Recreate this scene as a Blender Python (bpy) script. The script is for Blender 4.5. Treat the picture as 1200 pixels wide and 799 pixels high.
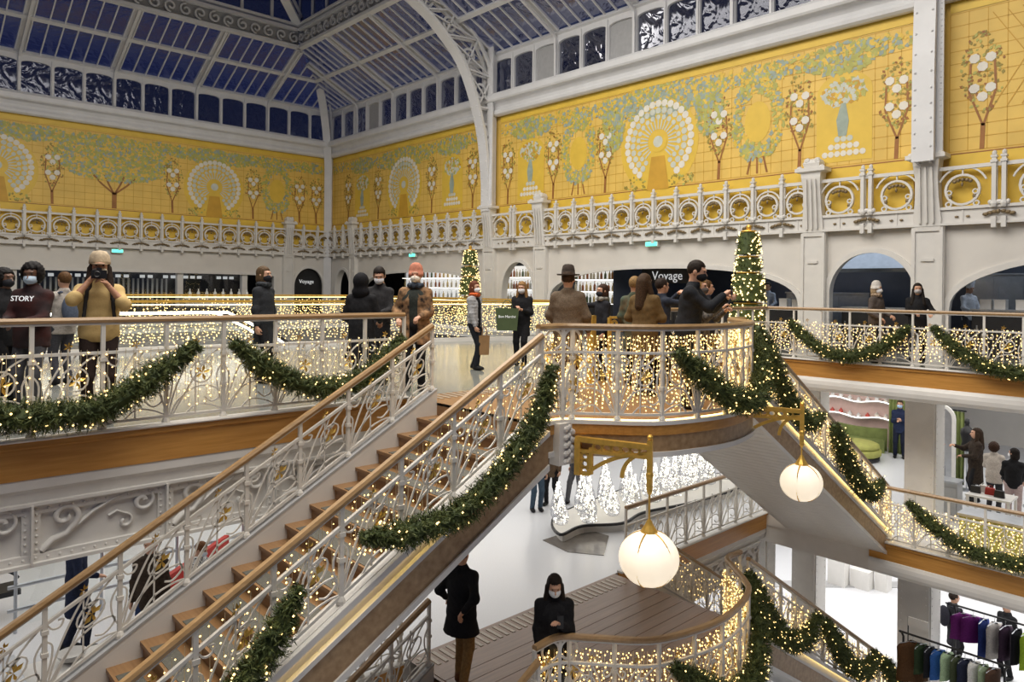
import bpy, bmesh, math, random
import numpy as np
from mathutils import Vector, Matrix

# ---------------------------------------------------------------- scene, camera, light
for o in list(bpy.data.objects):
    bpy.data.objects.remove(o)
SC = bpy.context.scene
COL = SC.collection
RND = random.Random(7)
PI = math.pi

# Room axes: x runs along the stair flights, y across them; z = 0 is the upper shop floor.
EYE = Vector((0.0, 0.0, 1.542))
HEAD = math.radians(-42.875)
ROLL = math.radians(.643)
cam_d = bpy.data.cameras.new('camera')
cam = bpy.data.objects.new('camera', cam_d)
COL.objects.link(cam)
cam.location = EYE
cam.rotation_euler = (Matrix.Rotation(HEAD, 3, 'Z') @ Matrix.Rotation(PI / 2, 3, 'X') @ Matrix.Rotation(ROLL, 3, 'Z')).to_euler()
cam_d.sensor_width = 36.0
cam_d.lens = 840.8 / 1200.0 * 36.0
cam_d.shift_y = -(399.5 - 338.5) / 1200.0
cam_d.clip_start = 0.05
cam_d.clip_end = 300
SC.camera = cam

SC.view_settings.view_transform = 'Standard'
SC.view_settings.look = 'None'
SC.view_settings.gamma = 1.0
SC.view_settings.exposure = 0.0
SC.view_settings.use_curve_mapping = False

world = bpy.data.worlds.new('dusk_sky')
SC.world = world
world.use_nodes = True
wn = world.node_tree
bgn = wn.nodes['Background']
bgn.inputs[0].default_value = (0.022, 0.029, 0.068, 1)
bgn.inputs[1].default_value = 1.0


def area(name, loc, sx, sy, power, col=(1, .95, .88), rot=(0, 0, 0)):
    d = bpy.data.lights.new(name, 'AREA')
    d.shape = 'RECTANGLE'
    d.size = sx
    d.size_y = sy
    d.energy = power
    d.color = col
    o = bpy.data.objects.new(name, d)
    o.location = loc
    o.rotation_euler = rot
    COL.objects.link(o)
    return o


# unseen fill lamps added overhead, and the ceiling lights of the shop floors
area('roof_fill_light', (6, 12, 13.6), 14, 20, 5000, (1, .95, .88))
area('roof_fill_light', (1, 1, 11.5), 10, 8, 1000, (1, .94, .86))
area('shop_ceiling_light', (21.5, 5, -0.5), 6, 18, 520, (1, .98, .95))
area('shop_ceiling_light', (11, 14, -0.9), 12, 8, 320, (1, .98, .96))
area('shop_ceiling_light', (1, 12.5, -0.9), 8, 5, 110, (1, .98, .95))
area('shop_ceiling_light', (22, 6, -4.4), 8, 14, 620, (1, .98, .97))
area('shop_ceiling_light', (9, 13, -4.6), 14, 8, 240, (1, .98, .97))

# ---------------------------------------------------------------- materials


def mat(name, col, rough=.5, metal=0.0, vary=.08, scale=6.0, bump=0.0, bscale=40.0, emit=None, estr=0.0,
        stretch=None, col2=None, spec=None, detail=4.0, sample=True):
    m = bpy.data.materials.new(name)
    m.use_nodes = True
    nt = m.node_tree
    b = nt.nodes['Principled BSDF']
    b.inputs['Roughness'].default_value = rough
    b.inputs['Metallic'].default_value = metal
    if spec is not None:
        b.inputs['Specular IOR Level'].default_value = spec
    tc = nt.nodes.new('ShaderNodeTexCoord')
    mp = nt.nodes.new('ShaderNodeMapping')
    nt.links.new(tc.outputs['Object'], mp.inputs[0])
    if stretch:
        mp.inputs['Scale'].default_value = stretch
    nz = nt.nodes.new('ShaderNodeTexNoise')
    nz.inputs['Scale'].default_value = scale
    nz.inputs['Detail'].default_value = detail
    nt.links.new(mp.outputs[0], nz.inputs['Vector'])
    rp = nt.nodes.new('ShaderNodeValToRGB')
    c1 = col2 if col2 else tuple(max(0, c * (1 - vary * 2)) for c in col)
    c2 = col if col2 else tuple(min(1, c * (1 + vary)) for c in col)
    rp.color_ramp.elements[0].position = .3
    rp.color_ramp.elements[1].position = .7
    rp.color_ramp.elements[0].color = (*c1, 1)
    rp.color_ramp.elements[1].color = (*c2, 1)
    nt.links.new(nz.outputs['Fac'], rp.inputs[0])
    nt.links.new(rp.outputs[0], b.inputs['Base Color'])
    if bump:
        n2 = nt.nodes.new('ShaderNodeTexNoise')
        n2.inputs['Scale'].default_value = bscale
        nt.links.new(mp.outputs[0], n2.inputs['Vector'])
        bp = nt.nodes.new('ShaderNodeBump')
        bp.inputs['Strength'].default_value = bump
        bp.inputs['Distance'].default_value = .02
        nt.links.new(n2.outputs['Fac'], bp.inputs['Height'])
        nt.links.new(bp.outputs[0], b.inputs['Normal'])
    if emit:
        b.inputs['Emission Color'].default_value = (*emit, 1)
        b.inputs['Emission Strength'].default_value = estr
        if not sample:
            m.cycles.emission_sampling = 'NONE'
    return m


def glass_mat(name, tint, refl=.2, rough=.03, wave=0.0):
    m = bpy.data.materials.new(name)
    m.use_nodes = True
    nt = m.node_tree
    for n in list(nt.nodes):
        nt.nodes.remove(n)
    out = nt.nodes.new('ShaderNodeOutputMaterial')
    mx = nt.nodes.new('ShaderNodeMixShader')
    tr = nt.nodes.new('ShaderNodeBsdfTransparent')
    gl = nt.nodes.new('ShaderNodeBsdfGlossy')
    tr.inputs[0].default_value = (*tint, 1)
    gl.inputs[0].default_value = (.7, .72, .8, 1)
    gl.inputs['Roughness'].default_value = rough
    lw = nt.nodes.new('ShaderNodeLayerWeight')
    lw.inputs[0].default_value = .35
    mth = nt.nodes.new('ShaderNodeMath')
    mth.operation = 'MULTIPLY_ADD'
    mth.inputs[1].default_value = .3
    mth.inputs[2].default_value = refl
    nt.links.new(lw.outputs['Fresnel'], mth.inputs[0])
    nt.links.new(mth.outputs[0], mx.inputs[0])
    nt.links.new(tr.outputs[0], mx.inputs[1])
    nt.links.new(gl.outputs[0], mx.inputs[2])
    nt.links.new(mx.outputs[0], out.inputs[0])
    if wave:
        tc = nt.nodes.new('ShaderNodeTexCoord')
        nz = nt.nodes.new('ShaderNodeTexNoise')
        nz.inputs['Scale'].default_value = 1.3
        nz.inputs['Distortion'].default_value = 1.5
        bp = nt.nodes.new('ShaderNodeBump')
        bp.inputs['Strength'].default_value = wave
        bp.inputs['Distance'].default_value = .12
        nt.links.new(tc.outputs['Object'], nz.inputs['Vector'])
        nt.links.new(nz.outputs['Fac'], bp.inputs['Height'])
        nt.links.new(bp.outputs[0], gl.inputs['Normal'])
    return m


def wood_mat(name, c1, c2, rough=.4, axis=0, scale=3.0):
    st = [10, 10, 10]
    st[axis] = .7
    return mat(name, c1, rough, 0, col2=c2, scale=scale, stretch=tuple(st), detail=6, bump=.05, bscale=8)


M = {
    'white': mat('white_paint', (.72, .70, .66), .45, vary=.03, scale=3, bump=.03, bscale=25),
    'white_cool': mat('white_roof_paint', (.74, .74, .74), .45, vary=.03, scale=2),
    'wallwhite': mat('wall_plaster', (.70, .67, .62), .6, vary=.03, scale=1.5, bump=.03, bscale=30),
    'iron': mat('white_iron_paint', (.70, .67, .61), .38, vary=.03, scale=9),
    'greypaint': mat('grey_paint', (.42, .42, .42), .5, vary=.05),
    'wood': wood_mat('honey_wood', (.60, .30, .075), (.47, .215, .045), .35),
    'wood_y': wood_mat('honey_wood_cross', (.60, .30, .075), (.47, .215, .045), .35, axis=1),
    'rail': wood_mat('handrail_wood', (.40, .25, .12), (.29, .175, .075), .3),
    'tread': wood_mat('tread_wood', (.30, .165, .07), (.22, .115, .045), .4, axis=1),
    'parquet': wood_mat('parquet_wood', (.26, .16, .10), (.19, .115, .07), .35, axis=0, scale=2),
    'pad': mat('tread_pad', (.10, .095, .075), .7, vary=.12, scale=30),
    'brownstone': mat('brown_marble', (.44, .29, .15), .4, col2=(.28, .165, .075), scale=14, detail=8),
    'floor': mat('grey_stone_floor', (.22, .225, .205), .14, vary=.06, scale=2.5),
    'terrazzo': mat('white_terrazzo', (.74, .75, .77), .22, vary=.05, scale=60),
    'strip': mat('floor_strip', (.40, .33, .25), .4, vary=.06, scale=20),
    'yellow': mat('mural_yellow', (.82, .55, .125), .55, vary=.06, scale=1.2, bump=.03, bscale=20),
    'ochre': mat('mural_ochre', (.64, .36, .04), .55, vary=.06, scale=2),
    'gold_paint': mat('mural_gold', (.80, .54, .07), .5, vary=.04, scale=2),
    'mgreen': mat('mural_leaf_green', (.50, .48, .12), .55, vary=.1, scale=4),
    'mblue': mat('mural_leaf_blue', (.36, .43, .36), .55, vary=.1, scale=4),
    'mdark': mat('mural_leaf_olive', (.36, .28, .05), .55, vary=.1, scale=4),
    'mbrown': mat('mural_bark', (.36, .15, .035), .55, vary=.1, scale=4),
    'mwhite': mat('mural_petal', (.80, .76, .66), .55, vary=.04, scale=4),
    'mpale': mat('mural_pale', (.62, .64, .55), .55, vary=.06, scale=4),
    'gold': mat('gold_metal', (.82, .50, .10), .35, .55, vary=.1, scale=12),
    'goldleaf': mat('gilt_leaf', (.75, .50, .12), .35, .6, vary=.15, scale=20),
    'bronze': mat('bronze_relief', (.26, .19, .10), .5, .3, vary=.2, scale=15),
    'fir': mat('fir_needles', (.07, .095, .02), .7, col2=(.035, .055, .012), scale=12),
    'fir2': mat('fir_needles_light', (.125, .145, .035), .7, col2=(.07, .09, .02), scale=12),
    'bulb': mat('fairy_bulb', (1, .85, .5), .4, emit=(1, .65, .23), estr=3.4, vary=0),
    'wire': mat('light_wire', (.62, .52, .34), .5),
    'globe': mat('lamp_glass', (.95, .9, .8), .35, emit=(1, .83, .60), estr=.70, vary=.03),
    'led': mat('led_strip', (1, .9, .6), .4, emit=(1, .70, .24), estr=5, vary=0),
    'ledwhite': mat('led_white', (1, 1, 1), .4, emit=(1, .97, .9), estr=4, vary=0),
    'dark': mat('dark_interior', (.025, .027, .032), .5, vary=.1),
    'black': mat('black_metal', (.02, .02, .022), .4, .2, vary=.1),
    'steelblue': mat('kitchen_wall', (.09, .10, .13), .3, .2, vary=.08, scale=2),
    'steel': mat('brushed_steel', (.45, .47, .50), .3, .8, vary=.06),
    'glass': glass_mat('clear_glass', (.93, .96, .95), .06),
    'roofglass': glass_mat('roof_glass', (.45, .48, .75), .10, .08, .25),
    'winglass': glass_mat('clerestory_glass', (.22, .24, .34), .05, .10, .6),
    'exit': mat('exit_sign_face', (.1, .9, .6), .4, emit=(.1, .9, .62), estr=2.2, vary=0),
    'redseat': mat('red_fabric', (.42, .03, .02), .7, vary=.1),
    'pink': mat('pink_shelf', (.70, .50, .45), .5, vary=.04),
    'greenvel': mat('green_velvet', (.20, .24, .07), .7, vary=.1),
    'olive': mat('olive_cushion', (.36, .36, .09), .7, vary=.08),
    'purple': mat('purple_cloth', (.20, .03, .20), .8, vary=.1),
}


# ---------------------------------------------------------------- mesh building
def V(*a):
    return Vector(a)


class MB:
    def __init__(s):
        s.v, s.f, s.m = [], [], []

    def poly(s, pts, m=0):
        n = len(s.v)
        s.v += [tuple(p) for p in pts]
        s.f.append(tuple(range(n, n + len(pts))))
        s.m.append(m)

    def faces(s, vs, fs, m=0):
        n = len(s.v)
        s.v += [tuple(p) for p in vs]
        s.f += [tuple(i + n for i in f) for f in fs]
        s.m += [m] * len(fs)

    def box(s, lo, hi, m=0):
        x0, y0, z0 = lo
        x1, y1, z1 = hi
        s.faces([(x0, y0, z0), (x1, y0, z0), (x1, y1, z0), (x0, y1, z0), (x0, y0, z1), (x1, y0, z1), (x1, y1, z1), (x0, y1, z1)],
                [(0, 3, 2, 1), (4, 5, 6, 7), (0, 1, 5, 4), (1, 2, 6, 5), (2, 3, 7, 6), (3, 0, 4, 7)], m)

    def beam(s, p, q, w, h, up=(0, 0, 1), m=0):
        p, q, up = Vector(p), Vector(q), Vector(up)
        d = (q - p).normalized()
        a = d.cross(up)
        if a.length < 1e-5:
            a = d.cross(Vector((1, 0, 0)))
        a.normalize()
        b = a.cross(d).normalized()
        vs = []
        for c in (p, q):
            for i, j in ((-1, -1), (1, -1), (1, 1), (-1, 1)):
                vs.append(c + a * (i * w / 2) + b * (j * h / 2))
        s.faces(vs, [(0, 3, 2, 1), (4, 5, 6, 7), (0, 1, 5, 4), (1, 2, 6, 5), (2, 3, 7, 6), (3, 0, 4, 7)], m)

    def sweep(s, pts, prof, up=(0, 0, 1), m=0, closed=False, cap=True, scl=None):
        """prof: list of (side, up) offsets swept along pts"""
        pts = [Vector(p) for p in pts]
        n, k = len(pts), len(prof)
        up = Vector(up)
        vs = []
        for i, p in enumerate(pts):
            if closed:
                t = pts[(i + 1) % n] - pts[i - 1]
            else:
                t = pts[min(i + 1, n - 1)] - pts[max(i - 1, 0)]
            if t.length < 1e-9:
                t = Vector((1, 0, 0))
            t.normalize()
            a = t.cross(up)
            if a.length < 1e-4:
                a = t.cross(Vector((.3, 1, 0)))
            a.normalize()
            b = a.cross(t)
            f = scl[i] if scl else 1
            for (x, y) in prof:
                vs.append(p + a * x * f + b * y * f)
        fs = []
        for i in range(n if closed else n - 1):
            j = (i + 1) % n
            for q in range(k):
                r = (q + 1) % k
                fs.append((i * k + q, i * k + r, j * k + r, j * k + q))
        if cap and not closed:
            fs.append(tuple(range(k - 1, -1, -1)))
            fs.append(tuple((n - 1) * k + q for q in range(k)))
        s.faces(vs, fs, m)

    def tube(s, pts, r, n=6, m=0, closed=False, scl=None, up=(0, 0, 1)):
        s.sweep(pts, [(r * math.cos(2 * PI * i / n), r * math.sin(2 * PI * i / n)) for i in range(n)], up, m, closed, True, scl)

    def lathe(s, prof, c=(0, 0, 0), n=12, m=0, fx=None):
        vs, fs = [], []
        k = len(prof)
        for i in range(n):
            a = 2 * PI * i / n
            for j, (r, z) in enumerate(prof):
                f = fx(a, z) if fx else 1
                vs.append((c[0] + r * f * math.cos(a), c[1] + r * f * math.sin(a), c[2] + z))
        for i in range(n):
            i2 = (i + 1) % n
            for j in range(k - 1):
                fs.append((i * k + j, i2 * k + j, i2 * k + j + 1, i * k + j + 1))
        if prof[0][0] > 1e-4:
            fs.append(tuple(i * k for i in range(n - 1, -1, -1)))
        if prof[-1][0] > 1e-4:
            fs.append(tuple(i * k + k - 1 for i in range(n)))
        s.faces(vs, fs, m)

    def ball(s, c, r, m=0, n=8, k=5):
        r = (r, r, r) if isinstance(r, (int, float)) else r
        prof = [(max(1e-5, math.sin(PI * j / k)), -math.cos(PI * j / k)) for j in range(k + 1)]
        vs, fs = [], []
        kk = k + 1
        for i in range(n):
            a = 2 * PI * i / n
            for (q, z) in prof:
                vs.append((c[0] + r[0] * q * math.cos(a), c[1] + r[1] * q * math.sin(a), c[2] + r[2] * z))
        for i in range(n):
            i2 = (i + 1) % n
            for j in range(k):
                fs.append((i * kk + j, i2 * kk + j, i2 * kk + j + 1, i * kk + j + 1))
        s.faces(vs, fs, m)

    def octa(s, c, r, m=0):
        x, y, z = c
        s.faces([(x + r, y, z), (x - r, y, z), (x, y + r, z), (x, y - r, z), (x, y, z + r), (x, y, z - r)],
                [(0, 2, 4), (2, 1, 4), (1, 3, 4), (3, 0, 4), (2, 0, 5), (1, 2, 5), (3, 1, 5), (0, 3, 5)], m)

    def prism(s, outline, fn, t, m=0):
        """outline: 2-D points; fn(a,b,depth)->3-D; a slab of thickness t"""
        n = len(outline)
        vs = [fn(a, b, 0) for a, b in outline] + [fn(a, b, t) for a, b in outline]
        fs = [tuple(range(n)), tuple(range(2 * n - 1, n - 1, -1))]
        for i in range(n):
            j = (i + 1) % n
            fs.append((i, i + n, j + n, j))
        s.faces(vs, fs, m)

    def build(s, name, mats, parent=None, smooth=False, world_parent=(0, 0, 0)):
        me = bpy.data.meshes.new(name)
        a = np.array(s.v, dtype=np.float64).reshape(-1, 3)
        lo, hi = a.min(0), a.max(0)
        c = np.array([(lo[0] + hi[0]) / 2, (lo[1] + hi[1]) / 2, lo[2]])
        a = a - c
        me.from_pydata(a.tolist(), [], s.f)
        mats = mats if isinstance(mats, (list, tuple)) else [mats]
        for mm in mats:
            me.materials.append(M[mm] if isinstance(mm, str) else mm)
        if len(mats) > 1:
            me.polygons.foreach_set('material_index', s.m)
        if smooth:
            me.polygons.foreach_set('use_smooth', [True] * len(me.polygons))
        o = bpy.data.objects.new(name, me)
        COL.objects.link(o)
        o.location = Vector(c)
        if parent:
            o.parent = parent
            o.location = Vector(c) - wloc(parent)
        return o


def wloc(o):
    v = Vector((0, 0, 0))
    while o:
        v += o.location
        o = o.parent
    return v


def put(mesh_from, name, loc, parent=None, rot=None, scale=None):
    """another object that shares a mesh; loc is in world axes"""
    o = bpy.data.objects.new(name, mesh_from.data)
    COL.objects.link(o)
    o.location = Vector(loc)
    if rot is not None:
        o.rotation_euler = rot
    if scale is not None:
        o.scale = scale
    if parent:
        o.parent = parent
        o.location = Vector(loc) - wloc(parent)
    return o


def thing(name, loc, label, cat, group=None, rz=0):
    o = bpy.data.objects.new(name, None)
    COL.objects.link(o)
    o.location = loc
    o.rotation_euler = (0, 0, rz)
    o.empty_display_size = .1
    tag(o, label, cat, group)
    return o


def tag(o, label=None, cat=None, group=None, kind=None):
    if label:
        o['label'] = label
    if cat:
        o['category'] = cat
    if group:
        o['group'] = group
    if kind:
        o['kind'] = kind
    return o


def struct(o, label=None):
    o['kind'] = 'structure'
    if label:
        o['label'] = label
    return o


def snode(name, loc, label=None):
    o = bpy.data.objects.new(name, None)
    COL.objects.link(o)
    o.location = loc
    o.empty_display_size = .1
    return struct(o, label)


def spline(pts, n=8, closed=False):
    """Catmull-Rom through the points"""
    P = [Vector(p) for p in pts]
    out = []
    N = len(P)
    for i in range(N if closed else N - 1):
        p0 = P[i - 1] if (i > 0 or closed) else P[0] * 2 - P[1]
        p1, p2 = P[i], P[(i + 1) % N]
        p3 = P[(i + 2) % N] if (i + 2 < N or closed) else P[-1] * 2 - P[-2]
        for k in range(n):
            t = k / n
            out.append(.5 * ((2 * p1) + (p2 - p0) * t + (2 * p0 - 5 * p1 + 4 * p2 - p3) * t * t + (3 * p1 - p0 - 3 * p2 + p3) * t ** 3))
    if not closed:
        out.append(P[-1])
    return out


class Path:
    """arc-length parametrised plan curve with a height"""
    def __init__(s, pts):
        s.p = [Vector(p) for p in pts]
        s.L = [0]
        for i in range(1, len(s.p)):
            s.L.append(s.L[-1] + ((s.p[i] - s.p[i - 1]).xy.length))
        s.len = s.L[-1]

    def at(s, d):
        d = max(0, min(s.len, d))
        for i in range(1, len(s.p)):
            if d <= s.L[i] + 1e-9:
                t = (d - s.L[i - 1]) / max(1e-9, s.L[i] - s.L[i - 1])
                return s.p[i - 1].lerp(s.p[i], t)
        return s.p[-1].copy()

    def dir(s, d):
        a, b = s.at(d - .02), s.at(d + .02)
        t = Vector((b.x - a.x, b.y - a.y, 0))
        return t.normalized()

# ---------------------------------------------------------------- the place: levels and plan
ZL, ZM = -3.7, -7.4          # lower shop floor, ground floor
EDGE = 8.39                  # front edge of the shop floors along the stairs
SN, SF = 5.8, 7.76            # near and far side of the stair flights
A0, B0 = 5.85, 10.45          # head of the left flight, head of the right flight
NST = 22
RISE = 3.7 / NST
RUNA, RUNB = .303, .275
RW, LW = 20.0, 36.75          # planes of the right and left walls
BAL = 16.1                   # edge of the side balcony

BULGE = [(5.85, 5.85), (6.25, 5.85), (6.55, 5.55), (7.0, 5.08), (7.55, 4.88), (8.15, 4.8), (8.75, 4.88), (9.3, 5.08), (9.75, 5.55), (10.05, 5.85), (10.45, 5.85)]
bulge = spline([(x, y, 0) for x, y in BULGE], 6)


def slab(name, outline, z, t, mats, smooth=False):
    b = MB()
    n = len(outline)
    top = [(x, y, z) for x, y in outline]
    bot = [(x, y, z - t) for x, y in outline]
    b.poly(top, 0)
    b.poly(bot[::-1], 1)
    for i in range(n):
        j = (i + 1) % n
        b.poly([bot[i], bot[j], top[j], top[i]], 1)
    return b.build(name, mats)


VOID = [(16.6, 15.0), (14.4, 15.9), (11, 17.0), (5.6, 17.8), (-9, 18.6)]
fl = slab('floor', [(-9, EDGE), (BAL, EDGE)] + VOID, 0, .3, ['floor', 'white'])
struct(fl, 'polished grey stone floor of the upper gallery')
f2 = slab('floor', [(BAL, -8), (26, -8), (26, 41), (17.4, 41), (17.4, 16.2), (16.6, 15.0), (BAL, EDGE)], 0, .3, ['floor', 'white'])
struct(f2, 'polished grey stone floor along the arcade')
f3 = slab('floor', [(-14, 29.5), (17.4, 29.5), (17.4, 41), (-14, 41)], 0, .3, ['floor', 'white'])
struct(f3, 'polished grey stone floor beyond the escalator well')
g1 = slab('floor', [(-9, EDGE), (BAL, EDGE), (BAL, -8), (30, -8), (30, 38), (-9, 38)], ZL, .3, ['terrazzo', 'white'])
struct(g1, 'white terrazzo floor of the lower shop level')
g2 = slab('floor', [(-9, -9), (34, -9), (34, 38), (-9, 38)], ZM, .3, ['terrazzo', 'white'])
struct(g2, 'white terrazzo floor of the ground level')


def fascia(name, p0, p1, out, z, label, slim=False):
    """wood band, white flange and rounded white beam under a floor edge; out = unit vector to the void"""
    p0, p1, out = V(*p0, 0), V(*p1, 0), V(*out, 0)
    root = snode(name, p0.lerp(p1, .5) + V(0, 0, z - .8), label)
    wm = 'wood' if abs((p1 - p0).x) > abs((p1 - p0).y) else 'wood_y'
    up = V(0, 0, 1)
    side = (p1 - p0).normalized().cross(up)
    sg = 1 if side.dot(out) > 0 else -1
    def sw(nm, prof, mm):
        b = MB()
        b.sweep([p0 + V(0, 0, z), p1 + V(0, 0, z)], [(x * sg, y) for x, y in prof], up)
        return b.build(nm, mm, root)
    sw('wood_band', [(-.02, .0), (.06, .0), (.07, -.02), (.07, -.06), (.04, -.08), (.04, -.38), (-.02, -.38)], wm)
    sw('nosing', [(-.02, .035), (.10, .035), (.11, .015), (.10, -.0), (-.02, -.0)], 'white')
    if slim:
        sw('rounded_beam', [(-.1, -.36), (.02, -.36)] + [(.02 + .09 * math.sin(t * PI / 6), -.52 + .16 * math.cos(t * PI / 6)) for t in range(0, 7)] + [(-.1, -.68)], 'white')
        return root
    sw('flange', [(-.1, -.38), (.03, -.38), (.035, -.48), (.0, -.52), (-.02, -.62), (-.1, -.62)], 'white')
    return root


fascia('trim_1', (-9, EDGE), (A0 - .1, EDGE), (0, -1), 0, 'honey wood edge band of the upper gallery beside the stairs')
fascia('trim_2', (B0 + .1, EDGE), (BAL, EDGE), (0, -1), 0, 'honey wood edge band of the upper gallery right of the landing')
fascia('trim_3', (BAL, EDGE), (BAL, -8), (-1, 0), 0, 'honey wood edge band of the side balcony', True)
fascia('trim_4', (-9, EDGE), (A0 - .1, EDGE), (0, -1), ZL, 'honey wood edge band of the lower gallery beside the stairs')
fascia('trim_5', (B0 + .1, EDGE), (BAL, EDGE), (0, -1), ZL, 'honey wood edge band of the lower gallery right of the landing')
fascia('trim_6', (BAL, 6.0), (BAL, -8), (-1, 0), ZL, 'honey wood edge band of the lower side balcony', True)


# plaster apron where the right flight meets the lower balcony
b = MB()
b.box((BAL + .03, 5.95, ZL - .70), (BAL + .12, EDGE, ZL - .03))
struct(b.build('trim_7', 'white'), 'plain white apron at the foot of the right flight')
b = MB()
b.box((BAL + .12, -8, ZL - .72), (BAL + .3, EDGE, ZL - .3))
struct(b.build('trim_8', 'white'), 'plain white beam under the lower floor edge')


# riveted scroll girder -------------------------------------------------------
def volute(cx, cz, r0, turns, start, flip=1, n=26):
    pts = []
    for i in range(n + 1):
        t = i / n
        a = start + flip * turns * 2 * PI * t
        r = r0 * (1 - .82 * t)
        pts.append((cx + r * math.cos(a), cz + r * math.sin(a)))
    return pts


def girder_panel_mesh():
    b = MB()
    f = lambda x, z, d: (x, d, z)
    W, Z0, Z1 = 1.25, -1.25, -.62
    b.box((0, 0, Z0), (W, .03, Z1))
    b.box((0, -.10, Z0), (W, 0, Z0 + .035))
    b.box((0, -.05, Z0 + .035), (W, 0, Z0 + .11))
    b.box((0, -.10, Z1 - .03), (W, 0, Z1))
    b.box((0, -.05, Z1 - .12), (W, 0, Z1 - .03))
    b.box((0, -.045, Z0 + .1), (.09, 0, Z1 - .1))
    b.box((.0, -.12, Z0 + .02), (.02, 0, Z1 - .02))
    b.box((W - .07, -.045, Z0 + .1), (W, 0, Z1 - .1))
    base = b
    # scroll relief
    r = MB()
    def band(p2, w0, w1, d=.055):
        n = len(p2)
        pts = [V(x, -.03, z) for x, z in p2]
        r.sweep(pts, [(-.5, -.01), (.5, -.01), (.42, .045), (-.42, .045)], (0, -1, 0),
                scl=None) if False else None
        vs, fs = [], []
        for i, (x, z) in enumerate(p2):
            x2, z2 = p2[min(i + 1, n - 1)]
            x1, z1 = p2[max(i - 1, 0)]
            tx, tz = x2 - x1, z2 - z1
            l = math.hypot(tx, tz) or 1
            nx, nz = -tz / l, tx / l
            w = w0 + (w1 - w0) * i / (n - 1)
            for o, dd in ((-w, 0), (-w * .8, -d), (w * .8, -d), (w, 0)):
                vs.append((x + nx * o, dd, z + nz * o))
        for i in range(n - 1):
            for q in range(3):
                fs.append((i * 4 + q, i * 4 + q + 1, i * 4 + q + 5, i * 4 + q + 4))
        r.faces(vs, fs)
    cz = (Z0 + Z1) / 2
    v1 = volute(.30, cz + .12, .13, 1.15, -.6)
    band([(.10, Z0 + .13), (.2, Z0 + .22), (.32, cz - .06), (.40, cz + .03)] + v1, .03, .022)
    v2 = volute(1.03, cz + .14, .13, 1.2, PI * .55, -1)
    band([(.40, cz + .0), (.55, cz + .12), (.75, cz + .22), (.88, cz + .26)] + v2, .012, .03)
    v3 = volute(.86, cz - .05, .085, .9, 1.6, -1)
    band([(.7, cz + .04), (.78, cz + .08)] + v3 + [], .01, .018, .035)
    rv = MB()
    for i in range(12):
        x = .05 + i * .104
        for z in (Z0 + .07, Z1 - .075):
            rv.ball((x, -.05, z), (.016, .014, .016), n=6, k=3)
    for j in range(6):
        z = Z0 + .15 + j * .07
        for x in (.055, W - .04):
            rv.ball((x, -.045, z), (.016, .014, .016), n=6, k=3)
    return base, r, rv


def girder(name, x0, n, y, z, label):
    root = snode(name, (x0 + n * .625, y, z - 1.25), label)
    global GP
    if 'GP' not in globals():
        base, r, rv = girder_panel_mesh()
        a = base.build('girder_panel', 'white')
        c = r.build('scroll_relief', 'white', smooth=True)
        d = rv.build('rivets', 'white', smooth=True)
        GP = [(o, o.location.copy()) for o in (a, c, d)]
        for o, _ in GP:
            bpy.data.objects.remove(o) if False else COL.objects.unlink(o)
    for i in range(n):
        off = V(x0 + i * 1.25, y, z)
        p = put(GP[0][0], 'girder_panel', GP[0][1] + off, root)
        put(GP[1][0], 'scroll_relief', GP[1][1] + off, p)
        q = put(GP[2][0], 'rivets', GP[2][1] + off, p)
        q['kind'] = 'stuff'
    return root


girder('trim_9', 1.35 - 2.5, 5, EDGE + .06, 0, 'white riveted girder with scroll relief under the upper gallery')
girder('trim_10', 10.9, 4, EDGE + .06, 0, 'white riveted girder behind the right flight')
girder('trim_11', 10.9, 4, EDGE + .06, ZL, 'white riveted girder under the lower gallery')


# columns of the shop floors ---------------------------------------------------
def shop_column(x, y, z0, z1, w, name, label):
    root = snode(name, (x, y, z0), label)
    b = MB()
    h = w / 2
    for sx in (-1, 1):
        b.box((x + sx * h - .04, y - h, z0), (x + sx * h + .04, y + h, z1))
        b.box((x - h, y + sx * h - .03, z0), (x + h, y + sx * h + .03, z1))
    b.box((x - h * .82, y - h * .82, z0), (x + h * .82, y + h * .82, z1))
    b.box((x - h - .08, y - h - .08, z0), (x + h + .08, y + h + .08, z0 + .3))
    b.box((x - h - .08, y - h - .08, z1 - .22), (x + h + .08, y + h + .08, z1))
    b.build('shaft', 'white', root)
    r = MB()
    n = int((z1 - z0 - .7) / .16)
    for i in range(n):
        z = z0 + .4 + i * .16
        for s in (-1, 1):
            r.ball((x - h - .04, y + s * (h - .06), z), (.015, .02, .02), n=6, k=3)
            r.ball((x + s * (h - .06), y - h - .03, z), (.02, .015, .02), n=6, k=3)
    q = r.build('rivets', 'white', root)
    q['kind'] = 'stuff'


shop_column(17.85, 5.5, ZL, -.3, .58, 'trim_12', 'white riveted column on the lower shop floor beside the balcony')
shop_column(17.9, 8.05, ZL, -.3, .5, 'trim_13', 'white riveted column near the pink shelf wall')
shop_column(17.6, 8.0, ZM, ZL - .3, .55, 'trim_14', 'white riveted column on the ground floor')
shop_column(17.6, 5.5, ZM, ZL - .3, .62, 'trim_15', 'wide white riveted column on the ground floor near the clothes rails')
shop_column(16.4, 8.6, ZM, ZL - .3, .4, 'trim_16', 'slim white corner column under the lower gallery')
shop_column(25.0, 11.0, ZM, ZL - .3, .7, 'trim_17', 'white column far back on the ground floor')
shop_column(25.0, 5.0, ZM, ZL - .3, .7, 'trim_18', 'white column far back behind the clothes rails')

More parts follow.
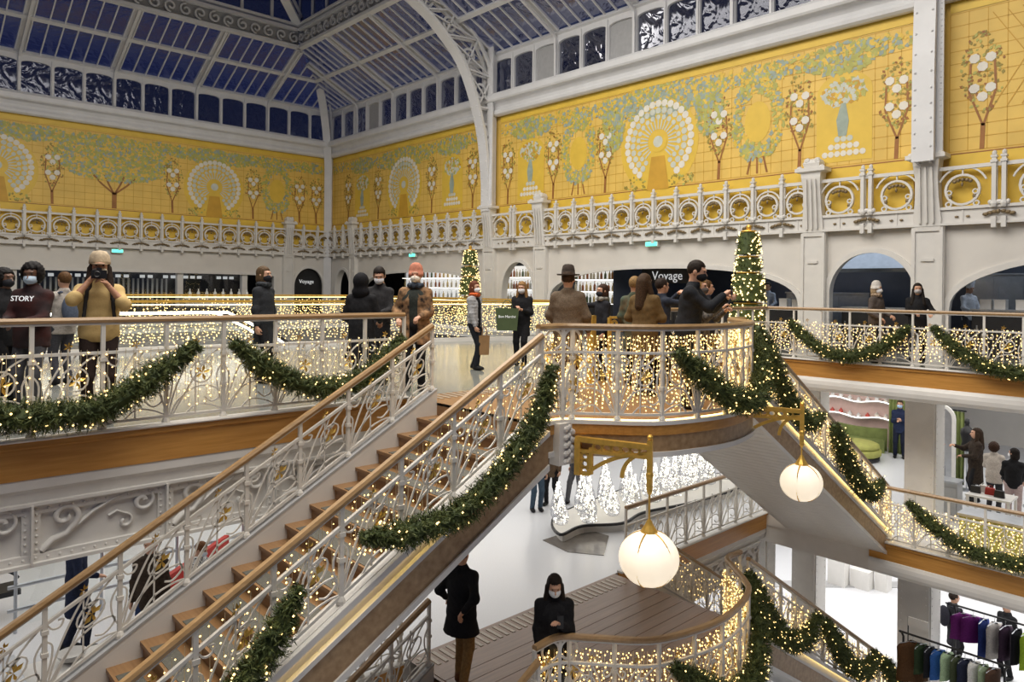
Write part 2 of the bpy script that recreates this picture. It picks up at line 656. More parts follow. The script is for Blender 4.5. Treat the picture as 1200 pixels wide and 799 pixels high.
# back walls of the lower levels
for nm, lo, hi in (('wall_lower_side', (29.5, -8, ZM), (29.8, 34, -.3)), ('wall_lower_back', (-9, 33.2, ZM), (29.5, 33.5, -.3))):
    b = MB()
    b.box(lo, hi)
    struct(b.build(nm, 'wallwhite'), 'white back wall of the lower shop floors')

# ---------------------------------------------------------------- upper hall walls
ZF0, ZF1 = 3.22, 4.66        # pierced frieze
ZC0, ZC1 = 8.75, 9.65        # cornice
ZW0, ZW1 = 9.75, 11.25        # clerestory windows


def right(a, z, d=0.0):       # a runs along y, d goes into the wall
    return (RW + d, a, z)


def left(a, z, d=0.0):
    return (a, LW + d, z)


def arch_curve(c, hw, spring, rise, n=24, p=2.0):
    out = []
    for i in range(n + 1):
        t = PI - PI * i / n
        cx, sz = math.cos(t), math.sin(t)
        out.append((c + hw * math.copysign(abs(cx) ** (2 / p), cx), spring + rise * abs(sz) ** (2 / p)))
    return out


def arcade(name, fn, a0, a1, ops, label):
    """wall from the floor to the frieze with arched openings"""
    root = snode(name, fn((a0 + a1) / 2, 0), label)
    b = MB()
    T = .35
    x = a0
    for (c, hw, spring, rise, p) in ops:
        b.poly([fn(x, 0), fn(c - hw, 0), fn(c - hw, ZF0), fn(x, ZF0)])
        cv = arch_curve(c, hw, spring, rise, 28, p)
        for i in range(len(cv) - 1):
            (p0, q0), (p1, q1) = cv[i], cv[i + 1]
            b.poly([fn(p0, q0), fn(p1, q1), fn(p1, ZF0), fn(p0, ZF0)])
            b.poly([fn(p0, q0), fn(p0, q0, T), fn(p1, q1, T), fn(p1, q1)])
        for e in (c - hw, c + hw):
            b.poly([fn(e, 0), fn(e, spring), fn(e, spring, T), fn(e, 0, T)])
        x = c + hw
    b.poly([fn(x, 0), fn(a1, 0), fn(a1, ZF0), fn(x, ZF0)])
    b.poly([fn(a0, ZF0), fn(a1, ZF0), fn(a1, ZF0, T), fn(a0, ZF0, T)])
    b.build('wall_face', 'wallwhite', root)
    for (c, hw, spring, rise, p) in ops:
        cv = [(c - hw, 0)] + arch_curve(c, hw, spring, rise, 28, p) + [(c + hw, 0)]
        b = MB()
        d = V(*fn(0, 0, 1)) - V(*fn(0, 0, 0))
        b.sweep([fn(q, z, -.01) for q, z in cv], [(-.07, -.03), (.07, -.03), (.07, .05), (-.07, .05)], -d)
        b.build('arch_moulding', 'white', root)
    return root


right_ops = [(.7, 5.0, 1.15, 1.45, 2.3), (7.5, 1.15, 1.5, 1.18, 2.0), (14.4, 5.0, 1.15, 1.2, 2.5), (21.2, 1.0, 1.35, 1.35, 2.0), (28.4, 4.9, 1.3, 1.05, 2.6), (35.2, .85, 1.35, 1.2, 2)]
arcade('wall_right', right, -8, LW, right_ops, 'cream arcade wall with arched shop openings')
left_ops = [(2.0, 14.8, 1.9, .3, 12.0), (18.75, .92, 1.55, 1.07, 2.0)]
arcade('wall_left', left, -14, RW, left_ops, 'cream wall above the dark shop fronts')

# rooms behind the arcade
b = MB()
b.poly([(25.6, -8, 0), (25.6, 16.5, 0), (25.6, 16.5, 3.4), (25.6, -8, 3.4)])
b.poly([(RW + .3, 16.5, 0), (25.6, 16.5, 0), (25.6, 16.5, 3.4), (RW + .3, 16.5, 3.4)])
b.poly([(RW + .3, -8, 3.2), (25.6, -8, 3.2), (25.6, 16.5, 3.2), (RW + .3, 16.5, 3.2)])
struct(b.build('wall_kitchen', 'steelblue'), 'dark blue grey kitchen walls behind the arches')
b = MB()
b.poly([(24.4, 16.6, 0), (24.4, 40.3, 0), (24.4, 40.3, 3.4), (24.4, 16.6, 3.4)])
b.poly([(RW + .3, 16.6, 3.21), (24.4, 16.6, 3.21), (24.4, 40.3, 3.21), (RW + .3, 40.3, 3.21)])
b.poly([(-14, 40.3, 0), (24.4, 40.3, 0), (24.4, 40.3, 3.4), (-14, 40.3, 3.4)])
b.poly([(-14, LW + .3, 3.21), (24.4, LW + .3, 3.21), (24.4, 40.3, 3.21), (-14, 40.3, 3.21)])
struct(b.build('wall_bar', 'dark'), 'dark back walls of the bar and shops')
area('kitchen_ceiling_light', (23, 4, 3.1), 2.5, 18, 170, (.75, .86, 1))
area('bar_ceiling_light', (22.2, 25, 3.1), 2, 12, 110, (1, .93, .82))
area('shop_front_light', (6, 38.5, 3.1), 16, 2, 60, (.85, .9, 1))


# pierced frieze ----------------------------------------------------------------
def ring2(b, cx, cz, r, w, d0, d1, n=20, m=0, a0=0, a1=2 * PI):
    pts = [V(cx + r * math.cos(a0 + (a1 - a0) * i / n), (d0 + d1) / 2, cz + r * math.sin(a0 + (a1 - a0) * i / n)) for i in range(n + (0 if abs(a1 - a0 - 2 * PI) < 1e-6 else 1))]
    h = abs(d1 - d0) / 2
    b.sweep(pts, [(-w / 2, -h), (w / 2, -h), (w / 2, h), (-w / 2, h)], (0, -1, 0), m, closed=abs(a1 - a0 - 2 * PI) < 1e-6)


def frieze_panel_mesh(w, rr):
    b = MB()
    cz = 4.07
    b.box((-w / 2, -.10, ZF0), (w / 2, .02, ZF0 + .06))
    b.box((-w / 2, -.04, ZF0 + .06), (w / 2, .0, 3.60))
    b.box((-w / 2, -.09, 3.60), (w / 2, .01, 3.67))
    b.box((-w / 2, -.09, ZF1 - .09), (w / 2, .01, ZF1))
    b.box((-.02, -.06, ZF0 + .06), (.02, 0, 3.60))
    ring2(b, 0, cz, rr, .055, -.09, .0)
    ring2(b, 0, cz + .02, min(w / 2 - .06, rr + .17), .04, -.07, -.01, 14, 0, 0.12 * PI, .88 * PI)
    b.box((-.015, -.06, cz + rr), (.015, -.01, ZF1 - .05))
    for s in (-1, 1):
        ring2(b, s * (rr - .08), cz - .06, .055, .03, -.10, -.03, 8)
        b.box((s * (w / 2 - .06) - .015, -.06, 3.67), (s * (w / 2 - .06) + .015, 0, ZF1 - .05))
        ring2(b, s * (rr * .82), 3.73, .06, .035, -.08, -.02, 8)
    g = MB()
    for a in (-.9, -.45, 0, .45, .9):
        r = rr - .09
        g.ball((r * math.sin(a) * .8, -.07, cz + rr * .45 + .10 * math.cos(a) - .02), (.055, .03, .05), n=6, k=4)
    g.ball((0, -.09, cz + rr * .35), (.03, .03, .06), n=6, k=4)
    for s in (-1, 1):
        g.ball((s * (rr - .1), -.07, cz - .17), (.05, .03, .065), n=6, k=4)
        g.ball((s * .12, -.06, 3.42), (.05, .025, .03), n=6, k=3)
    return b, g


def frieze_post_mesh(wide=False):
    b = MB()
    h = .045
    xs = (-.1, .1) if wide else (0,)
    for x in xs:
        b.box((x - h, -.15, 3.60), (x + h, -.02, 4.77))
        b.box((x - h - .025, -.17, 4.65), (x + h + .025, 0, 4.71))
        b.box((x - h - .02, -.165, 4.77), (x + h + .02, -.01, 4.82))
        b.ball((x, -.09, 4.87), (.055, .055, .07), n=8, k=5)
        b.box((x - .05, -.15, ZF0 - .10), (x + .05, -.02, 3.38))
        b.ball((x, -.12, 3.68), (.08, .06, .09), n=8, k=4)
        b.ball((x - .08, -.10, 3.72), (.05, .05, .06), n=6, k=4)
        b.ball((x + .08, -.10, 3.72), (.05, .05, .06), n=6, k=4)
    g = MB()
    for s in (-1, 1):
        for k, q in ((.09, .02), (.18, -.0), (.27, -.03)):
            g.ball((s * k, -.10, 3.47 + q), (.07, .04, .045), n=6, k=4)
    g.ball((0, -.16, 3.49), (.05, .03, .06), n=6, k=4)
    return b, g


FR = {}


def frieze_run(root, fn, a0, a1, n, wide, rot):
    w = (a1 - a0) / n
    key = (round(w, 2), wide)
    if key not in FR:
        b, g = frieze_panel_mesh(w, .30 if not wide else .36)
        p1, p2 = b.build('frieze_panel', 'white'), g.build('bronze_flower', 'bronze', smooth=True)
        b, g = frieze_post_mesh(wide)
        p3, p4 = b.build('frieze_post', 'white'), g.build('bronze_leaf', 'bronze', smooth=True)
        FR[key] = [(o, o.location.copy()) for o in (p1, p2, p3, p4)]
        for o, _ in FR[key]:
            COL.objects.unlink(o)
    R = Matrix.Rotation(rot, 3, 'Z')
    for i in range(n):
        c = V(*fn(a0 + (i + .5) * w, 0))
        o1, l1 = FR[key][0]
        pa = put(o1, 'frieze_panel', c + R @ l1, root, (0, 0, rot))
        o2, l2 = FR[key][1]
        q = put(o2, 'bronze_flower', (0, 0, 0), None)
        q.parent = pa
        q.location = l2 - l1
    for i in range(n + 1):
        if i in (0, n):
            continue
        c = V(*fn(a0 + i * w, 0))
        o1, l1 = FR[key][2]
        pa = put(o1, 'frieze_post', c + R @ l1, root, (0, 0, rot))
        o2, l2 = FR[key][3]
        q = put(o2, 'bronze_leaf', (0, 0, 0), None)
        q.parent = pa
        q.location = l2 - l1


frr = snode('trim_19', (RW, 12, ZF0), 'pierced white frieze along the arcade wall')
for a0, a1, n, wd in ((-4.6, 6.1, 7, True), (6.1, 9.0, 2, True), (9.0, 19.8, 12, False), (19.8, 22.85, 2, True), (22.85, 33.95, 12, False), (33.95, 36.75, 3, False)):
    frieze_run(frr, lambda a, z: right(a, z, -.12), a0, a1, n, wd, -PI / 2)
frl = snode('trim_20', (8, LW, ZF0), 'pierced white frieze along the left wall')
for a0, a1, n, wd in ((-5.5, 17.5, 25, False), (17.5, 20, 3, False)):
    frieze_run(frl, lambda a, z: left(a, z, -.12), a0, a1, n, wd, 0)


# pilasters and capitals of the frieze ---------------------------------------------
def pilaster(name, fn, a, w, label, main=False):
    root = snode(name, fn(a, 0, -.25), label)
    def bx(nm, aa0, aa1, z0, z1, d0, d1, mm='white'):
        b = MB()
        p, q = V(*fn(aa0, z0, d0)), V(*fn(aa1, z1, d1))
        b.box([min(p[i], q[i]) for i in range(3)], [max(p[i], q[i]) for i in range(3)])
        return b.build(nm, mm, root)
    bx('shaft', a - w / 2, a + w / 2, 0, 3.3, -.16, 0)
    for s in (-1, 1):
        bx('shaft_edge', a + s * w * .42 - .04, a + s * w * .42 + .04, .3, 3.2, -.2, -.16)
    bx('recessed_frame', a - w * .2, a + w * .2, 2.35, 2.42, -.2, -.16)
    b = MB()
    d = V(*fn(0, 0, 1)) - V(*fn(0, 0, 0))
    # swelling bracket in front of the frieze
    zs = [3.1, 3.4, 3.9, 4.4, 4.72, 4.87, 4.9, 5.0, 5.02, 5.14, 5.24, 5.3]
    ou = [.20, .22, .25, .30, .36, .36, .44, .44, .30, .34, .28, .10]
    wi = [.40, .42, .36, .34, .38, .40, .60, .60, .30, .34, .28, .10]
    vs, fs = [], []
    for z, o_, w_ in zip(zs, ou, wi):
        h = w_ * w
        for aa, dd in ((-h, 0), (-h, -o_), (h, -o_), (h, 0)):
            vs.append(fn(a + aa, z, dd))
    for i in range(len(zs) - 1):
        for q in range(4):
            r = (q + 1) % 4
            fs.append((i * 4 + q, i * 4 + r, i * 4 + 4 + r, i * 4 + 4 + q))
    fs.append(tuple(range((len(zs) - 1) * 4, len(zs) * 4)))
    b.faces(vs, fs)
    for k in (-1, 0, 1):
        p0, p1 = V(*fn(a + k * w * .2, 3.3, -.25)), V(*fn(a + k * w * .18, 4.68, -.38))
        b.beam(p0, p1, .05, .05, d)
    for s in (-1, 1):
        c = fn(a + s * w * .45, 4.97, -.36)
        b.ball(c, (.09, .09, .1))
        b.ball(fn(a + s * w * .2, 5.2, -.25), (.1, .1, .1))
    b.build('capital', 'white', root)
    return root


pil_n = 21
for a, w, mn in ((-4.6, .7, False), (6.1, .75, True), (9.0, .7, False), (19.8, .7, False), (22.85, .75, True), (33.95, .6, False)):
    pilaster('trim_%d' % pil_n, right, a, w, 'white pilaster with scrolled capital on the arcade wall')
    pil_n += 1
pilaster('trim_%d' % pil_n, left, 17.5, .6, 'white pilaster with scrolled capital on the left wall')
pil_n += 1
pilaster('trim_%d' % pil_n, left, 0.5, .6, 'white pilaster at the middle of the left wall')
pil_n += 1


for nm, lo, hi in (('wall_right_upper', (RW + .12, -8, ZF0), (RW + .4, LW + .4, ZC1 + .1)), ('wall_left_upper', (-14, LW + .12, ZF0), (RW + .12, LW + .4, ZC1 + .1))):
    b = MB()
    b.box(lo, hi)
    struct(b.build(nm, 'yellow'), 'plaster wall behind the murals')


# mural ground, cornice, clerestory -----------------------------------------------------
def cornice(name, p0, p1, out, label):
    root = snode(name, (V(*p0) + V(*p1)) / 2 + V(0, 0, ZC0), label)
    def sw(nm, prof, mm):
        b = MB()
        side = (V(*p1) - V(*p0)).normalized().cross(V(0, 0, 1))
        sg = 1 if side.dot(V(*out)) > 0 else -1
        b.sweep([p0, p1], [(x * sg, z) for x, z in prof])
        b.build(nm, mm, root)
    sw('lower_bead', [(0, ZC0), (.14, ZC0), (.22, ZC0 + .06), (.24, ZC0 + .16), (.20, ZC0 + .24), (0, ZC0 + .26)], 'white_cool')
    sw('cove', [(0, ZC0 + .26), (.10, ZC0 + .26), (.12, ZC0 + .38), (.20, ZC0 + .50), (.32, ZC0 + .56), (0, ZC0 + .56)], 'white_cool')
    sw('upper_ledge', [(0, ZC0 + .56), (.40, ZC0 + .56), (.44, ZC0 + .62), (.44, ZC0 + .80), (.36, ZC1), (0, ZC1)], 'white_cool')


cornice('trim_%d' % pil_n, (RW, -8, 0), (RW, LW, 0), (-1, 0, 0), 'white cornice over the mural on the arcade wall')
pil_n += 1
cornice('trim_%d' % pil_n, (-14, LW, 0), (RW, LW, 0), (0, -1, 0), 'white cornice over the mural on the left wall')
pil_n += 1


def clerestory(fn, a_from, a_to, ribs, tag_n, blanks=()):
    """windows 1.1 m wide between ribs, arched heads"""
    wn_ = tag_n
    a = a_from
    step = 1.22 if fn is left else 1.25
    k = 0
    while a < a_to - .2:
        a1 = min(a + step, a_to)
        w = a1 - a
        root = snode('window_%d' % wn_, fn((a + a1) / 2, ZW0, .1), 'tall clerestory window under the glass roof')
        ba = MB()
        # frame: spandrel above an arched head, sill, mullions
        hw = w / 2 - .07
        c = (a + a1) / 2
        cv = arch_curve(c, hw, ZW1 - .28, .14, 10, 2.5)
        for i in range(len(cv) - 1):
            (p0, q0), (p1, q1) = cv[i], cv[i + 1]
            ba.poly([fn(p0, q0), fn(p1, q1), fn(p1, ZW1 + .2), fn(p0, ZW1 + .2)])
            ba.poly([fn(p0, q0), fn(p0, q0, .12), fn(p1, q1, .12), fn(p1, q1)])
        for s in (-1, 1):
            e = c + s * hw
            o = c + s * w / 2
            ba.poly([fn(e, ZW0), fn(o, ZW0), fn(o, ZW1 + .2), fn(e, ZW1 + .2)])
            ba.poly([fn(e, ZW0), fn(e, ZW1 - .28), fn(e, ZW1 - .28, .12), fn(e, ZW0, .12)])
            if s < 0:
                continue
            p, q = V(*fn(o - .035, ZC1, -.06)), V(*fn(o + .035, ZW1, 0))
            ba.box([min(p[i], q[i]) for i in range(3)], [max(p[i], q[i]) for i in range(3)])
        ba.poly([fn(c - hw, ZW0), fn(c + hw, ZW0), fn(c + hw, ZW0, .12), fn(c - hw, ZW0, .12)])
        ba.poly([fn(a, ZC1 - .05), fn(a1, ZC1 - .05), fn(a1, ZW0), fn(a, ZW0)])
        ba.build('frame', 'white_cool', root)
        pb = MB()
        pb.poly([fn(c - hw, ZW0, .1), fn(c + hw, ZW0, .1)] + [fn(p, q, .1) for p, q in cv[::-1]])
        pb.build('pane', 'greypaint' if k in blanks else 'winglass', root)
        wn_ += 1
        k += 1
        a = a1
    return wn_


wnum = clerestory(left, 1.67, 19.97, None, 1)
wnum = clerestory(right, 4.15, 36.65, None, wnum, blanks=(9, 12, 22))
b = MB()
b.poly([left(-14, ZC1), left(1.67, ZC1), left(1.67, ZW1 + .2), left(-14, ZW1 + .2)])
b.poly([right(-8, ZC1), right(4.15, ZC1), right(4.15, ZW1 + .2), right(-8, ZW1 + .2)])
struct(b.build('wall_clerestory', 'white_cool'))

# ---------------------------------------------------------------- murals (flat paint on the wall)
ZP0, ZP1 = 3.4, ZC0 + .02


class Mural:
    """flat paint: every layer lies a few millimetres proud of the yellow ground"""
    def __init__(s, fn):
        s.fn, s.b = fn, MB()
        s.keys = ['ochre', 'gold_paint', 'mgreen', 'mblue', 'mdark', 'mbrown', 'mwhite', 'mpale', 'yellow']

    def poly(s, pts, key, lay=1):
        s.b.poly([s.fn(a, z, .06 - .004 * lay) for a, z in pts], s.keys.index(key))

    def disc(s, a, z, r, key, lay=1, n=14, rz=None):
        rz = rz or r
        s.poly([(a + r * math.cos(2 * PI * i / n), z + rz * math.sin(2 * PI * i / n)) for i in range(n)], key, lay)

    def line(s, pts, w, key, lay=1):
        for i in range(len(pts) - 1):
            (x0, z0), (x1, z1) = pts[i], pts[i + 1]
            l = math.hypot(x1 - x0, z1 - z0) or 1
            nx, nz = -(z1 - z0) / l * w / 2, (x1 - x0) / l * w / 2
            s.poly([(x0 - nx, z0 - nz), (x1 - nx, z1 - nz), (x1 + nx, z1 + nz), (x0 + nx, z0 + nz)], key, lay)

    def leaf(s, a, z, l, ang, key, lay=3, wd=.45):
        c, q = math.cos(ang), math.sin(ang)
        pts = [(-l / 2, 0), (0, -l * wd / 2), (l / 2, 0), (0, l * wd / 2)]
        s.poly([(a + x * c - y * q, z + x * q + y * c) for x, y in pts], key, lay)

    amin, amax = -1e9, 1e9

    def cloud(s, a, z, ra, rz, n, keys, size=.15, hole=0.0):
        for _ in range(n):
            t, r = RND.uniform(0, 2 * PI), math.sqrt(RND.uniform(hole * hole, 1))
            s.leaf(max(s.amin, min(s.amax, a + ra * r * math.cos(t))), min(ZP1 - .2, z + rz * r * math.sin(t)), size * RND.uniform(.7, 1.3), RND.uniform(0, PI), RND.choice(keys), RND.uniform(2, 3.9), .7)

    def shrub(s, a, z0, h):
        """slim tree with two clusters of white flowers"""
        s.line([(a, z0), (a - .02, z0 + h * .22)], .10, 'mbrown', 3)
        s.line([(a - .02, z0 + h * .2), (a - .28, z0 + h * .5), (a - .25, z0 + h * .75)], .05, 'mbrown', 3)
        s.line([(a - .02, z0 + h * .2), (a + .28, z0 + h * .5), (a + .25, z0 + h * .75)], .05, 'mbrown', 3)
        s.cloud(a, z0 + h * .66, .46, h * .36, 150, ['mdark', 'mdark', 'mgreen', 'mbrown'], .095)
        for zz in (z0 + h * .5, z0 + h * .76):
            for dx, dz in ((0, -.14), (-.17, .06), (.17, .08)):
                s.disc(a + dx, zz + dz, .12, 'mwhite', 4 + dx + dz, 7)

    def fan(s, a, z, r):
        """gold roundel with a pale shell fan"""
        s.disc(a, z, r * 1.05, 'gold_paint', 2, 28)
        zc = z + r * .08
        for ring, (rr, nn, sz) in enumerate(((.86, 27, .085), (.70, 23, .075), (.55, 19, .06))):
            for i in range(nn):
                t = -.30 * PI + 1.6 * PI * i / (nn - 1)
                s.disc(a + r * rr * math.cos(t), zc + r * rr * math.sin(t), r * sz, 'mwhite' if ring == 0 else 'mpale', 4, 7)
        for i in range(23):
            t = -.25 * PI + 1.5 * PI * i / 22
            s.line([(a + r * .28 * math.cos(t), zc + r * .28 * math.sin(t)), (a + r * .5 * math.cos(t), zc + r * .5 * math.sin(t))], .05, 'mpale', 4)
        s.disc(a, zc, r * .24, 'gold_paint', 5, 14)
        s.disc(a, zc, r * .13, 'mpale', 5.5, 12)
        s.poly([(a - r * .3, z - r), (a + r * .3, z - r), (a + r * .18, z - r * .25), (a - r * .18, z - r * .25)], 'ochre', 5)
        s.cloud(a - r * .6, z - r * .82, r * .35, r * .16, 26, ['mdark', 'mgreen'], .12)
        s.cloud(a + r * .6, z - r * .82, r * .35, r * .16, 26, ['mdark', 'mgreen'], .12)

    def niche(s, a, z0):
        """round-headed gold panel with a ball tree over a slim blue urn"""
        out = [(a - .75, z0 + .1)] + arch_curve(a, .75, z0 + 2.0, .55, 12) + [(a + .75, z0 + .1)]
        s.poly(out, 'gold_paint', 2)
        s.cloud(a, z0 + 2.0, .58, .38, 150, ['ochre', 'mpale', 'mgreen', 'mpale'], .16)
        s.line([(a, z0 + 1.6), (a, z0 + .8)], .07, 'mdark', 3)
        s.poly([(a - .05, z0 + 1.7), (a + .07, z0 + 1.7), (a + .2, z0 + 1.25), (a + .14, z0 + .8), (a - .08, z0 + .8), (a - .14, z0 + 1.2)], 'mblue', 4)
        for k in range(3):
            for i in range(3 + k * 2):
                s.disc(a + (i - 1 - k) * .17, z0 + .72 - k * .2, .085, 'mwhite' if k else 'mpale', 4, 8)
        s.cloud(a, z0 + 2.95, 1.15, .42, 230, ['mblue', 'mgreen', 'mgreen'], .17)

    def wreath(s, a, z0):
        s.disc(a, z0 + 1.6, .42, 'gold_paint', 2, 16, .62)
        s.cloud(a, z0 + 1.7, .85, 1.3, 420, ['mgreen', 'mblue', 'mgreen', 'gold_paint'], .15, .58)
        s.cloud(a, z0 + 2.95, .95, .35, 160, ['mgreen', 'mblue', 'gold_paint'], .14)
        for k in (-.2, 0, .2):
            s.line([(a + k * 1.6, z0 + .05), (a + k, z0 + .55)], .06, 'mbrown', 3)
        s.cloud(a, z0 + .72, .6, .2, 40, ['mgreen', 'mblue'], .15)

    def trellis(s, a0, a1, z0, z1, st=.32):
        n = max(1, int((a1 - a0) / st))
        for i in range(n + 1):
            s.line([(a0 + (a1 - a0) * i / n, z0), (a0 + (a1 - a0) * i / n, z1)], .018, 'ochre', 1)
        m = int((z1 - z0) / .3)
        for j in range(m + 1):
            zz = z0 + (z1 - z0) * j / m
            s.line([(a0, zz), (a1, zz)], .018, 'ochre', 1)

    def border(s, a0, a1):
        s.poly([(a0, ZP0), (a1, ZP0), (a1, 4.98), (a0, 4.98)], 'gold_paint', 1)
        s.line([(a0, 4.99), (a1, 4.99)], .03, 'mbrown', 2)
        s.poly([(a0, ZP1 - .28), (a1, ZP1 - .28), (a1, ZP1), (a0, ZP1)], 'gold_paint', 4)

    def done(s, a0, a1, label):
        root = thing('mural', s.fn((a0 + a1) / 2, ZP0, .06), label, 'mural', 'garden murals round the hall')
        g = MB()
        p, q = V(*s.fn(a0, ZP0, .06)), V(*s.fn(a1, ZP1, .10))
        g.box([min(p[i], q[i]) for i in range(3)], [max(p[i], q[i]) for i in range(3)])
        g.build('plaster_ground', 'yellow', root)
        o = s.b.build('painted_garden', s.keys, root)
        o['kind'] = 'stuff'


Z0M = 5.05
mr = Mural(right)
mr.amin, mr.amax = 6.6, 22.3
c = 14.43
mr.trellis(6.5, 22.4, Z0M, 8.45)
mr.fan(c, 6.45, 1.5)
mr.cloud(c, 7.95, 2.7, .55, 1000, ['mblue', 'mgreen', 'mblue', 'gold_paint'], .16)
for s in (-1, 1):
    mr.cloud(c + s * 1.95, 7.3, .5, .8, 260, ['mblue', 'mgreen', 'mgreen'], .17)
    mr.shrub(c + s * 2.3, Z0M, 2.6)
    mr.wreath(c + s * 3.6, Z0M)
    mr.shrub(c + s * 4.9, Z0M, 2.7)
    mr.niche(c + s * 6.15, Z0M)
    mr.shrub(c + s * 7.5, Z0M, 2.6)
for q in range(7):
    mr.cloud(7.5 + q * 2.3, 8.12, 1.4, .25, 130, ['mblue', 'mgreen', 'gold_paint', 'gold_paint'], .15)
mr.border(6.5, 22.4)
mr.done(6.5, 22.4, 'yellow garden mural between two iron wall columns with one big pale fan roundel')
mr = Mural(right)
mr.amin, mr.amax = 23.4, 36.5
mr.trellis(23.3, 36.6, Z0M, 8.45)
c = 29.5
mr.fan(c, 6.5, 1.45)
mr.cloud(c, 7.95, 2.6, .5, 700, ['mblue', 'mgreen', 'mgreen', 'gold_paint'], .16)
for s in (-1, 1):
    mr.shrub(c + s * 2.3, Z0M, 2.6)
    mr.niche(c + s * 3.85, Z0M)
    mr.shrub(c + s * 5.3, Z0M, 2.6)
for q in range(6):
    mr.cloud(24.3 + q * 2.3, 8.12, 1.4, .25, 130, ['mblue', 'mgreen', 'gold_paint', 'gold_paint'], .15)
mr.border(23.3, 36.6)
mr.done(23.3, 36.6, 'yellow garden mural between the corner and the latticed roof truss')
mr = Mural(right)
mr.trellis(-8, 5.7, Z0M, 8.45, .4)
for a in (5.0, 3.2, 1.2, -1.0):
    mr.shrub(a, Z0M, 2.8)
for i in range(12):
    mr.line([(4.8 - i * .3, 6), (3.4 - i * .3, 8.3)], .02, 'ochre', 2)
    mr.line([(3.4 - i * .3, 6), (4.8 - i * .3, 8.3)], .02, 'ochre', 2)
mr.border(-8, 5.7)
mr.done(-8, 5.7, 'yellow garden mural with trellis beside the tall riveted column')
ml = Mural(left)
ml.amin, ml.amax = -4.9, 19.8
ml.trellis(-5, 19.9, Z0M, 8.45, .4)
for c in (4.6, 13.6):
    ml.fan(c, 6.4, 1.42)
    for s in (-1, 1):
        ml.shrub(c + s * 2.0, Z0M, 2.6)
    ml.cloud(c, 8.0, 2.4, .36, 480, ['mblue', 'mgreen', 'mgreen'], .16)
for c in (.2, 9.05):
    ml.line([(c, Z0M), (c, Z0M + .7)], .2, 'mbrown', 3)
    for dx in (-.9, -.4, .4, .9):
        ml.line([(c, Z0M + .65), (c + dx * .6, Z0M + 1.1), (c + dx, Z0M + 1.5)], .08, 'mbrown', 3)
    ml.cloud(c, 7.3, 2.5, 1.05, 1500, ['mgreen', 'mgreen', 'mblue', 'gold_paint'], .16)
ml.wreath(16.9, Z0M)
ml.shrub(18.2, Z0M, 2.5)
ml.shrub(19.2, Z0M, 2.5)
for q in range(10):
    ml.cloud(-4 + q * 2.5, 8.1, 1.5, .28, 200, ['mblue', 'mgreen', 'mgreen', 'gold_paint'], .16)
ml.border(-5, 19.9)
ml.done(-5, 19.9, 'long yellow garden mural on the left wall with fan roundels and a spreading tree')


# ---------------------------------------------------------------- glass roof
RS, RZ0, RZ1 = 3.8, ZW1 + .2, 13.3      # depth and heights of the sloping glazing


def lroof(a, t, n=0.0):
    return V(a, LW - RS * t, RZ0 + (RZ1 - RZ0) * t + n)


def rroof(a, t, n=0.0):
    return V(RW - RS * t, a, RZ0 + (RZ1 - RZ0) * t + n)


def roof_side(fn, lim, ribs, a_lo, name, label, up):
    root = snode(name, fn((ribs[0] + ribs[-1]) / 2, 0), label)
    slope = (fn(0, 1) - fn(0, 0)).normalized()
    along = (fn(1, 0) - fn(0, 0)).normalized()
    nrm = along.cross(slope)
    if nrm.z < 0:
        nrm = -nrm
    # ribs with a curved foot
    for a in ribs:
        b = MB()
        tm = 1.0 if a < lim - RS else max(.05, (lim - a) / RS)
        f0 = fn(a, 0)
        inn = V(fn(0, 1).x - fn(0, 0).x, fn(0, 1).y - fn(0, 0).y, 0).normalized()
        pts = [V(f0.x, f0.y, ZW0) + inn * .06, V(f0.x, f0.y, ZW1 - .25) + inn * .08, V(f0.x, f0.y, ZW1 + .05) + inn * .2,
               fn(a, .2, -.22), fn(a, .45 * tm + .02, -.2), fn(a, tm, -.16)]
        b.sweep(spline(pts, 4), [(-.05, -.05), (.05, -.05), (.05, .05), (-.05, .05)], along.cross(V(0, 0, 1)) if False else (inn * -1 + V(0, 0, .4)))
        for s in (-.18, .18):
            b.beam(fn(a + s, .03, -.02), fn(a + s, tm, -.02), .05, .14, nrm)
        b.poly([fn(a - .2, .02, -.01), fn(a + .2, .02, -.01), fn(a + .2, tm, -.01), fn(a - .2, tm, -.01)])
        b.build('rib', 'white_cool', root)
    # purlins
    for t, w in ((.0, .16), (.52, .2), (1.0, .16)):
        b = MB()
        b.beam(fn(a_lo, t, -.05), fn(lim - RS * t, t, -.05), w, .14, nrm)
        b.build('purlin', 'white_cool', root)
    # panes and glazing bars
    rr = sorted(ribs + [lim])
    share = {}
    for i in range(len(rr) - 1):
        x0, x1 = rr[i] + .2, rr[i + 1] - .2
        if rr[i + 1] == lim:
            x1 = lim
        n = 6
        w = (x1 - x0) / n
        for k in range(n):
            pa, pb = x0 + k * w, x0 + (k + 1) * w
            for t0, t1 in ((.04, .49), (.55, .97)):
                tb = min(t1, (lim - pb) / RS)
                ta = min(t1, (lim - pa) / RS)
                if ta - t0 < .05:
                    continue
                tb = max(tb, t0)
                b = MB()
                pts = [fn(pa + .03, t0), fn(pb - .03, t0), fn(pb - .03, tb), fn(pa + .03, ta)]
                full = abs(ta - t1) < 1e-6 and abs(tb - t1) < 1e-6
                key = (round(w, 3), t0)
                if full and key in share:
                    o, base, l0 = share[key]
                    put(o, 'pane', l0 + along * (pa - base), root)
                    continue
                b.poly(pts)
                o = b.build('pane', 'roofglass', root)
                if full:
                    share[key] = (o, pa, wloc(o))
        b = MB()
        for k in range(1, n):
            pa = x0 + k * w
            tm = min(1.0, (lim - pa) / RS)
            if tm > .08:
                b.beam(fn(pa, .01, -.03), fn(pa, tm, -.03), .05, .08, nrm)
        b.build('glazing_bars', 'white_cool', root)
    return root


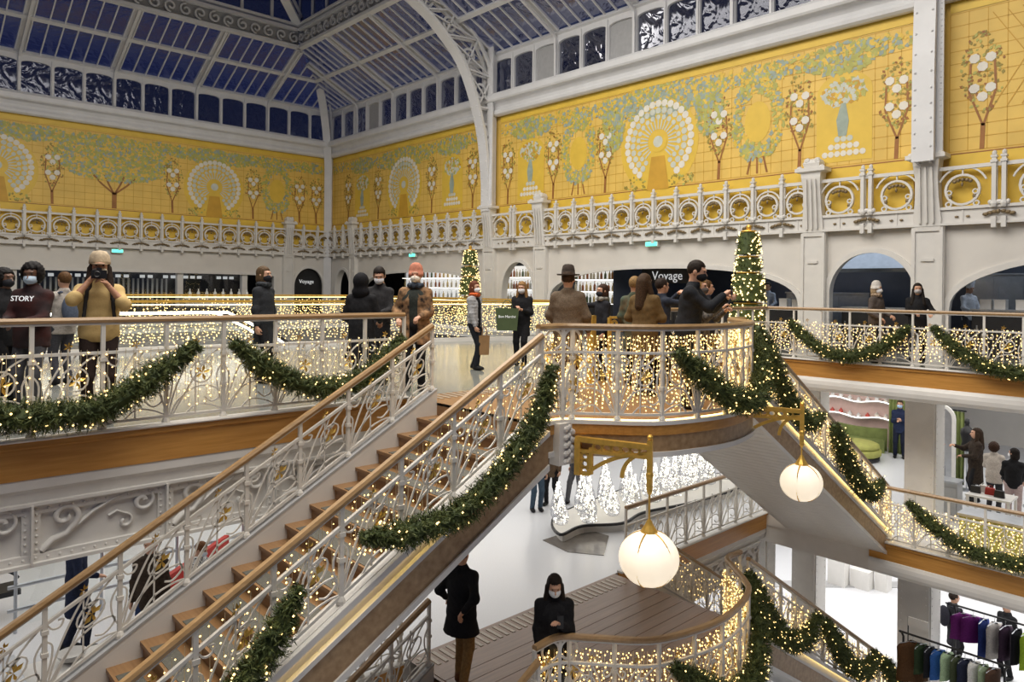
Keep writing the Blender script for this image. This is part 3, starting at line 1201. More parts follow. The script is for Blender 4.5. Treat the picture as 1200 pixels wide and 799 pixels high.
roof_side(lroof, RW, [-1.99, 1.67, 5.33, 8.99, 12.65, 16.31], -4, 'ceiling_glass_left', 'sloping glass roof above the left wall', None)
roof_side(rroof, LW, [.4, 4.15, 7.9, 11.65, 15.4, 19.15, 22.9, 26.65, 30.4, 33.8], -4, 'ceiling_glass_right', 'sloping glass roof above the arcade wall', None)


# ornate lantern beam with scrolls, lantern windows above it
def lantern_side(p0, p1, out, name, n):
    p0, p1, out = V(*p0), V(*p1), V(*out)
    L = (p1 - p0).length
    d = (p1 - p0).normalized()
    root = snode(name, (p0 + p1) / 2 + V(0, 0, RZ1), 'ornate white lantern beam under the roof light')
    zb, zt = RZ1 - .08, RZ1 + .75
    b = MB()
    for z, h, w in ((zb, .14, .3), (zt, .14, .34), (zt + .22, .1, .44)):
        b.beam(p0 + V(0, 0, z), p1 + V(0, 0, z), w, h)
    b.build('chord', 'white_cool', root)
    b = MB()
    b.beam(p0 + V(0, 0, (zb + zt) / 2) - out * .08, p1 + V(0, 0, (zb + zt) / 2) - out * .08, .03, zt - zb)
    b.build('web', 'greypaint', root)
    b = MB()
    k = int(L / .62)
    for i in range(k):
        c = p0 + d * (L * (i + .5) / k)
        pts = []
        for j in range(17):
            t = j / 16
            a = (1 if i % 2 else -1) * (2.4 * PI * t) + (PI / 2 if i % 2 else -PI / 2)
            r = .27 * (1 - .75 * t)
            pts.append(c + d * (r * math.cos(a)) + V(0, 0, (zb + zt) / 2 + r * math.sin(a)) + out * .05)
        b.sweep(pts, [(-.035, -.05), (.035, -.05), (.035, .05), (-.035, .05)], out)
    b.build('scroll_relief', 'white_cool', root)
    # lantern lights
    m = int(L / 1.35)
    for i in range(m):
        a, e = p0 + d * (L * i / m), p0 + d * (L * (i + 1) / m)
        fr = MB()
        fr.beam(a + V(0, 0, zt + .25), a + V(0, 0, zt + 2.0), .14, .14, out)
        fr.beam(a + V(0, 0, zt + 2.0), e + V(0, 0, zt + 2.0), .16, .2)
        w = fr.build('lantern_frame', 'white_cool', root)
        g = MB()
        g.poly([a + d * .07 + V(0, 0, zt + .27), e - d * .07 + V(0, 0, zt + .27), e - d * .07 + V(0, 0, zt + 1.9), a + d * .07 + V(0, 0, zt + 1.9)])
        g.build('pane', 'winglass', root)
    return root


lantern_side((-4, LW - RS, 0), (RW - RS, LW - RS, 0), (0, -1, 0), 'ceiling_lantern_left', 0)
lantern_side((RW - RS, LW - RS, 0), (RW - RS, -4, 0), (-1, 0, 0), 'ceiling_lantern_right', 0)
b = MB()
b.box((-4, -4, 16.3), (RW - RS, LW - RS, 16.5))  # unseen cap added above the lantern to throw light back down
struct(b.build('ceiling_bounce_cap', 'greypaint'), 'unseen grey cap added over the roof lantern to bounce light')


# big latticed ribs ---------------------------------------------------------------------
def truss(name, base, inn, low, upp, w, label, lattice=True):
    """low / upp: lists of (distance inwards, z); chords with lattice between"""
    base, inn = V(*base), V(*inn).normalized()
    side = inn.cross(V(0, 0, 1))
    root = snode(name, base + V(0, 0, ZF1), label)
    def P(d, z):
        return base + inn * d + V(0, 0, z)
    lo = spline([P(*q) for q in low], 6)
    up = spline([P(*q) for q in upp], 6)
    b = MB()
    sec = [(-w / 2, -.06), (w / 2, -.06), (w / 2, .06), (-w / 2, .06)]
    b.sweep(lo, sec, inn * 1.0 + V(0, 0, .35))
    b.build('lower_chord', 'white_cool', root)
    b = MB()
    for s in (-1, 1):
        b.sweep([p + side * s * w * .32 for p in up], [(-.06, -.05), (.06, -.05), (.06, .05), (-.06, .05)], inn * 1.0 + V(0, 0, .35))
    b.build('upper_chord', 'white_cool', root)
    if lattice:
        n = 9
        A = [lo[int(i * (len(lo) - 1) / n)] for i in range(n + 1)]
        B = [up[int(i * (len(up) - 1) / n)] for i in range(n + 1)]
        b = MB()
        for s in (-1, 1):
            o = side * s * w * .28
            for i in range(n):
                b.beam(A[i] + o, B[i + 1] + o, .06, .05, side)
                b.beam(B[i] + o, A[i + 1] + o, .06, .05, side)
                b.beam(A[i] + o, B[i] + o, .07, .05, side)
        b.build('lattice', 'white_cool', root)
        b = MB()
        for i in range(1, n):
            c = (A[i] + B[i] + A[i - 1] + B[i - 1]) / 4
            gap = (A[i] - B[i]).length
            r = max(.08, min(.28, gap * .3))
            pts = [c + inn * (r * math.cos(2 * PI * k / 14)) + V(0, 0, r * math.sin(2 * PI * k / 14)) for k in range(14)]
            b.sweep(pts, [(-.05, -.03), (.05, -.03), (.05, .03), (-.05, .03)], side, closed=True)
        b.build('ring_ornament', 'white_cool', root)
    # rivets along the lower chord
    b = MB()
    for p in lo[::1]:
        for s in (-1, 1):
            b.ball(p + side * s * w * .36 + inn * .07, .028, n=6, k=3)
    q = b.build('rivets', 'white_cool', root)
    q['kind'] = 'stuff'
    return root


ARC_L = [(.25, 4.8), (.28, 6.2), (.6, 8.3), (1.5, 10.5), (2.8, 11.8), (4.1, 12.6), (6, 13.4), (9, 14.0)]
ARC_U = [(.02, 4.8), (.02, 6.4), (.02, 8.4), (.1, 10.4), (1.1, 12.0), (2.6, 13.0), (5, 13.9), (9, 14.6)]
truss('trim_%d' % pil_n, (RW - .1, 22.85, 0), (-1, 0, 0), ARC_L, ARC_U, .5, 'latticed white roof truss rising from the arcade wall')
pil_n += 1
truss('trim_%d' % pil_n, (RW - .1, 6.1, 0), (-1, 0, 0), [(.45, 4.8), (.45, 7), (.45, 10), (1.6, 12), (3.7, 13.1), (8, 14)], ARC_U, .5, 'tall riveted wall column rising to the roof beside the arcade arch')
pil_n += 1
truss('trim_%d' % pil_n, (RW - .1, LW - .1, 0), (-1, -1, 0), [(.15, 0), (.15, 4.9), (.18, 7.2), (.25, 8.6), (1.0, 10.9), (2.6, 12.9), (4.4, 13.9), (8, 15)],
      [(.0, 0), (.0, 4.9), (.0, 7.2), (.0, 8.8), (.3, 11.2), (2.1, 13.4), (4.4, 14.4), (8, 15.5)], .42, 'curved corner rib where the two glass roofs meet', lattice=False)
pil_n += 1
# solid plates of the wall columns
for a, w in ((22.85, .42), (6.1, .42)):
    b = MB()
    b.box((RW - .36, a - w * .9, 4.9), (RW - .30, a - w * .9 + .34, 12))
    b.box((RW - .36, a + w * .4, 4.9), (RW - .30, a + w * .4 + .14, 12))
    b.box((RW - .34, a - w * .5, 4.9), (RW + .02, a - w * .5 + .05, 12))
    b.box((RW - .34, a + w * .45, 4.9), (RW + .02, a + w * .45 + .05, 12))
    struct(b.build('trim_%d' % pil_n, 'white_cool'), 'riveted plates of an iron wall column')
    b = MB()
    for i in range(40):
        z = 5.6 + i * .14
        for s in (0.05, .29):
            b.ball((RW - .36, a - w * .9 + s, z), (.02, .025, .025), n=6, k=3)
        b.ball((RW - .36, a + w * .4 + .07, z), (.02, .02, .02), n=6, k=3)
    q = b.build('rivets', 'white_cool', bpy.data.objects[[o.name for o in COL.objects if o.name.startswith('trim_%d' % pil_n)][-1]])
    q['kind'] = 'stuff'
    pil_n += 1

# ---------------------------------------------------------------- stair flights and landings
def para(b, u0, z0, u1, z1, v0, v1, d0, d1, m=0):
    """bar that follows the slope: plan u0..u1, across v0..v1, from z+d0 to z+d1"""
    vs = [(u0, v0, z0 + d0), (u1, v0, z1 + d0), (u1, v1, z1 + d0), (u0, v1, z0 + d0), (u0, v0, z0 + d1), (u1, v0, z1 + d1), (u1, v1, z1 + d1), (u0, v1, z0 + d1)]
    b.faces(vs, [(0, 3, 2, 1), (4, 5, 6, 7), (0, 1, 5, 4), (1, 2, 6, 5), (2, 3, 7, 6), (3, 0, 4, 7)], m)


def flight(name, u0, dr, run, z0, label, soffit_boards):
    root = thing(name, (u0 + dr * run * NST / 2, (SN + SF) / 2, z0 - RISE * NST), label, 'staircase')
    share = {}
    for i in range(1, NST):
        u = u0 + dr * run * i
        z = z0 - RISE * i
        a, e = sorted((u + dr * .03, u - dr * run))
        if not share:
            b = MB()
            b.box((a, SN, z - .04), (e, SF, z))
            t = b.build('tread', 'tread', root)
            b = MB()
            pa, pe = sorted((u - dr * .0, u - dr * .19))
            b.box((pa, SN + .2, z), (pe, SF - .22, z + .006))
            p = b.build('tread_pad', 'pad', t)
            b = MB()
            ra, re = sorted((u - dr * .02, u - dr * 0))
            b.box((ra, SN, z - RISE), (re, SF, z - .04))
            r = b.build('riser', 'tread', root)
            share = dict(t=(t, wloc(t)), p=(p, wloc(p)), r=(r, wloc(r)))
        else:
            off = V(dr * run * (i - 1), 0, -RISE * (i - 1))
            t = put(share['t'][0], 'tread', share['t'][1] + off, root)
            put(share['p'][0], 'tread_pad', share['p'][1] + off, t)
            put(share['r'][0], 'riser', share['r'][1] + off, root)
    b = MB()
    ra, re = sorted((u0 - dr * .02, u0))
    b.box((ra, SN, z0 - RISE), (re, SF, z0 - .04))
    b.build('riser', 'tread', root)
    ue, ze = u0 + dr * run * NST, z0 - RISE * NST
    q = lambda: (u0, z0, ue, ze)
    b = MB()
    para(b, *q(), SF, SF + .10, -.5, .16)
    b.build('stringer', 'wallwhite', root)
    b = MB()
    para(b, *q(), SF - .005, SF + .12, .16, .19)
    b.build('stringer_cap', 'greypaint', root)
    # near stringer: lit white ledge, brown marble band, white edges
    b = MB()
    para(b, *q(), SN - .10, SN, -.48, .14)
    b.build('stringer', 'white', root)
    b = MB()
    para(b, *q(), SN - .16, SN - .10, -.115, -.06)
    para(b, *q(), SN - .16, SN - .10, -.51, -.44)
    b.build('stringer_edge', 'white', root)
    b = MB()
    para(b, *q(), SN - .135, SN - .10, -.44, -.115)
    b.build('marble_band', 'brownstone', root)
    b = MB()
    para(b, *q(), SN - .13, SN - .115, .085, .10)
    b.build('led_strip', 'led', root)
    b = MB()
    para(b, *q(), SN - .15, SN - .10, .10, .13)
    para(b, *q(), SN - .155, SN - .145, .06, .13)
    b.build('bottom_lip', 'white', root)
    # underside
    if soffit_boards:
        n = 40
        first = None
        for k in range(n):
            ua, ub = u0 + dr * run * NST * k / n, u0 + dr * run * NST * (k + .86) / n
            za, zb = z0 - RISE * NST * k / n, z0 - RISE * NST * (k + .86) / n
            if first is None:
                b = MB()
                para(b, ua, za, ub, zb, SN - .1, SF + .1, -.50, -.48)
                first = (b.build('soffit_board', 'white', root), V(ua, 0, za))
                fw = wloc(first[0])
            else:
                put(first[0], 'soffit_board', fw + V(ua, 0, za) - first[1], root)
        b = MB()
        para(b, *q(), SN - .1, SF + .1, -.478, -.46)
        b.build('soffit_backing', 'bronze', root)
    else:
        b = MB()
        para(b, *q(), SN - .1, SF + .1, -.50, -.47)
        b.build('soffit', 'white', root)
    return root


flight('staircase', A0, -1, RUNA, 0, 'wooden stair flight with dark tread pads leading down from the upper landing past the girder', False)
flight('staircase', B0, 1, RUNB, 0, 'stair flight with grey boarded underside falling away behind the round lamp', True)
flight('staircase', A0, -1, RUNA, ZL, 'lower stair flight beside the man in the black coat', False)
flight('staircase', B0, 1, RUNB, ZL, 'lowest stair flight falling toward the clothes rails', False)


def landing(z, name, label, wood):
    root = snode(name, (8.15, 6.5, z - .5), label)
    out = [(p.x, p.y) for p in bulge] + [(B0, EDGE), (A0, EDGE)]
    b = MB()
    b.poly([(x, y, z) for x, y in out])
    b.poly([(x, y, z - .3) for x, y in out][::-1])
    b.build('landing_deck', 'parquet' if wood else 'tread', root)
    pth = [V(p.x, p.y, z) for p in bulge]
    def band(nm, prof, mm):
        b = MB()
        b.sweep(pth, prof, (0, 0, 1))
        return b.build(nm, mm, root)
    # side > 0 is toward the void
    band('edge_ledge', [(-.08, .0), (.06, .0), (.06, -.045), (-.08, -.045)], 'white')
    band('led_strip', [(-.02, .012), (.0, .012), (.0, .0), (-.02, .0)], 'led')
    band('wood_band', [(-.05, -.045), (.045, -.045), (.045, -.16), (.03, -.17), (-.05, -.17)], 'wood')
    band('marble_band', [(-.05, -.17), (.03, -.17), (.03, -.36), (-.05, -.36)], 'brownstone')
    band('lower_edge', [(-.12, -.36), (.055, -.36), (.055, -.42), (-.12, -.42)], 'white')
    b = MB()
    b.poly([(x, y, z - .42) for x, y in out][::-1])
    b.build('landing_soffit', 'white', root)
    # carved white piers where the flights start
    for px, py in ((6.28, 5.84), (10.02, 5.84)):
        b = MB()
        b.box((px - .17, py - .10, z - .52), (px + .17, py + .06, z - .03))
        pr = b.build('carved_pier', 'white', root)
        b = MB()
        for k in range(9):
            zz = z - .48 + k * .048
            s = 1 if k % 2 else -1
            b.ball((px + s * .06, py - .11, zz), (.05, .025, .035), n=6, k=4)
            b.ball((px + s * .02, py - .12, zz + .02), (.03, .02, .03), n=6, k=4)
        b.build('leaf_relief', 'white', pr)
    # tactile strip where the landing meets the shop floor
    b = MB()
    n = 34
    for k in range(n):
        x = A0 + .1 + (B0 - A0 - .2) * k / n
        b.box((x, EDGE - .42, z), (x + .055, EDGE - .08, z + .008))
    o = b.build('tactile_ribs', 'strip', root)
    return root


landing(0, 'floor_landing', 'wood edged stair landing bulging toward the atrium', False)
landing(ZL, 'floor_landing', 'lower stair landing with dark parquet', True)
# parquet boards of the lower landing
pk = bpy.data.objects.get('floor_landing.001')
fb = None
for k in range(14):
    y = 5.0 + k * .235
    x0 = A0 + .05 if y > 5.85 else 7.0 + max(0, (5.85 - y)) * .1
    x1 = B0 - .05 if y > 5.85 else 9.3
    if y < 5.25:
        x0, x1 = 7.3, 9.0
    if y + .22 > EDGE - .45:
        continue
    b = MB()
    b.box((x0, y, ZL), (x1, y + .225, ZL + .008))
    b.build('plank', 'parquet', pk)


# ---------------------------------------------------------------- iron balustrades
def curves_panel():
    """white iron art nouveau bars of one panel in unit space (s, h)"""
    C = []
    C.append([(.04, .0), (.10, .25), (.22, .55), (.38, .82), (.52, 1.0)])
    C.append([(.06, .0), (.20, .22), (.42, .38), (.68, .42), (.90, .34), (.92, .22), (.78, .16), (.66, .24)])
    C.append([(.10, .0), (.30, .30), (.52, .62), (.72, .86), (.96, 1.0)])
    C.append([(.02, .98), (.10, .84), (.20, .80), (.24, .88), (.17, .92)])
    C.append([(1.0, .08), (.90, .34), (.88, .60), (.97, .74), (1.0, .70)])
    C.append([(0.0, .08), (.08, .34), (.10, .58), (.03, .70), (0.0, .66)])
    C.append([(.32, 0), (.52, .14), (.80, .10), (.98, .02)])
    C.append([(.62, 1.0), (.54, .84), (.60, .74), (.70, .78)])
    return C


CP = [[(p.x, p.y) for p in spline([(a, c, 0) for a, c in cv], 3)] for cv in curves_panel()]
CIRC = [(.60 + .19 * math.cos(2 * PI * i / 14), .64 + .17 * math.sin(2 * PI * i / 14)) for i in range(15)]


def leaf_gold(b, fr, s, h, r):
    """gilt five-leaf sprig"""
    o = fr(s, h)
    t = (fr(s + .02, h) - fr(s - .02, h)).normalized()
    u = V(0, 0, 1)
    n = t.cross(u).normalized()
    for k, a in enumerate((.3, 1.4, 2.4, 3.7, 5.0)):
        d = t * math.cos(a) + u * math.sin(a)
        e = n.cross(d)
        b.faces([o, o + d * r * .55 + e * r * .2 + n * .012, o + d * r, o + d * r * .55 - e * r * .2 + n * .012, o + d * r * .5 - n * .012],
                [(0, 1, 2), (0, 2, 3), (0, 4, 1), (1, 4, 2), (2, 4, 3), (3, 4, 0)])


def balustrade(name, pts, rail_h, label, pw=.625, group=None, gold=True, mid=.80, base=.07, ornament=None, wood='rail', sparse=False, posts_only=False):
    pth = Path(pts)
    c = pth.at(pth.len / 2)
    root = thing(name, (c.x, c.y, min(p.z for p in pth.p)), label, 'balustrade', group)
    n = max(1, round(pth.len / pw))
    w = pth.len / n
    straight = len(pts) == 2
    N = len(pth.p)
    def line(h, w_, h_, mm, nm):
        b = MB()
        k = w_ / 2
        b.sweep([p + V(0, 0, h) for p in pth.p], [(-k, -h_ / 2), (k, -h_ / 2), (k, h_ / 2), (-k, h_ / 2)])
        return b.build(nm, mm, root)
    b = MB()
    b.sweep([p + V(0, 0, rail_h) for p in pth.p], [(-.036, -.03), (.036, -.03), (.042, .0), (.026, .026), (-.026, .026), (-.042, .0)])
    b.build('handrail', wood, root)
    line(rail_h - .042, .05, .022, 'iron', 'rail_strip')
    line(mid, .035, .03, 'iron', 'top_bar')
    line(base, .035, .03, 'iron', 'bottom_bar')
    shared = {}
    for i in range(n + 1):
        p = pth.at(i * w)
        if 'post' in shared:
            put(shared['post'][0], 'post', shared['post'][1] + p - shared['post'][2], root)
        else:
            b = MB()
            b.box((p.x - .02, p.y - .02, p.z), (p.x + .02, p.y + .02, p.z + rail_h - .03))
            b.lathe([(.045, -.012), (.045, .02), (.03, .05), (.022, .06)], (p.x, p.y, p.z), 8)
            b.box((p.x - .03, p.y - .03, p.z + mid - .09), (p.x + .03, p.y + .03, p.z + mid - .05))
            b.box((p.x - .03, p.y - .03, p.z + .36), (p.x + .03, p.y + .03, p.z + .40))
            o = b.build('post', 'iron', root)
            shared['post'] = (o, wloc(o), p)
    H = mid - base
    for i in range(n):
        s0 = i * w
        def fr(s, h):
            q = pth.at(s0 + s * w) if straight or 0 <= s0 + s * w <= pth.len else pth.at(s0 + s * w)
            return V(q.x, q.y, q.z + base + h * H)
        if straight and 'panel' in shared:
            off = pth.at(s0) - shared['s0']
            a = put(shared['panel'][0], 'scroll_panel', shared['panel'][1] + off, root)
            if gold:
                put(shared['gold'][0], 'gilt_sprig', shared['gold'][1] + off, a)
                put(shared['fin'][0], 'gilt_finial', shared['fin'][1] + off, a)
            continue
        t = pth.dir(s0 + w / 2)
        nrm = V(0, 0, 1).cross(t)
        b = MB()
        flip = (i % 2 == 1) and not straight
        for cv in CP + [CIRC]:
            q = [fr(1 - s if flip else s, h) for s, h in cv]
            b.sweep(q, [(-.008, -.007), (.008, -.007), (.008, .007), (-.008, .007)], nrm, cap=False)
        m0, m1 = fr(.5, 0), fr(.5, 1.0)
        b.beam(m0, m1 + V(0, 0, .05), .014, .014, nrm)
        o = b.build('scroll_panel', 'iron', root)
        if gold:
            g = MB()
            leaf_gold(g, fr, .62, .62, .095)
            og = g.build('gilt_sprig', 'goldleaf', o)
            g = MB()
            leaf_gold(g, fr, .5, 1.1, .05)
            ot = g.build('gilt_finial', 'goldleaf', o)
        if straight:
            shared['panel'] = (o, wloc(o))
            shared['s0'] = pth.at(s0)
            if gold:
                shared['gold'] = (og, wloc(og))
                shared['fin'] = (ot, wloc(ot))
    if ornament:
        for s in ornament:
            p = pth.at(s)
            t = pth.dir(s)
            nrm = V(0, 0, 1).cross(t) * 1.0
            b = MB()
            def pt(x, h):
                return p + t * x + V(0, 0, h)
            def bar(c2, r=.013):
                b.sweep(spline([pt(x, h) for x, h in c2], 4), [(-r, -r * .8), (r, -r * .8), (r, r * .8), (-r, r * .8)], nrm, cap=False)
            bar([(0, 0), (0, .5), (0, rail_h - .05)], .02)
            for sx in (-1, 1):
                cc = [(sx * (.115 + .105 * math.cos(a)), rail_h - .165 + .115 * math.sin(a)) for a in [2 * PI * k / 12 for k in range(13)]]
                bar(cc)
                bar([(sx * .02, .02), (sx * .05, .45), (sx * .13, .72), (sx * .215, rail_h - .19)])
                bar([(sx * .02, .10), (sx * .07, .42), (sx * .26, .64), (sx * .36, .78)])
                bar([(sx * .03, .06), (sx * .18, .22), (sx * .30, .16), (sx * .24, .06)])
            b.build('fan_newel', 'iron', root)
            for x, h in ((.16, .70), (-.18, .42), (.14, .40), (-.22, .76)):
                g = MB()
                leaf_gold(g, lambda a, c, x=x: p - nrm * .03 + t * (x + a) + V(0, 0, c), 0, h, .10)
                g.build('gilt_sprig', 'goldleaf', root)
    return root


RH = 1.144
RS_ = 1.0
y0 = EDGE - .02
balustrade('balustrade', [(-1.16, y0, .03), (5.72, y0, .03)], RH, 'white iron balustrade with gilt sprigs on the upper gallery before the tan pullover')
ga = lambda u, z: (u, SF + .06, z)
NA = 21
balustrade('balustrade', [(A0 - RUNA * NA, SF + .06, -RISE * NA + .19), (A0 - .05, SF + .06, .19 - .02)], RS_ - .13, 'sloping white iron balustrade on the girder side of the main stair flight', pw=.61, mid=.66, base=.05)
balustrade('balustrade', [(A0 - RUNA * NA, SN - .06, -RISE * NA + .14), (A0 - .05, SN - .06, .12)], RS_ - .10, 'sloping white iron balustrade with hanging lights on the open side of the main stair flight', pw=.61, mid=.68, base=.06)
bal_b = [V(p.x, p.y, .0) for p in bulge]
balustrade('balustrade', bal_b, RH - .03, 'curved white iron balustrade round the bulging upper landing', pw=.55, ornament=(.42, Path(bal_b).len - .42))
balustrade('balustrade', [(B0 + .05, SN - .06, .12), (B0 + RUNB * NST, SN - .06, -RISE * NST + .14)], RS_ - .10, 'sloping white iron balustrade of the flight behind the smaller round lamp', pw=.55, mid=.68, base=.06)
balustrade('balustrade', [(B0 + .3, y0, .03), (BAL - .05, y0, .03)], RH, 'white iron balustrade on the upper gallery right of the landing')
balustrade('balustrade', [(BAL - .04, EDGE - .05, .03), (BAL - .04, -3.0, .03)], RH, 'white iron balustrade along the upper side balcony')
balustrade('balustrade', [(BAL - .04, 5.75, ZL + .03), (BAL - .04, -3.0, ZL + .03)], RH, 'white iron balustrade along the lower side balcony', gold=False)
bal_l = [V(p.x, p.y, ZL) for p in bulge]
balustrade('balustrade', bal_l, RH - .03, 'curved white iron balustrade round the lower parquet landing', pw=.55, ornament=(.42, Path(bal_l).len - .42))
balustrade('balustrade', [(B0 + .05, SN - .06, ZL + .12), (B0 + RUNB * NST, SN - .06, ZL - RISE * NST + .14)], RS_ - .10, 'lowest sloping white iron balustrade leading down to the clothes rails', pw=.55, mid=.68, base=.06, gold=False)
balustrade('balustrade', [(B0 + .05, SF + .06, ZL + .12), (B0 + RUNB * NST, SF + .06, ZL - RISE * NST + .14)], RS_ - .10, 'wall side balustrade of the lowest flight under the lit globe', pw=.55, mid=.68, base=.06, gold=False)
balustrade('balustrade', [(B0 + .3, y0, ZL + .03), (BAL - .05, y0, ZL + .03)], RH, 'white iron balustrade on the lower gallery beside the lit glass trees', gold=False)
balustrade('balustrade', [(A0 - RUNA * 12, SN - .06, ZL - RISE * 12 + .14), (A0 - .05, SN - .06, ZL + .12)], RS_ - .10, 'sloping iron balustrade below the lower landing, open side', pw=.61, mid=.68, base=.06, gold=False)
balustrade('balustrade', [(A0 - RUNA * 12, SF + .06, ZL - RISE * 12 + .19), (A0 - .05, SF + .06, ZL + .17)], RS_ - .13, 'sloping iron balustrade that the man in the black coat holds', pw=.61, mid=.66, base=.05, gold=False)
balustrade('balustrade', [(-1.16, y0, ZL + .03), (5.72, y0, ZL + .03)], RH, 'iron balustrade of the lower gallery under the girder', gold=False)


# ---------------------------------------------------------------- fairy lights
def light_curtain(name, pts, top, bot, gap, step, r, label, out=(0, 0), jit=.03, wires=True, skip=0.0):
    rr = random.Random(len(label) * 7 + int(pts[0][0] * 10))
    pth = Path(pts)
    b = MB()
    w = MB()
    n = int(pth.len / gap)
    for i in range(n):
        s = (i + .5) * gap + rr.uniform(-.3, .3) * gap
        p = pth.at(s)
        bt = bot + rr.uniform(0, .18)
        x, y = p.x + out[0] + rr.uniform(-.01, .01), p.y + out[1] + rr.uniform(-.01, .01)
        if wires:
            w.beam((x, y, p.z + bt), (x + rr.uniform(-.03, .03), y, p.z + top), .004, .004, (1, 0, 0))
        h = bt + rr.uniform(0, step)
        while h < top:
            if rr.random() > skip:
                b.octa((x + rr.uniform(-jit, jit), y + rr.uniform(-jit, jit), p.z + h), r * rr.uniform(.75, 1.25))
            h += step * rr.uniform(.8, 1.2)
    c = pth.at(pth.len / 2)
    root = thing(name, (c.x, c.y, min(q.z for q in pth.p) + bot), label, 'string lights', 'fairy light curtains on the balustrades')
    root['kind'] = 'stuff'
    o = b.build('bulbs', 'bulb', root)
    o['kind'] = 'stuff'
    if wires:
        q = w.build('wires', 'wire', root)
        q['kind'] = 'stuff'
    return root


LC = light_curtain
LC('fairy_lights', [(0, y0, .03), (5.6, y0, .03)], .84, .12, .085, .085, .0095, 'warm fairy lights hanging on the upper gallery balustrade', (0, -.03))
LC('fairy_lights', [(A0 - RUNA * 17, SN - .06, -RISE * 17 + .14), (A0 - .1, SN - .06, .14)], .76, .08, .075, .08, .0095, 'warm fairy lights hanging on the open side of the main stair flight', (0, .03))
LC('fairy_lights', [tuple(p) for p in bal_b], 1.0, .05, .036, .052, .0115, 'dense warm fairy lights round the bulging upper landing', (0, .05))
LC('fairy_lights', [(B0, SN - .06, .12), (B0 + RUNB * NST, SN - .06, -RISE * NST + .14)], .82, .05, .042, .055, .0135, 'dense warm fairy lights on the flight behind the smaller round lamp', (0, .03))
LC('fairy_lights', [(BAL - .04, EDGE - .1, .03), (BAL - .04, 1.5, .03)], .84, .08, .062, .07, .014, 'warm fairy lights along the upper side balcony', (.03, 0))
LC('fairy_lights', [(B0 + .3, y0, .03), (BAL - .1, y0, .03)], .84, .10, .085, .085, .0125, 'warm fairy lights on the upper gallery right of the landing', (0, .03))
LC('fairy_lights', [(BAL - .04, 5.7, ZL + .03), (BAL - .04, 1.5, ZL + .03)], .84, .08, .055, .065, .014, 'warm fairy lights along the lower side balcony', (.03, 0))
LC('fairy_lights', [tuple(p) for p in bal_l], .95, .05, .045, .06, .0115, 'dense warm fairy lights round the lower parquet landing', (0, .05))
LC('fairy_lights', [(B0, SN - .06, ZL + .12), (B0 + RUNB * NST, SN - .06, ZL - RISE * NST + .14)], .80, .05, .06, .07, .0125, 'warm fairy lights on the lowest flight above the clothes rails', (0, .03))
LC('fairy_lights', [(B0 + .1, SF + .06, ZL + .12), (B0 + RUNB * 14, SF + .06, ZL - RISE * 14 + .14)], .80, .05, .09, .1, .011, 'fairy lights behind the large round lamp', (0, .03))
# glass parapet of the escalator well with its own light curtain
well = [(17.4, 16.2, 0), (16.6, 15.0, 0), (14.4, 15.9, 0), (11, 17.0, 0), (5.6, 17.8, 0), (-6, 18.4, 0)]
LC('fairy_lights', [(x, y + .08, z) for x, y, z in well], 1.02, .10, .075, .07, .0165, 'bright fairy light curtain round the escalator well', (0, 0), .05, False)
LC('fairy_lights', [(17.3, 17, 0), (17.3, 29.3, 0), (-6, 29.3, 0)], 1.02, .1, .14, .12, .02, 'far fairy light curtain on the back edge of the escalator well', (0, 0), .05, False)
for q, (lab, wl) in enumerate((('glass parapet with gold rail on the front edge of the escalator well', well), ('glass parapet on the back edge of the escalator well', [(17.3, 16.6, 0), (17.3, 29.4, 0), (-6, 29.4, 0)]))):
    rt = thing('glass_parapet', wl[len(wl) // 2], lab, 'parapet')
    b = MB()
    b.sweep([V(*p) + V(0, 0, 1.16) for p in wl], [(-.04, -.03), (.04, -.03), (.04, .03), (-.04, .03)])
    b.build('rail', 'gold', rt)
    b = MB()
    b.sweep([V(*p) + V(0, 0, .04) for p in wl], [(-.06, -.06), (.06, -.06), (.06, .07), (-.06, .07)])
    b.build('base_kerb', 'white', rt)
    b = MB()
    b.sweep([V(*p) + V(0, 0, 1.08) for p in wl], [(-.03, -.012), (-.02, -.012), (-.02, .012), (-.03, .012)])
    b.build('led_strip', 'led', rt)
    for i in range(len(wl) - 1):
        p, e = V(*wl[i]), V(*wl[i + 1])
        n = max(1, int((e - p).length / 1.6))
        for k in range(n):
            a, c = p.lerp(e, (k + .02) / n), p.lerp(e, (k + .98) / n)
            b = MB()
            b.poly([a + V(0, 0, .1), c + V(0, 0, .1), c + V(0, 0, 1.12), a + V(0, 0, 1.12)])
            b.build('pane', 'glass', rt)


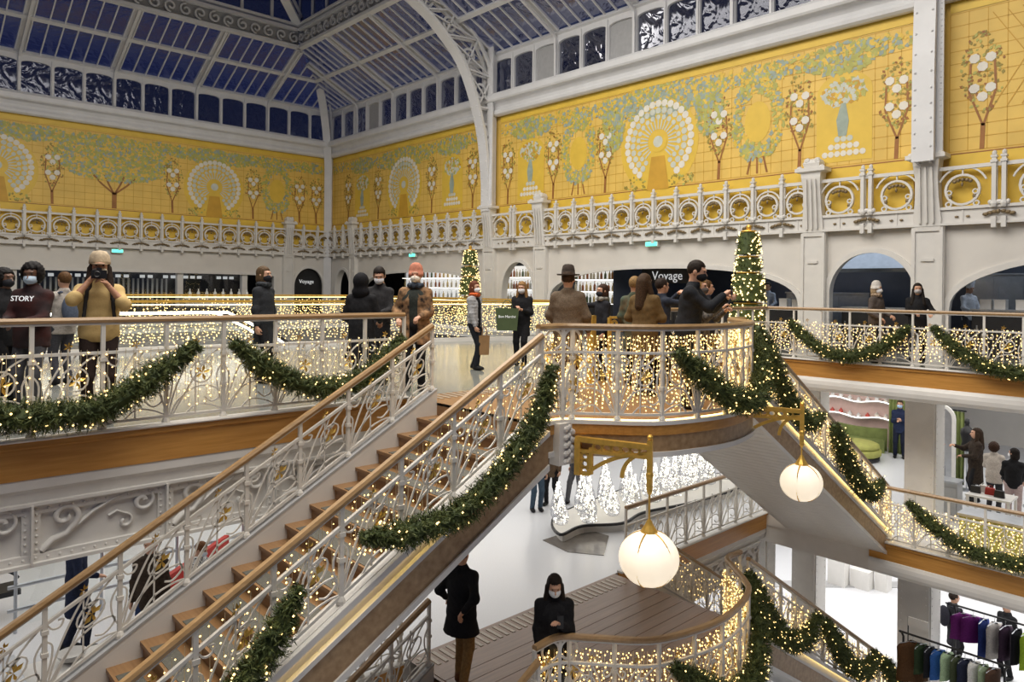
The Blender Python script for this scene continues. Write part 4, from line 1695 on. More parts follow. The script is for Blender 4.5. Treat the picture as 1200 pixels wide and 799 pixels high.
# ---------------------------------------------------------------- fir garlands
def garland(pts, rad, label, seed, dens=620, bulbs=42, up=(0, 0, 1)):
    rr = random.Random(seed)
    ax = spline([V(*p) for p in pts], 8)
    L = [0]
    for i in range(1, len(ax)):
        L.append(L[-1] + (ax[i] - ax[i - 1]).length)
    T = L[-1]
    def at(s):
        for i in range(1, len(ax)):
            if s <= L[i]:
                t = (s - L[i - 1]) / max(1e-6, L[i] - L[i - 1])
                return ax[i - 1].lerp(ax[i], t), (ax[i] - ax[i - 1]).normalized()
        return ax[-1], (ax[-1] - ax[-2]).normalized()
    root = thing('garland', (ax[len(ax) // 2].x, ax[len(ax) // 2].y, min(p.z for p in ax) - rad), label, 'garland', 'fir garlands on the balustrades')
    core = MB()
    core.tube(ax, rad * .55, 7, 0, scl=[max(.35, min(1, 5 * min(L[i], T - L[i]) / T + .3)) for i in range(len(ax))])
    core.build('core', 'fir', root)
    b = MB()
    for k in range(int(T * dens)):
        s = rr.uniform(0, T)
        p, d = at(s)
        e = max(.45, min(1, 5 * min(s, T - s) / T + .35)) * rr.uniform(.85, 1.12)
        a = d.cross(V(rr.uniform(-1, 1), rr.uniform(-1, 1), rr.uniform(-1, 1))).normalized()
        q = p + a * rad * e * .5
        dd = (a + d * rr.uniform(-.9, .9)).normalized()
        tip = q + dd * rad * e * rr.uniform(.45, .75)
        sd = dd.cross(V(rr.uniform(-1, 1), rr.uniform(-1, 1), rr.uniform(-1, 1))).normalized()
        m = 1 if rr.random() < .42 else 0
        ln = (tip - q)
        for j in range(5):
            f = .15 + j * .2
            o = q + ln * f
            wv = (sd * (1 if j % 2 else -1) + dd * .7 + a * rr.uniform(-.5, .5)).normalized() * rad * .38
            w2 = dd.cross(wv).normalized() * .006
            b.faces([o - w2, o + w2, o + wv], [(0, 1, 2)], m)
        w2 = sd * .008
        b.faces([q - w2, q + w2, tip + ln * .15], [(0, 1, 2)], m)
    f = b.build('foliage', ['fir', 'fir2'], root)
    g = MB()
    for k in range(int(T * bulbs)):
        p, d = at(rr.uniform(0.02, T - .02))
        a = d.cross(V(rr.uniform(-1, 1), rr.uniform(-1, 1), rr.uniform(-1, 1))).normalized()
        g.octa(p + a * rad * rr.uniform(.85, 1.05), .012 * rr.uniform(.8, 1.25))
    o = g.build('bulbs', 'bulb', root)
    o['kind'] = 'stuff'
    return root


gv = EDGE - .2
garland([(-1.0, gv, .9), (-.2, gv, .48), (.7, gv, .33), (1.48, gv, .25), (1.93, gv, .28), (2.37, gv, .53), (2.87, gv, .89)], .155, 'long fir garland sagging under the man in the tan jacket', 1)
garland([(3.25, gv, .9), (3.64, gv, .59), (4.3, gv, .28), (5.03, gv, .38), (5.6, gv, .86)], .145, 'fir garland sagging on the gallery where it meets the stair rail', 2)
gn = SN - .28
garland([(5.75, gn, .70), (5.56, gn, .18), (5.12, gn, -.27), (4.55, gn, -.65), (3.88, gn, -.73), (3.34, gn, -.67)], .135, 'fir garland swagged on the upper half of the main stair balustrade', 3)
garland([(2.78, gn, -.94), (2.59, gn, -1.23), (2.33, gn, -1.55), (1.9, gn, -1.85), (1.2, gn, -2.0), (.5, gn, -1.95)], .135, 'fir garland swagged on the lower half of the main stair balustrade', 4)


def on_bulge(s, z, off=.14, zb=0.0):
    pt = Path([tuple(p) for p in bulge])
    p, t = pt.at(s), pt.dir(s)
    n = V(t.y, -t.x, 0)
    return (p.x + n.x * off, p.y + n.y * off, zb + z)


BL = Path([tuple(p) for p in bulge]).len
for zb, lab, sd in ((0, 'thick fir garland swagged round the bulging upper landing', 5), (ZL, 'thick fir garland swagged round the lower parquet landing', 6)):
    garland([on_bulge(1.72, .83, .14, zb), on_bulge(2.1, .52, .14, zb), on_bulge(2.6, .22, .15, zb), on_bulge(3.15, .12, .15, zb), on_bulge(3.6, .25, .15, zb), on_bulge(4.0, .62, .14, zb), on_bulge(4.3, 1.02, .12, zb)], .16, lab, sd)
garland([(10.3, gn, 1.0), (10.83, gn, .34), (11.28, gn, -.17), (12.0, gn, -.68), (12.6, gn, -.62)], .16, 'upper fir garland on the flight behind the smaller round lamp', 7)
garland([(13.1, gn, -.85), (13.66, gn, -1.55), (14.26, gn, -2.1), (14.9, gn, -2.42), (15.37, gn, -2.25)], .17, 'lower fir garland on the flight behind the smaller round lamp', 8)
gu = BAL - .2
garland([(gu, 7.74, .88), (gu, 7.24, .42), (gu, 6.58, .16), (gu, 5.79, .36), (gu, 5.21, .86)], .15, 'fir garland on the side balcony under the woman in the pale hat', 9)
garland([(gu, 4.78, .88), (gu, 4.37, .47), (gu, 3.93, .2), (gu, 3.4, .09), (gu, 2.8, .2), (gu, 2.27, .84)], .15, 'fir garland on the side balcony below the kitchen hatch', 10)
garland([(gu, 5.2, -2.7), (gu, 4.78, -3.05), (gu, 4.18, -3.37), (gu, 3.6, -3.45), (gu, 3.1, -3.36), (gu, 2.5, -2.86)], .16, 'fir garland on the lower side balcony above the clothes rails', 11)
garland([(10.1, gn, -2.75), (10.56, gn, -3.4), (11.3, gn, -4.12), (12.05, gn, -4.38), (12.54, gn, -4.1)], .17, 'upper fir garland on the lowest flight', 12)
garland([(12.82, gn, -4.3), (13.37, gn, -4.95), (14.1, gn, -5.6), (14.75, gn, -5.85), (15.21, gn, -5.66)], .17, 'lower fir garland on the lowest flight', 13)
garland([(15.6, gn, -5.95), (16.1, gn, -6.45), (16.6, gn, -6.75)], .16, 'last fir garland at the foot of the lowest flight', 14)


# ---------------------------------------------------------------- round lamps on gilt brackets
def lamp(px, py, tx, ty, ztop, zc, r, label, blabel):
    br = thing('lamp_bracket', (px, py, ztop - .4), blabel, 'bracket', 'gilt lamp brackets under the landing')
    d = V(tx - px, ty - py, 0)
    Lh = d.length
    d.normalize()
    n = V(-d.y, d.x, 0)
    o = V(px, py, 0)
    def q(x, z):
        return o + d * x + V(0, 0, z)
    b = MB()
    b.beam(q(0, ztop), q(Lh, ztop - .02), .07, .06)
    b.beam(q(0, ztop - .135), q(Lh, ztop - .14), .055, .035)
    b.beam(q(.03, ztop), q(.03, ztop - .42), .08, .07, d)
    b.beam(q(.19, ztop - .09), q(.19, ztop - .40), .05, .045, d)
    b.beam(q(0, ztop - .40), q(.18, ztop - .40), .05, .04)
    b.build('frame', 'gold', br)
    b = MB()
    b.beam(q(Lh, ztop + .06), q(Lh, ztop - .5), .06, .06, d)
    b.ball(q(Lh, ztop + .09), .035)
    b.ball(q(Lh, ztop - .34), (.045, .045, .06))
    b.ball(q(Lh, ztop - .5), (.035, .035, .07))
    b.build('end_post', 'gold', br)
    b = MB()
    pts = [q(.16 + (Lh - .2) * t, ztop - .12 - .26 * (1 - t) ** 2.2) for t in [k / 10 for k in range(11)]]
    pts2 = [q(Lh - .02 - .30 * math.sin(t), ztop - .40 + .30 * math.cos(t)) for t in [k * PI / 20 for k in range(11)]]
    for pp in (pts, pts2):
        b.sweep(pp, [(-.022, -.022), (.022, -.022), (.022, .022), (-.022, .022)], n)
    for k in range(5):
        c = (.27 + k * (Lh - .33) / 5, ztop - .075)
        cc = [q(c[0] + .055 * math.cos(a), c[1] + .045 * math.sin(a)) for a in [2 * PI * j / 10 for j in range(10)]]
        b.sweep(cc, [(-.014, -.02), (.014, -.02), (.014, .02), (-.014, .02)], n, closed=True)
    for k in range(3):
        cc = [q(.115 + .045 * math.cos(a), ztop - .20 - k * .085 + .045 * math.sin(a)) for a in [2 * PI * j / 10 for j in range(10)]]
        b.sweep(cc, [(-.014, -.02), (.014, -.02), (.014, .02), (-.014, .02)], n, closed=True)
    b.build('scrollwork', 'gold', br)
    lp = thing('pendant_lamp', (tx, ty, zc - r), label, 'lamp', 'round pendant lamps under the landing')
    b = MB()
    b.tube([(tx, ty, zc + r * .93), (tx, ty, ztop - .55)], .012, 6)
    b.lathe([(.02, .12), (.05, .06), (.09, .0), (.10, -.02)], (tx, ty, zc + r * .95), 10)
    b.build('rod', 'gold', lp)
    prof = [(max(.001, r * math.sin(PI * k / 20)), -r * .93 * math.cos(PI * k / 20)) for k in range(21)]
    b = MB()
    b.lathe(prof, (tx, ty, zc), 48, fx=lambda a, z: 1 + .035 * (abs(math.sin(a * 5)) - .5))
    b.build('globe', 'globe', lp, smooth=True)
    b = MB()
    for k in range(5):
        a = k * 2 * PI / 5 - .4
        pts = [(tx + (r * .975 * math.sin(t)) * math.cos(a), ty + (r * .975 * math.sin(t)) * math.sin(a), zc - r * .93 * math.cos(t)) for t in [PI * (.12 + .8 * j / 12) for j in range(13)]]
        b.tube(pts, .012, 5)
    b.build('seam', 'gold', lp)
    return lp


lamp(6.35, 5.7, 6.72, 4.9, -.22, -1.50, .335, 'large round milky glass lamp hanging in front of the parquet landing', 'gilt scrollwork bracket holding the larger lit lamp')
lamp(10.05, 5.72, 10.5, 4.9, -.22, -1.30, .30, 'round milky glass lamp hanging before the grey boarded stair underside', 'gilt scrollwork bracket holding the smaller lit lamp')

# ---------------------------------------------------------------- people
def d_cone(P, a, b, ra, rb):
    a, b = np.array(a, float), np.array(b, float)
    ab = b - a
    L2 = float(ab @ ab) + 1e-9
    t = np.clip(((P - a) @ ab) / L2, 0, 1)
    q = P - (a + t[:, None] * ab)
    return np.sqrt((q * q).sum(1)) - (ra + (rb - ra) * t)


def d_ell(P, c, r, rot=None):
    q = P - np.array(c, float)
    if rot is not None:
        q = q @ rot
    r = np.array(r, float)
    k0 = np.sqrt(((q / r) ** 2).sum(1))
    k1 = np.sqrt(((q / (r * r)) ** 2).sum(1)) + 1e-9
    return k0 * (k0 - 1) / k1


def smin(ds, k):
    d = ds[0]
    for e in ds[1:]:
        h = np.clip(.5 + .5 * (e - d) / k, 0, 1)
        d = e + (d - e) * h - k * h * (1 - h)
    return d


def snet(fn, lo, hi, h):
    """surface net of an implicit shape"""
    lo, hi = np.array(lo, float), np.array(hi, float)
    n = np.ceil((hi - lo) / h).astype(int) + 1
    ax = [lo[i] + h * np.arange(n[i]) for i in range(3)]
    G = np.stack(np.meshgrid(*ax, indexing='ij'), -1).reshape(-1, 3)
    F = fn(G).reshape(n)
    c = n - 1
    acc = np.zeros((*c, 3))
    cnt = np.zeros(c)
    def sl(o):
        return F[o[0]:o[0] + c[0], o[1]:o[1] + c[1], o[2]:o[2] + c[2]]
    cor = [(i, j, k) for i in (0, 1) for j in (0, 1) for k in (0, 1)]
    for A in cor:
        for d in range(3):
            if A[d]:
                continue
            B = list(A)
            B[d] = 1
            fa, fb = sl(A), sl(B)
            x = (fa < 0) != (fb < 0)
            t = np.where(x, fa / np.where(x, fa - fb, 1), 0)
            for e in range(3):
                acc[..., e] += np.where(x, A[e] + (t if e == d else 0), 0)
            cnt += x
    act = cnt > 0
    idx = -np.ones(c, int)
    idx[act] = np.arange(act.sum())
    ii = np.argwhere(act)
    vs = lo + h * (ii + acc[act] / cnt[act][:, None])
    fs = []
    for d in range(3):
        e, g = (d + 1) % 3, (d + 2) % 3
        s0 = [slice(None)] * 3
        s1 = [slice(None)] * 3
        s0[d] = slice(0, n[d] - 1)
        s1[d] = slice(1, n[d])
        a, b = F[tuple(s0)] < 0, F[tuple(s1)] < 0
        x = np.argwhere(a != b)
        if len(x) == 0:
            continue
        ok = (x[:, e] > 0) & (x[:, g] > 0) & (x[:, e] < c[e]) & (x[:, g] < c[g])
        x = x[ok]
        if len(x) == 0:
            continue
        ins = a[tuple(x.T)]
        def cell(de, dg):
            y = x.copy()
            y[:, e] -= de
            y[:, g] -= dg
            return idx[tuple(y.T)]
        q = np.stack([cell(1, 1), cell(0, 1), cell(0, 0), cell(1, 0)], 1)
        q[~ins] = q[~ins][:, ::-1]
        fs.append(q)
    return vs, (np.concatenate(fs) if fs else np.zeros((0, 4), int))


def mesh_obj(name, parts, mm, parent=None):
    me = bpy.data.meshes.new(name)
    v, f, off = [], [], 0
    for a, q in parts:
        v.append(a)
        f.append(q + off)
        off += len(a)
    v = np.concatenate(v)
    f = np.concatenate(f)
    me.from_pydata(v.tolist(), [], f.tolist())
    me.polygons.foreach_set('use_smooth', [True] * len(me.polygons))
    me.materials.append(mm)
    o = bpy.data.objects.new(name, me)
    COL.objects.link(o)
    if parent:
        o.parent = parent
    return o


CL = {}


def cloth(col, rough=.8, col2=None, scale=40, vary=.12):
    k = (col, rough, col2, scale)
    if k not in CL:
        CL[k] = mat('cloth_%d' % len(CL), col, rough, spec=.12, vary=vary, scale=scale, col2=col2, bump=.15, bscale=60)
    return CL[k]


SKIN = {'a': mat('skin_light', (.56, .31, .20), .5, vary=.06), 'b': mat('skin_tan', (.42, .21, .12), .5, vary=.06), 'c': mat('skin_dark', (.16, .08, .05), .5, vary=.06)}
M['eye'] = mat('eye_dark', (.03, .02, .015), .2)
M['lip'] = mat('lip', (.40, .14, .12), .5)


def ik(a, t, l1, l2, pole):
    a, t = Vector(a), Vector(t)
    d = t - a
    L = min(d.length, (l1 + l2) * .995)
    dn = d.normalized()
    t = a + dn * L
    x = (l1 * l1 - l2 * l2 + L * L) / (2 * L)
    h = math.sqrt(max(0, l1 * l1 - x * x))
    p = Vector(pole)
    p = p - dn * p.dot(dn)
    if p.length < 1e-4:
        p = Vector((0, -1, 0))
    p.normalize()
    return a + dn * x + p * h, t


def to_cam(loc, face):
    c = Vector((-loc[0], -loc[1], 0)).normalized()
    r = Vector((-c.y, c.x, 0))
    f = c * math.cos(math.radians(face)) + r * math.sin(math.radians(face))
    return math.atan2(f.y, f.x) - PI / 2


HANDS = {}


def person(loc, H, face, label, top=((.03, .03, .035),), length=.80, legs=(.025, .025, .03), shoes=(.02, .02, .02), hair=('short', (.03, .02, .015)), skin='a',
           mask=None, hat=None, R=(.24, .05, .80), L=(-.24, .05, .80), lean=0.0, hyaw=0.0, hpitch=0.0, feet=((.10, 0), (-.10, 0)), group=None, sleeve=1.0, fat=1.0,
           scarf=None, inner=None, fine=1.0, poleR=(.5, -.6, -.5), poleL=(-.5, -.6, -.5), puff=0, flare=.0, curl=.7, hood=None, pattern=None, leg_r=1.0, name='person', pack=None):
    k = H / 1.75
    lr = math.radians(lean)
    def up(p):                                  # lean the body above the hips
        x, y, z = p
        if z < .95:
            return np.array([x, y, z])
        dz = z - .95
        return np.array([x, y + dz * math.sin(lr), .95 + dz * math.cos(lr)])
    sh = [up((s * .165, -.01, 1.395)) for s in (1, -1)]
    el, wr = [], []
    for s, t, pl in ((0, R, poleR), (1, L, poleL)):
        e, w = ik(sh[s], t, .285, .25, pl)
        el.append(np.array(e))
        wr.append(np.array(w))
    hip = [np.array((s * .09, 0, .92)) for s in (1, -1)]
    an = [np.array((f[0], f[1], .09 + (f[2] if len(f) > 2 else 0))) for f in feet]
    kn = [np.array(ik(hip[i], an[i], .43, .43, (0, 1, 0))[0]) for i in (0, 1)]
    nk = up((0, -.015, 1.47))
    piv = up((0, 0, 1.53))
    HS = 1.07
    Rh = np.array(Matrix.Rotation(math.radians(-hyaw), 3, 'Z') @ Matrix.Rotation(math.radians(hpitch), 3, 'X')) @ np.eye(3)
    def hd(p):                                  # head space -> body space
        return piv + Rh @ (np.array(p, float) - np.array((0, 0, 1.53))) * HS
    fx = fat
    # body ------------------------------------------------------------------
    def f_body(P):
        d = [d_ell(P, up((0, 0, 1.25)), (.15, .10, .22)), d_ell(P, (0, 0, .97), (.14, .10, .15)), d_cone(P, nk, piv, .052, .05)]
        for i in (0, 1):
            d += [d_cone(P, up((0, 0, 1.40)), sh[i], .06, .055), d_cone(P, sh[i], el[i], .05, .042), d_cone(P, el[i], wr[i], .042, .028),
                  d_cone(P, hip[i], kn[i], .075, .05), d_cone(P, kn[i], an[i], .048, .035), d_ell(P, (an[i][0], an[i][1] + .05, .045 + an[i][2] - .09), (.04, .11, .04))]
        return smin(d, .035)
    allp = np.array([*sh, *el, *wr, *hip, *an, *kn, piv])
    lo, hi = allp.min(0) - .14, allp.max(0) + .14
    lo[2] = -.02
    lo[:2] = np.minimum(lo[:2], -.24)
    hi[:2] = np.maximum(hi[:2], .24)
    parts = [snet(f_body, lo, hi, .026 / fine)]
    def f_head(P):
        Q = (P - piv) @ Rh / HS + np.array((0, 0, 1.53))
        d = smin([d_ell(Q, (0, -.012, 1.652), (.076, .096, .100)), d_ell(Q, (0, .028, 1.585), (.056, .066, .068)), d_cone(Q, (0, -.015, 1.47), (0, -.012, 1.6), .054, .055)], .03)
        d = smin([d, d_cone(Q, (0, .088, 1.645), (0, .108, 1.61), .009, .015)], .012)
        d = smin([d, d_ell(Q, (0, .078, 1.672), (.05, .018, .012))], .015)
        for s in (-1, 1):
            d = np.maximum(d, -d_ell(Q, (s * .031, .098, 1.650), (.019, .018, .011)))
            d = smin([d, d_ell(Q, (s * .078, -.01, 1.632), (.012, .024, .033))], .008)
        d = smin([d, d_ell(Q, (0, .088, 1.572), (.025, .010, .007))], .006)
        return d
    hc = hd((0, 0, 1.63))
    parts.append(snet(f_head, hc - .17, hc + .17, .0125 / fine))
    # hands with five fingers
    for i in (0, 1):
        fw = (wr[i] - el[i])
        fw = fw / np.linalg.norm(fw)
        sgn = 1 if i == 0 else -1
        side = np.cross(fw, np.array((0, 0, 1.0)))
        if np.linalg.norm(side) < .3:
            side = np.array((0, 1.0, 0)) * 1.0
        side = side / np.linalg.norm(side)
        nrm = np.cross(side, fw)
        if abs(fw[2]) > .8:                      # hanging arm: palm turned to the thigh
            nrm = np.array((-sgn, 0, 0.0))
            side = np.array((0, 1.0, 0))
        else:
            if nrm[2] > 0:
                nrm = -nrm
            side = side if side[0] * -sgn > 0 else -side
        W = wr[i]
        segs = [(W, W + fw * .05, .028, .024)]
        prim = []
        for q, (o, l) in enumerate(((.030, .070), (.011, .080), (-.009, .075), (-.028, .060))):
            b0 = W + fw * .085 + side * o
            c1 = curl
            d1 = fw * math.cos(c1) + nrm * math.sin(c1)
            d2 = fw * math.cos(c1 * 2.1) + nrm * math.sin(c1 * 2.1)
            b1 = b0 + d1 * l * .55
            b2 = b1 + d2 * l * .5
            prim += [(W + fw * .03 + side * o * .7, b0, .015, .0115), (b0, b1, .0105, .0095), (b1, b2, .0095, .008)]
        t0 = W + fw * .03 + side * .026
        t1 = t0 + (fw * .6 + side * .6 + nrm * .3) * .04
        t2 = t1 + (fw * .8 + side * .1 + nrm * .5) * .032
        prim += [(t0, t1, .014, .0115), (t1, t2, .011, .009)]
        def f_hand(P, segs=segs, prim=prim, W=W, fw=fw, side=side):
            a = smin([d_cone(P, *s) for s in segs] + [d_cone(P, W + fw * .05 + side * .018, W + fw * .085 + side * .02, .018, .014), d_cone(P, W + fw * .05 - side * .016, W + fw * .085 - side * .02, .018, .014)], .012)
            return smin([a] + [np.minimum.reduce([d_cone(P, *s) for s in prim])], .006)
        cen = W + fw * .06
        parts.append(snet(f_hand, cen - .125, cen + .125, .0085 / fine))
    o = mesh_obj(name, parts, SKIN[skin])
    o.location = loc
    o.rotation_euler = (0, 0, to_cam(loc, face))
    o.scale = (k, k, k)
    tag(o, label, 'person', group)
    HANDS[o.name] = [tuple(w_) for w_ in wr]
    # jacket ---------------------------------------------------------------------
    zb = length
    tc = top[0]
    def f_top(P):
        fl = flare
        d = [d_ell(P, up((0, -.004, 1.26)), (.190 * fx, .135 * fx, .215)), d_ell(P, up((0, .0, 1.08)), (.178 * fx, .132 * fx, .20)), d_ell(P, (0, 0, .95), (.185 * fx, .14 * fx, .16))]
        if zb < .82:
            S = np.array((1, 1.28, 1))
            d.append(d_cone(P * S, np.array((0, 0, .98)), np.array((0, 0, zb)), .165 * fx, (.19 + fl) * fx))
        for i in (0, 1):
            e1 = wr[i] if sleeve >= 1 else el[i] + (wr[i] - el[i]) * max(0.0, sleeve)
            d += [d_cone(P, up((0, -.012, 1.455)), sh[i], .055, .062 * fx), d_cone(P, sh[i], el[i], .066 * fx, .056 * fx), d_cone(P, el[i], e1 - (e1 - el[i]) * .06, .057 * fx, .046 * fx if sleeve >= 1 else .07)]
        if inner or scarf:
            d.append(d_ell(P, up((0, -.02, 1.485)), (.085, .085, .045)))
        else:
            d.append(d_ell(P, up((0, -.01, 1.495)), (.078, .082, .055)))
        r = smin(d, .055) + .008
        r = r + .0035 * np.sin(P[:, 2] * 55 + P[:, 0] * 30) * np.sin(P[:, 0] * 38 + P[:, 1] * 25)
        if puff:
            r = r - .010 * np.abs(np.sin(P[:, 2] * PI / .065))
        if inner:                                # open front shows what is worn below
            r = np.maximum(r, -(np.maximum(np.maximum(np.abs(P[:, 0] - .01) - .055, .06 - P[:, 1]), .55 - P[:, 2])))
        return np.maximum(r, zb - P[:, 2])
    ap = np.array([*sh, *el, *wr])
    lo, hi = ap.min(0) - .12, ap.max(0) + .12
    lo[:2] = np.minimum(lo[:2], -.27 * fx - flare)
    hi[:2] = np.maximum(hi[:2], .27 * fx + flare)
    lo[2] = min(lo[2], zb - .06)
    hi[2] = max(hi[2], 1.62)
    j = mesh_obj('coat' if zb < .75 else 'jacket', [snet(f_top, lo, hi, .02 / fine)], pattern or cloth(tc, col2=top[1] if len(top) > 1 else None, scale=top[2] if len(top) > 2 else 40), o)
    if inner:
        def f_in(P):
            d = smin([d_ell(P, up((0, -.002, 1.27)), (.185 * fx, .122 * fx, .21)), d_ell(P, up((0, .0, 1.08)), (.165 * fx, .122 * fx, .20)), d_ell(P, (0, 0, .95), (.17, .125, .16))], .04)
            return np.maximum(d, max(zb - .02, .86) - P[:, 2])
        mesh_obj('shirt', [snet(f_in, (-.26, -.2 - .2, .8), (.26, .2 + max(0, lr * .8), 1.55), .024)], cloth(inner), o)
    # trousers --------------------------------------------------------------------------
    def f_leg(P):
        d = [d_ell(P, (0, 0, .95), (.165 * fx, .118 * fx, .13))]
        for i in (0, 1):
            d += [d_cone(P, hip[i], kn[i], .098 * leg_r, .07 * leg_r), d_cone(P, kn[i], an[i] + np.array((0, 0, -.01)), .068 * leg_r, .056 * leg_r)]
        return np.minimum.reduce(d) if False else smin(d, .02) + .003 * np.sin(P[:, 2] * 60) * np.sin(P[:, 0] * 40)
    lp = np.array([*hip, *kn, *an])
    lo, hi = lp.min(0) - .13, lp.max(0) + .13
    lo[:2] = np.minimum(lo[:2], -.21)
    hi[:2] = np.maximum(hi[:2], .21)
    hi[2] = 1.1
    mesh_obj('trousers', [snet(f_leg, lo, hi, .024 / fine)], cloth(legs), o)
    for i in (0, 1):
        c = (an[i][0], an[i][1] + .05, an[i][2] - .045)
        def f_shoe(P, c=c):
            return np.maximum(smin([d_ell(P, c, (.052, .135, .048)), d_ell(P, (c[0], c[1] - .06, c[2] + .04), (.048, .06, .055))], .03), c[2] - .043 - P[:, 2])
        mesh_obj('shoe', [snet(f_shoe, np.array(c) - (.09, .18, .09), np.array(c) + (.09, .18, .13), .017)], cloth(shoes, .5), o)
    # face details
    for s in (-1, 1):
        b = MB()
        b.ball((0, 0, 0), (.011, .009, .0075), n=8, k=6)
        e = b.build('eye', 'eye', None, True)
        e.parent = o
        e.location = hd((s * .031, .083, 1.648))
        e.rotation_euler = (0, 0, math.radians(-hyaw))
    if mask is None:
        b = MB()
        b.ball((0, 0, 0), (.022, .006, .006), n=8, k=4)
        e = b.build('mouth', 'lip', None, True)
        e.parent = o
        e.location = hd((0, .096, 1.571))
        e.rotation_euler = (0, 0, math.radians(-hyaw))
    else:
        def f_mask(P):
            Q = (P - piv) @ Rh / HS + np.array((0, 0, 1.53))
            d = smin([d_ell(Q, (0, .030, 1.592), (.068, .085, .062)), d_cone(Q, (0, .09, 1.63), (0, .105, 1.60), .014, .018)], .02)
            return np.maximum(np.maximum(d, .012 - Q[:, 1]), np.maximum(1.533 - Q[:, 2], Q[:, 2] - (1.637 - .16 * np.abs(Q[:, 0]))))
        mesh_obj('face_mask', [snet(f_mask, hc - .16, hc + .16, .0115)], cloth(mask, .7, vary=.03), o)
    # hair ---------------------------------------------------------------------------------
    st, hcx = hair
    if st != 'none':
        def f_hair(P):
            Q = (P - piv) @ Rh / HS + np.array((0, 0, 1.53))
            d = d_ell(Q, (0, -.02, 1.668), (.087, .104, .102))
            face_cut = np.maximum(np.maximum(.035 - Q[:, 1], Q[:, 2] - 1.70), np.abs(Q[:, 0]) - .064)
            if st == 'short':
                d = np.maximum(d, 1.60 + np.clip(Q[:, 1], -.03, .1) * .9 - Q[:, 2])
            elif st == 'bob':
                d = smin([d, d_ell(Q, (0, -.03, 1.58), (.098, .088, .105))], .03)
            elif st == 'long':
                d = smin([d, d_cone(Q, (0, -.06, 1.63), (0, -.095, 1.32), .085, .075), d_cone(Q, (.07, -.01, 1.62), (.105, .05, 1.33), .036, .045), d_cone(Q, (-.07, -.01, 1.62), (-.105, .05, 1.33), .036, .045)], .03)
            elif st == 'curly':
                d = smin([d, d_ell(Q, (0, -.03, 1.64), (.112, .12, .125))], .03) + .008 * np.sin(Q[:, 0] * 130) * np.sin(Q[:, 2] * 120)
            elif st == 'bun':
                d = np.minimum(d, d_ell(Q, (0, -.06, 1.78), (.045, .045, .045)))
            d = np.maximum(d, -face_cut)
            return d + .003 * np.sin(Q[:, 0] * 210 + Q[:, 2] * 20)
        mesh_obj('hair', [snet(f_hair, hc - np.array((.2, .24, .40)), hc + np.array((.2, .2, .24)), .015)], cloth(hcx, .6, scale=60, vary=.25), o)
    if hood:
        def f_hood(P):
            Q = (P - piv) @ Rh / HS + np.array((0, 0, 1.53))
            d = smin([d_ell(Q, (0, -.035, 1.65), (.108, .122, .125)), d_ell(Q, (0, -.04, 1.50), (.125, .10, .09))], .05)
            return np.maximum(d, -np.maximum(np.maximum(.03 - Q[:, 1], np.abs(Q[:, 0]) - .066), np.abs(Q[:, 2] - 1.62) - .10))
        mesh_obj('hood', [snet(f_hood, hc - .24, hc + .2, .016)], cloth(hood), o)
    if scarf:
        def f_sc(P):
            q = P - up((0, -.005, 1.50))
            rr = np.sqrt((q[:, 0] / 1.0) ** 2 + (q[:, 1] / .95) ** 2)
            return np.sqrt((rr - .082) ** 2 + (q[:, 2]) ** 2) - .042 + .005 * np.sin(q[:, 0] * 90 + q[:, 2] * 60)
        c = up((0, 0, 1.5))
        mesh_obj('scarf', [snet(f_sc, c - (.17, .17, .08), c + (.17, .17, .08), .015)], cloth(scarf, scale=25, vary=.4), o)
    if hat:
        kind, hcol = hat
        b = MB()
        if kind == 'fedora':
            b.lathe([(.0, .145), (.05, .14), (.078, .12), (.092, .06), (.098, .0), (.155, -.006), (.165, .004), (.158, -.014), (.09, -.02)], (0, -.01, 0), 20)
        elif kind == 'beanie':
            b.lathe([(.001, .125), (.05, .115), (.085, .08), (.102, .02), (.106, -.03), (.110, -.03), (.110, -.075), (.1, -.078)], (0, -.012, 0), 20)
        elif kind == 'cap':
            b.lathe([(.001, .115), (.06, .105), (.092, .06), (.102, .0), (.104, -.03), (.098, -.032)], (0, -.012, 0), 20)
            b.prism([(-.075, .07), (.075, .07), (.07, .15), (.03, .175), (-.03, .175), (-.07, .15)], lambda x, y, d: (x, y, -.03 - d), .008)
        elif kind == 'chef':
            b.lathe([(.001, .17), (.07, .17), (.095, .14), (.09, .05), (.095, .0), (.096, -.05), (.09, -.05)], (0, -.012, 0), 18)
        me = b.build('hat', cloth(hcol, scale=30), None, True)
        dz = me.location.copy()
        me.parent = o
        me.rotation_euler = Matrix(Rh.tolist()).to_euler()
        base = hd((0, 0, 1.70)) if kind != 'fedora' else hd((0, 0, 1.70))
        me.location = Vector(base) + Matrix(Rh.tolist()) @ dz
    if pack:
        def f_pk(P):
            c = up((0, -.24, 1.2))
            d = d_ell(P, c, (.16, .11, .25))
            for s in (-1, 1):
                d = np.minimum(d, np.abs(d_cone(P, up((s * .12, .02, 1.47)), up((s * .13, .13, 1.15)), .02, .02)) - .0 if False else d_cone(P, up((s * .11, .10, 1.42)), up((s * .14, .15, 1.12)), .022, .022))
                d = np.minimum(d, d_cone(P, up((s * .11, .10, 1.42)), up((s * .11, -.14, 1.46)), .022, .022))
            return d
        mesh_obj('backpack', [snet(f_pk, (-.24, -.42, .85), (.24, .26 + abs(lr) * .6, 1.6), .02)], cloth(pack), o)
    return o


BLK = (.018, .018, .02)
WM = (.75, .76, .78)
U0 = .0


def at(u, v, z=0.0):
    return (u, v, z)


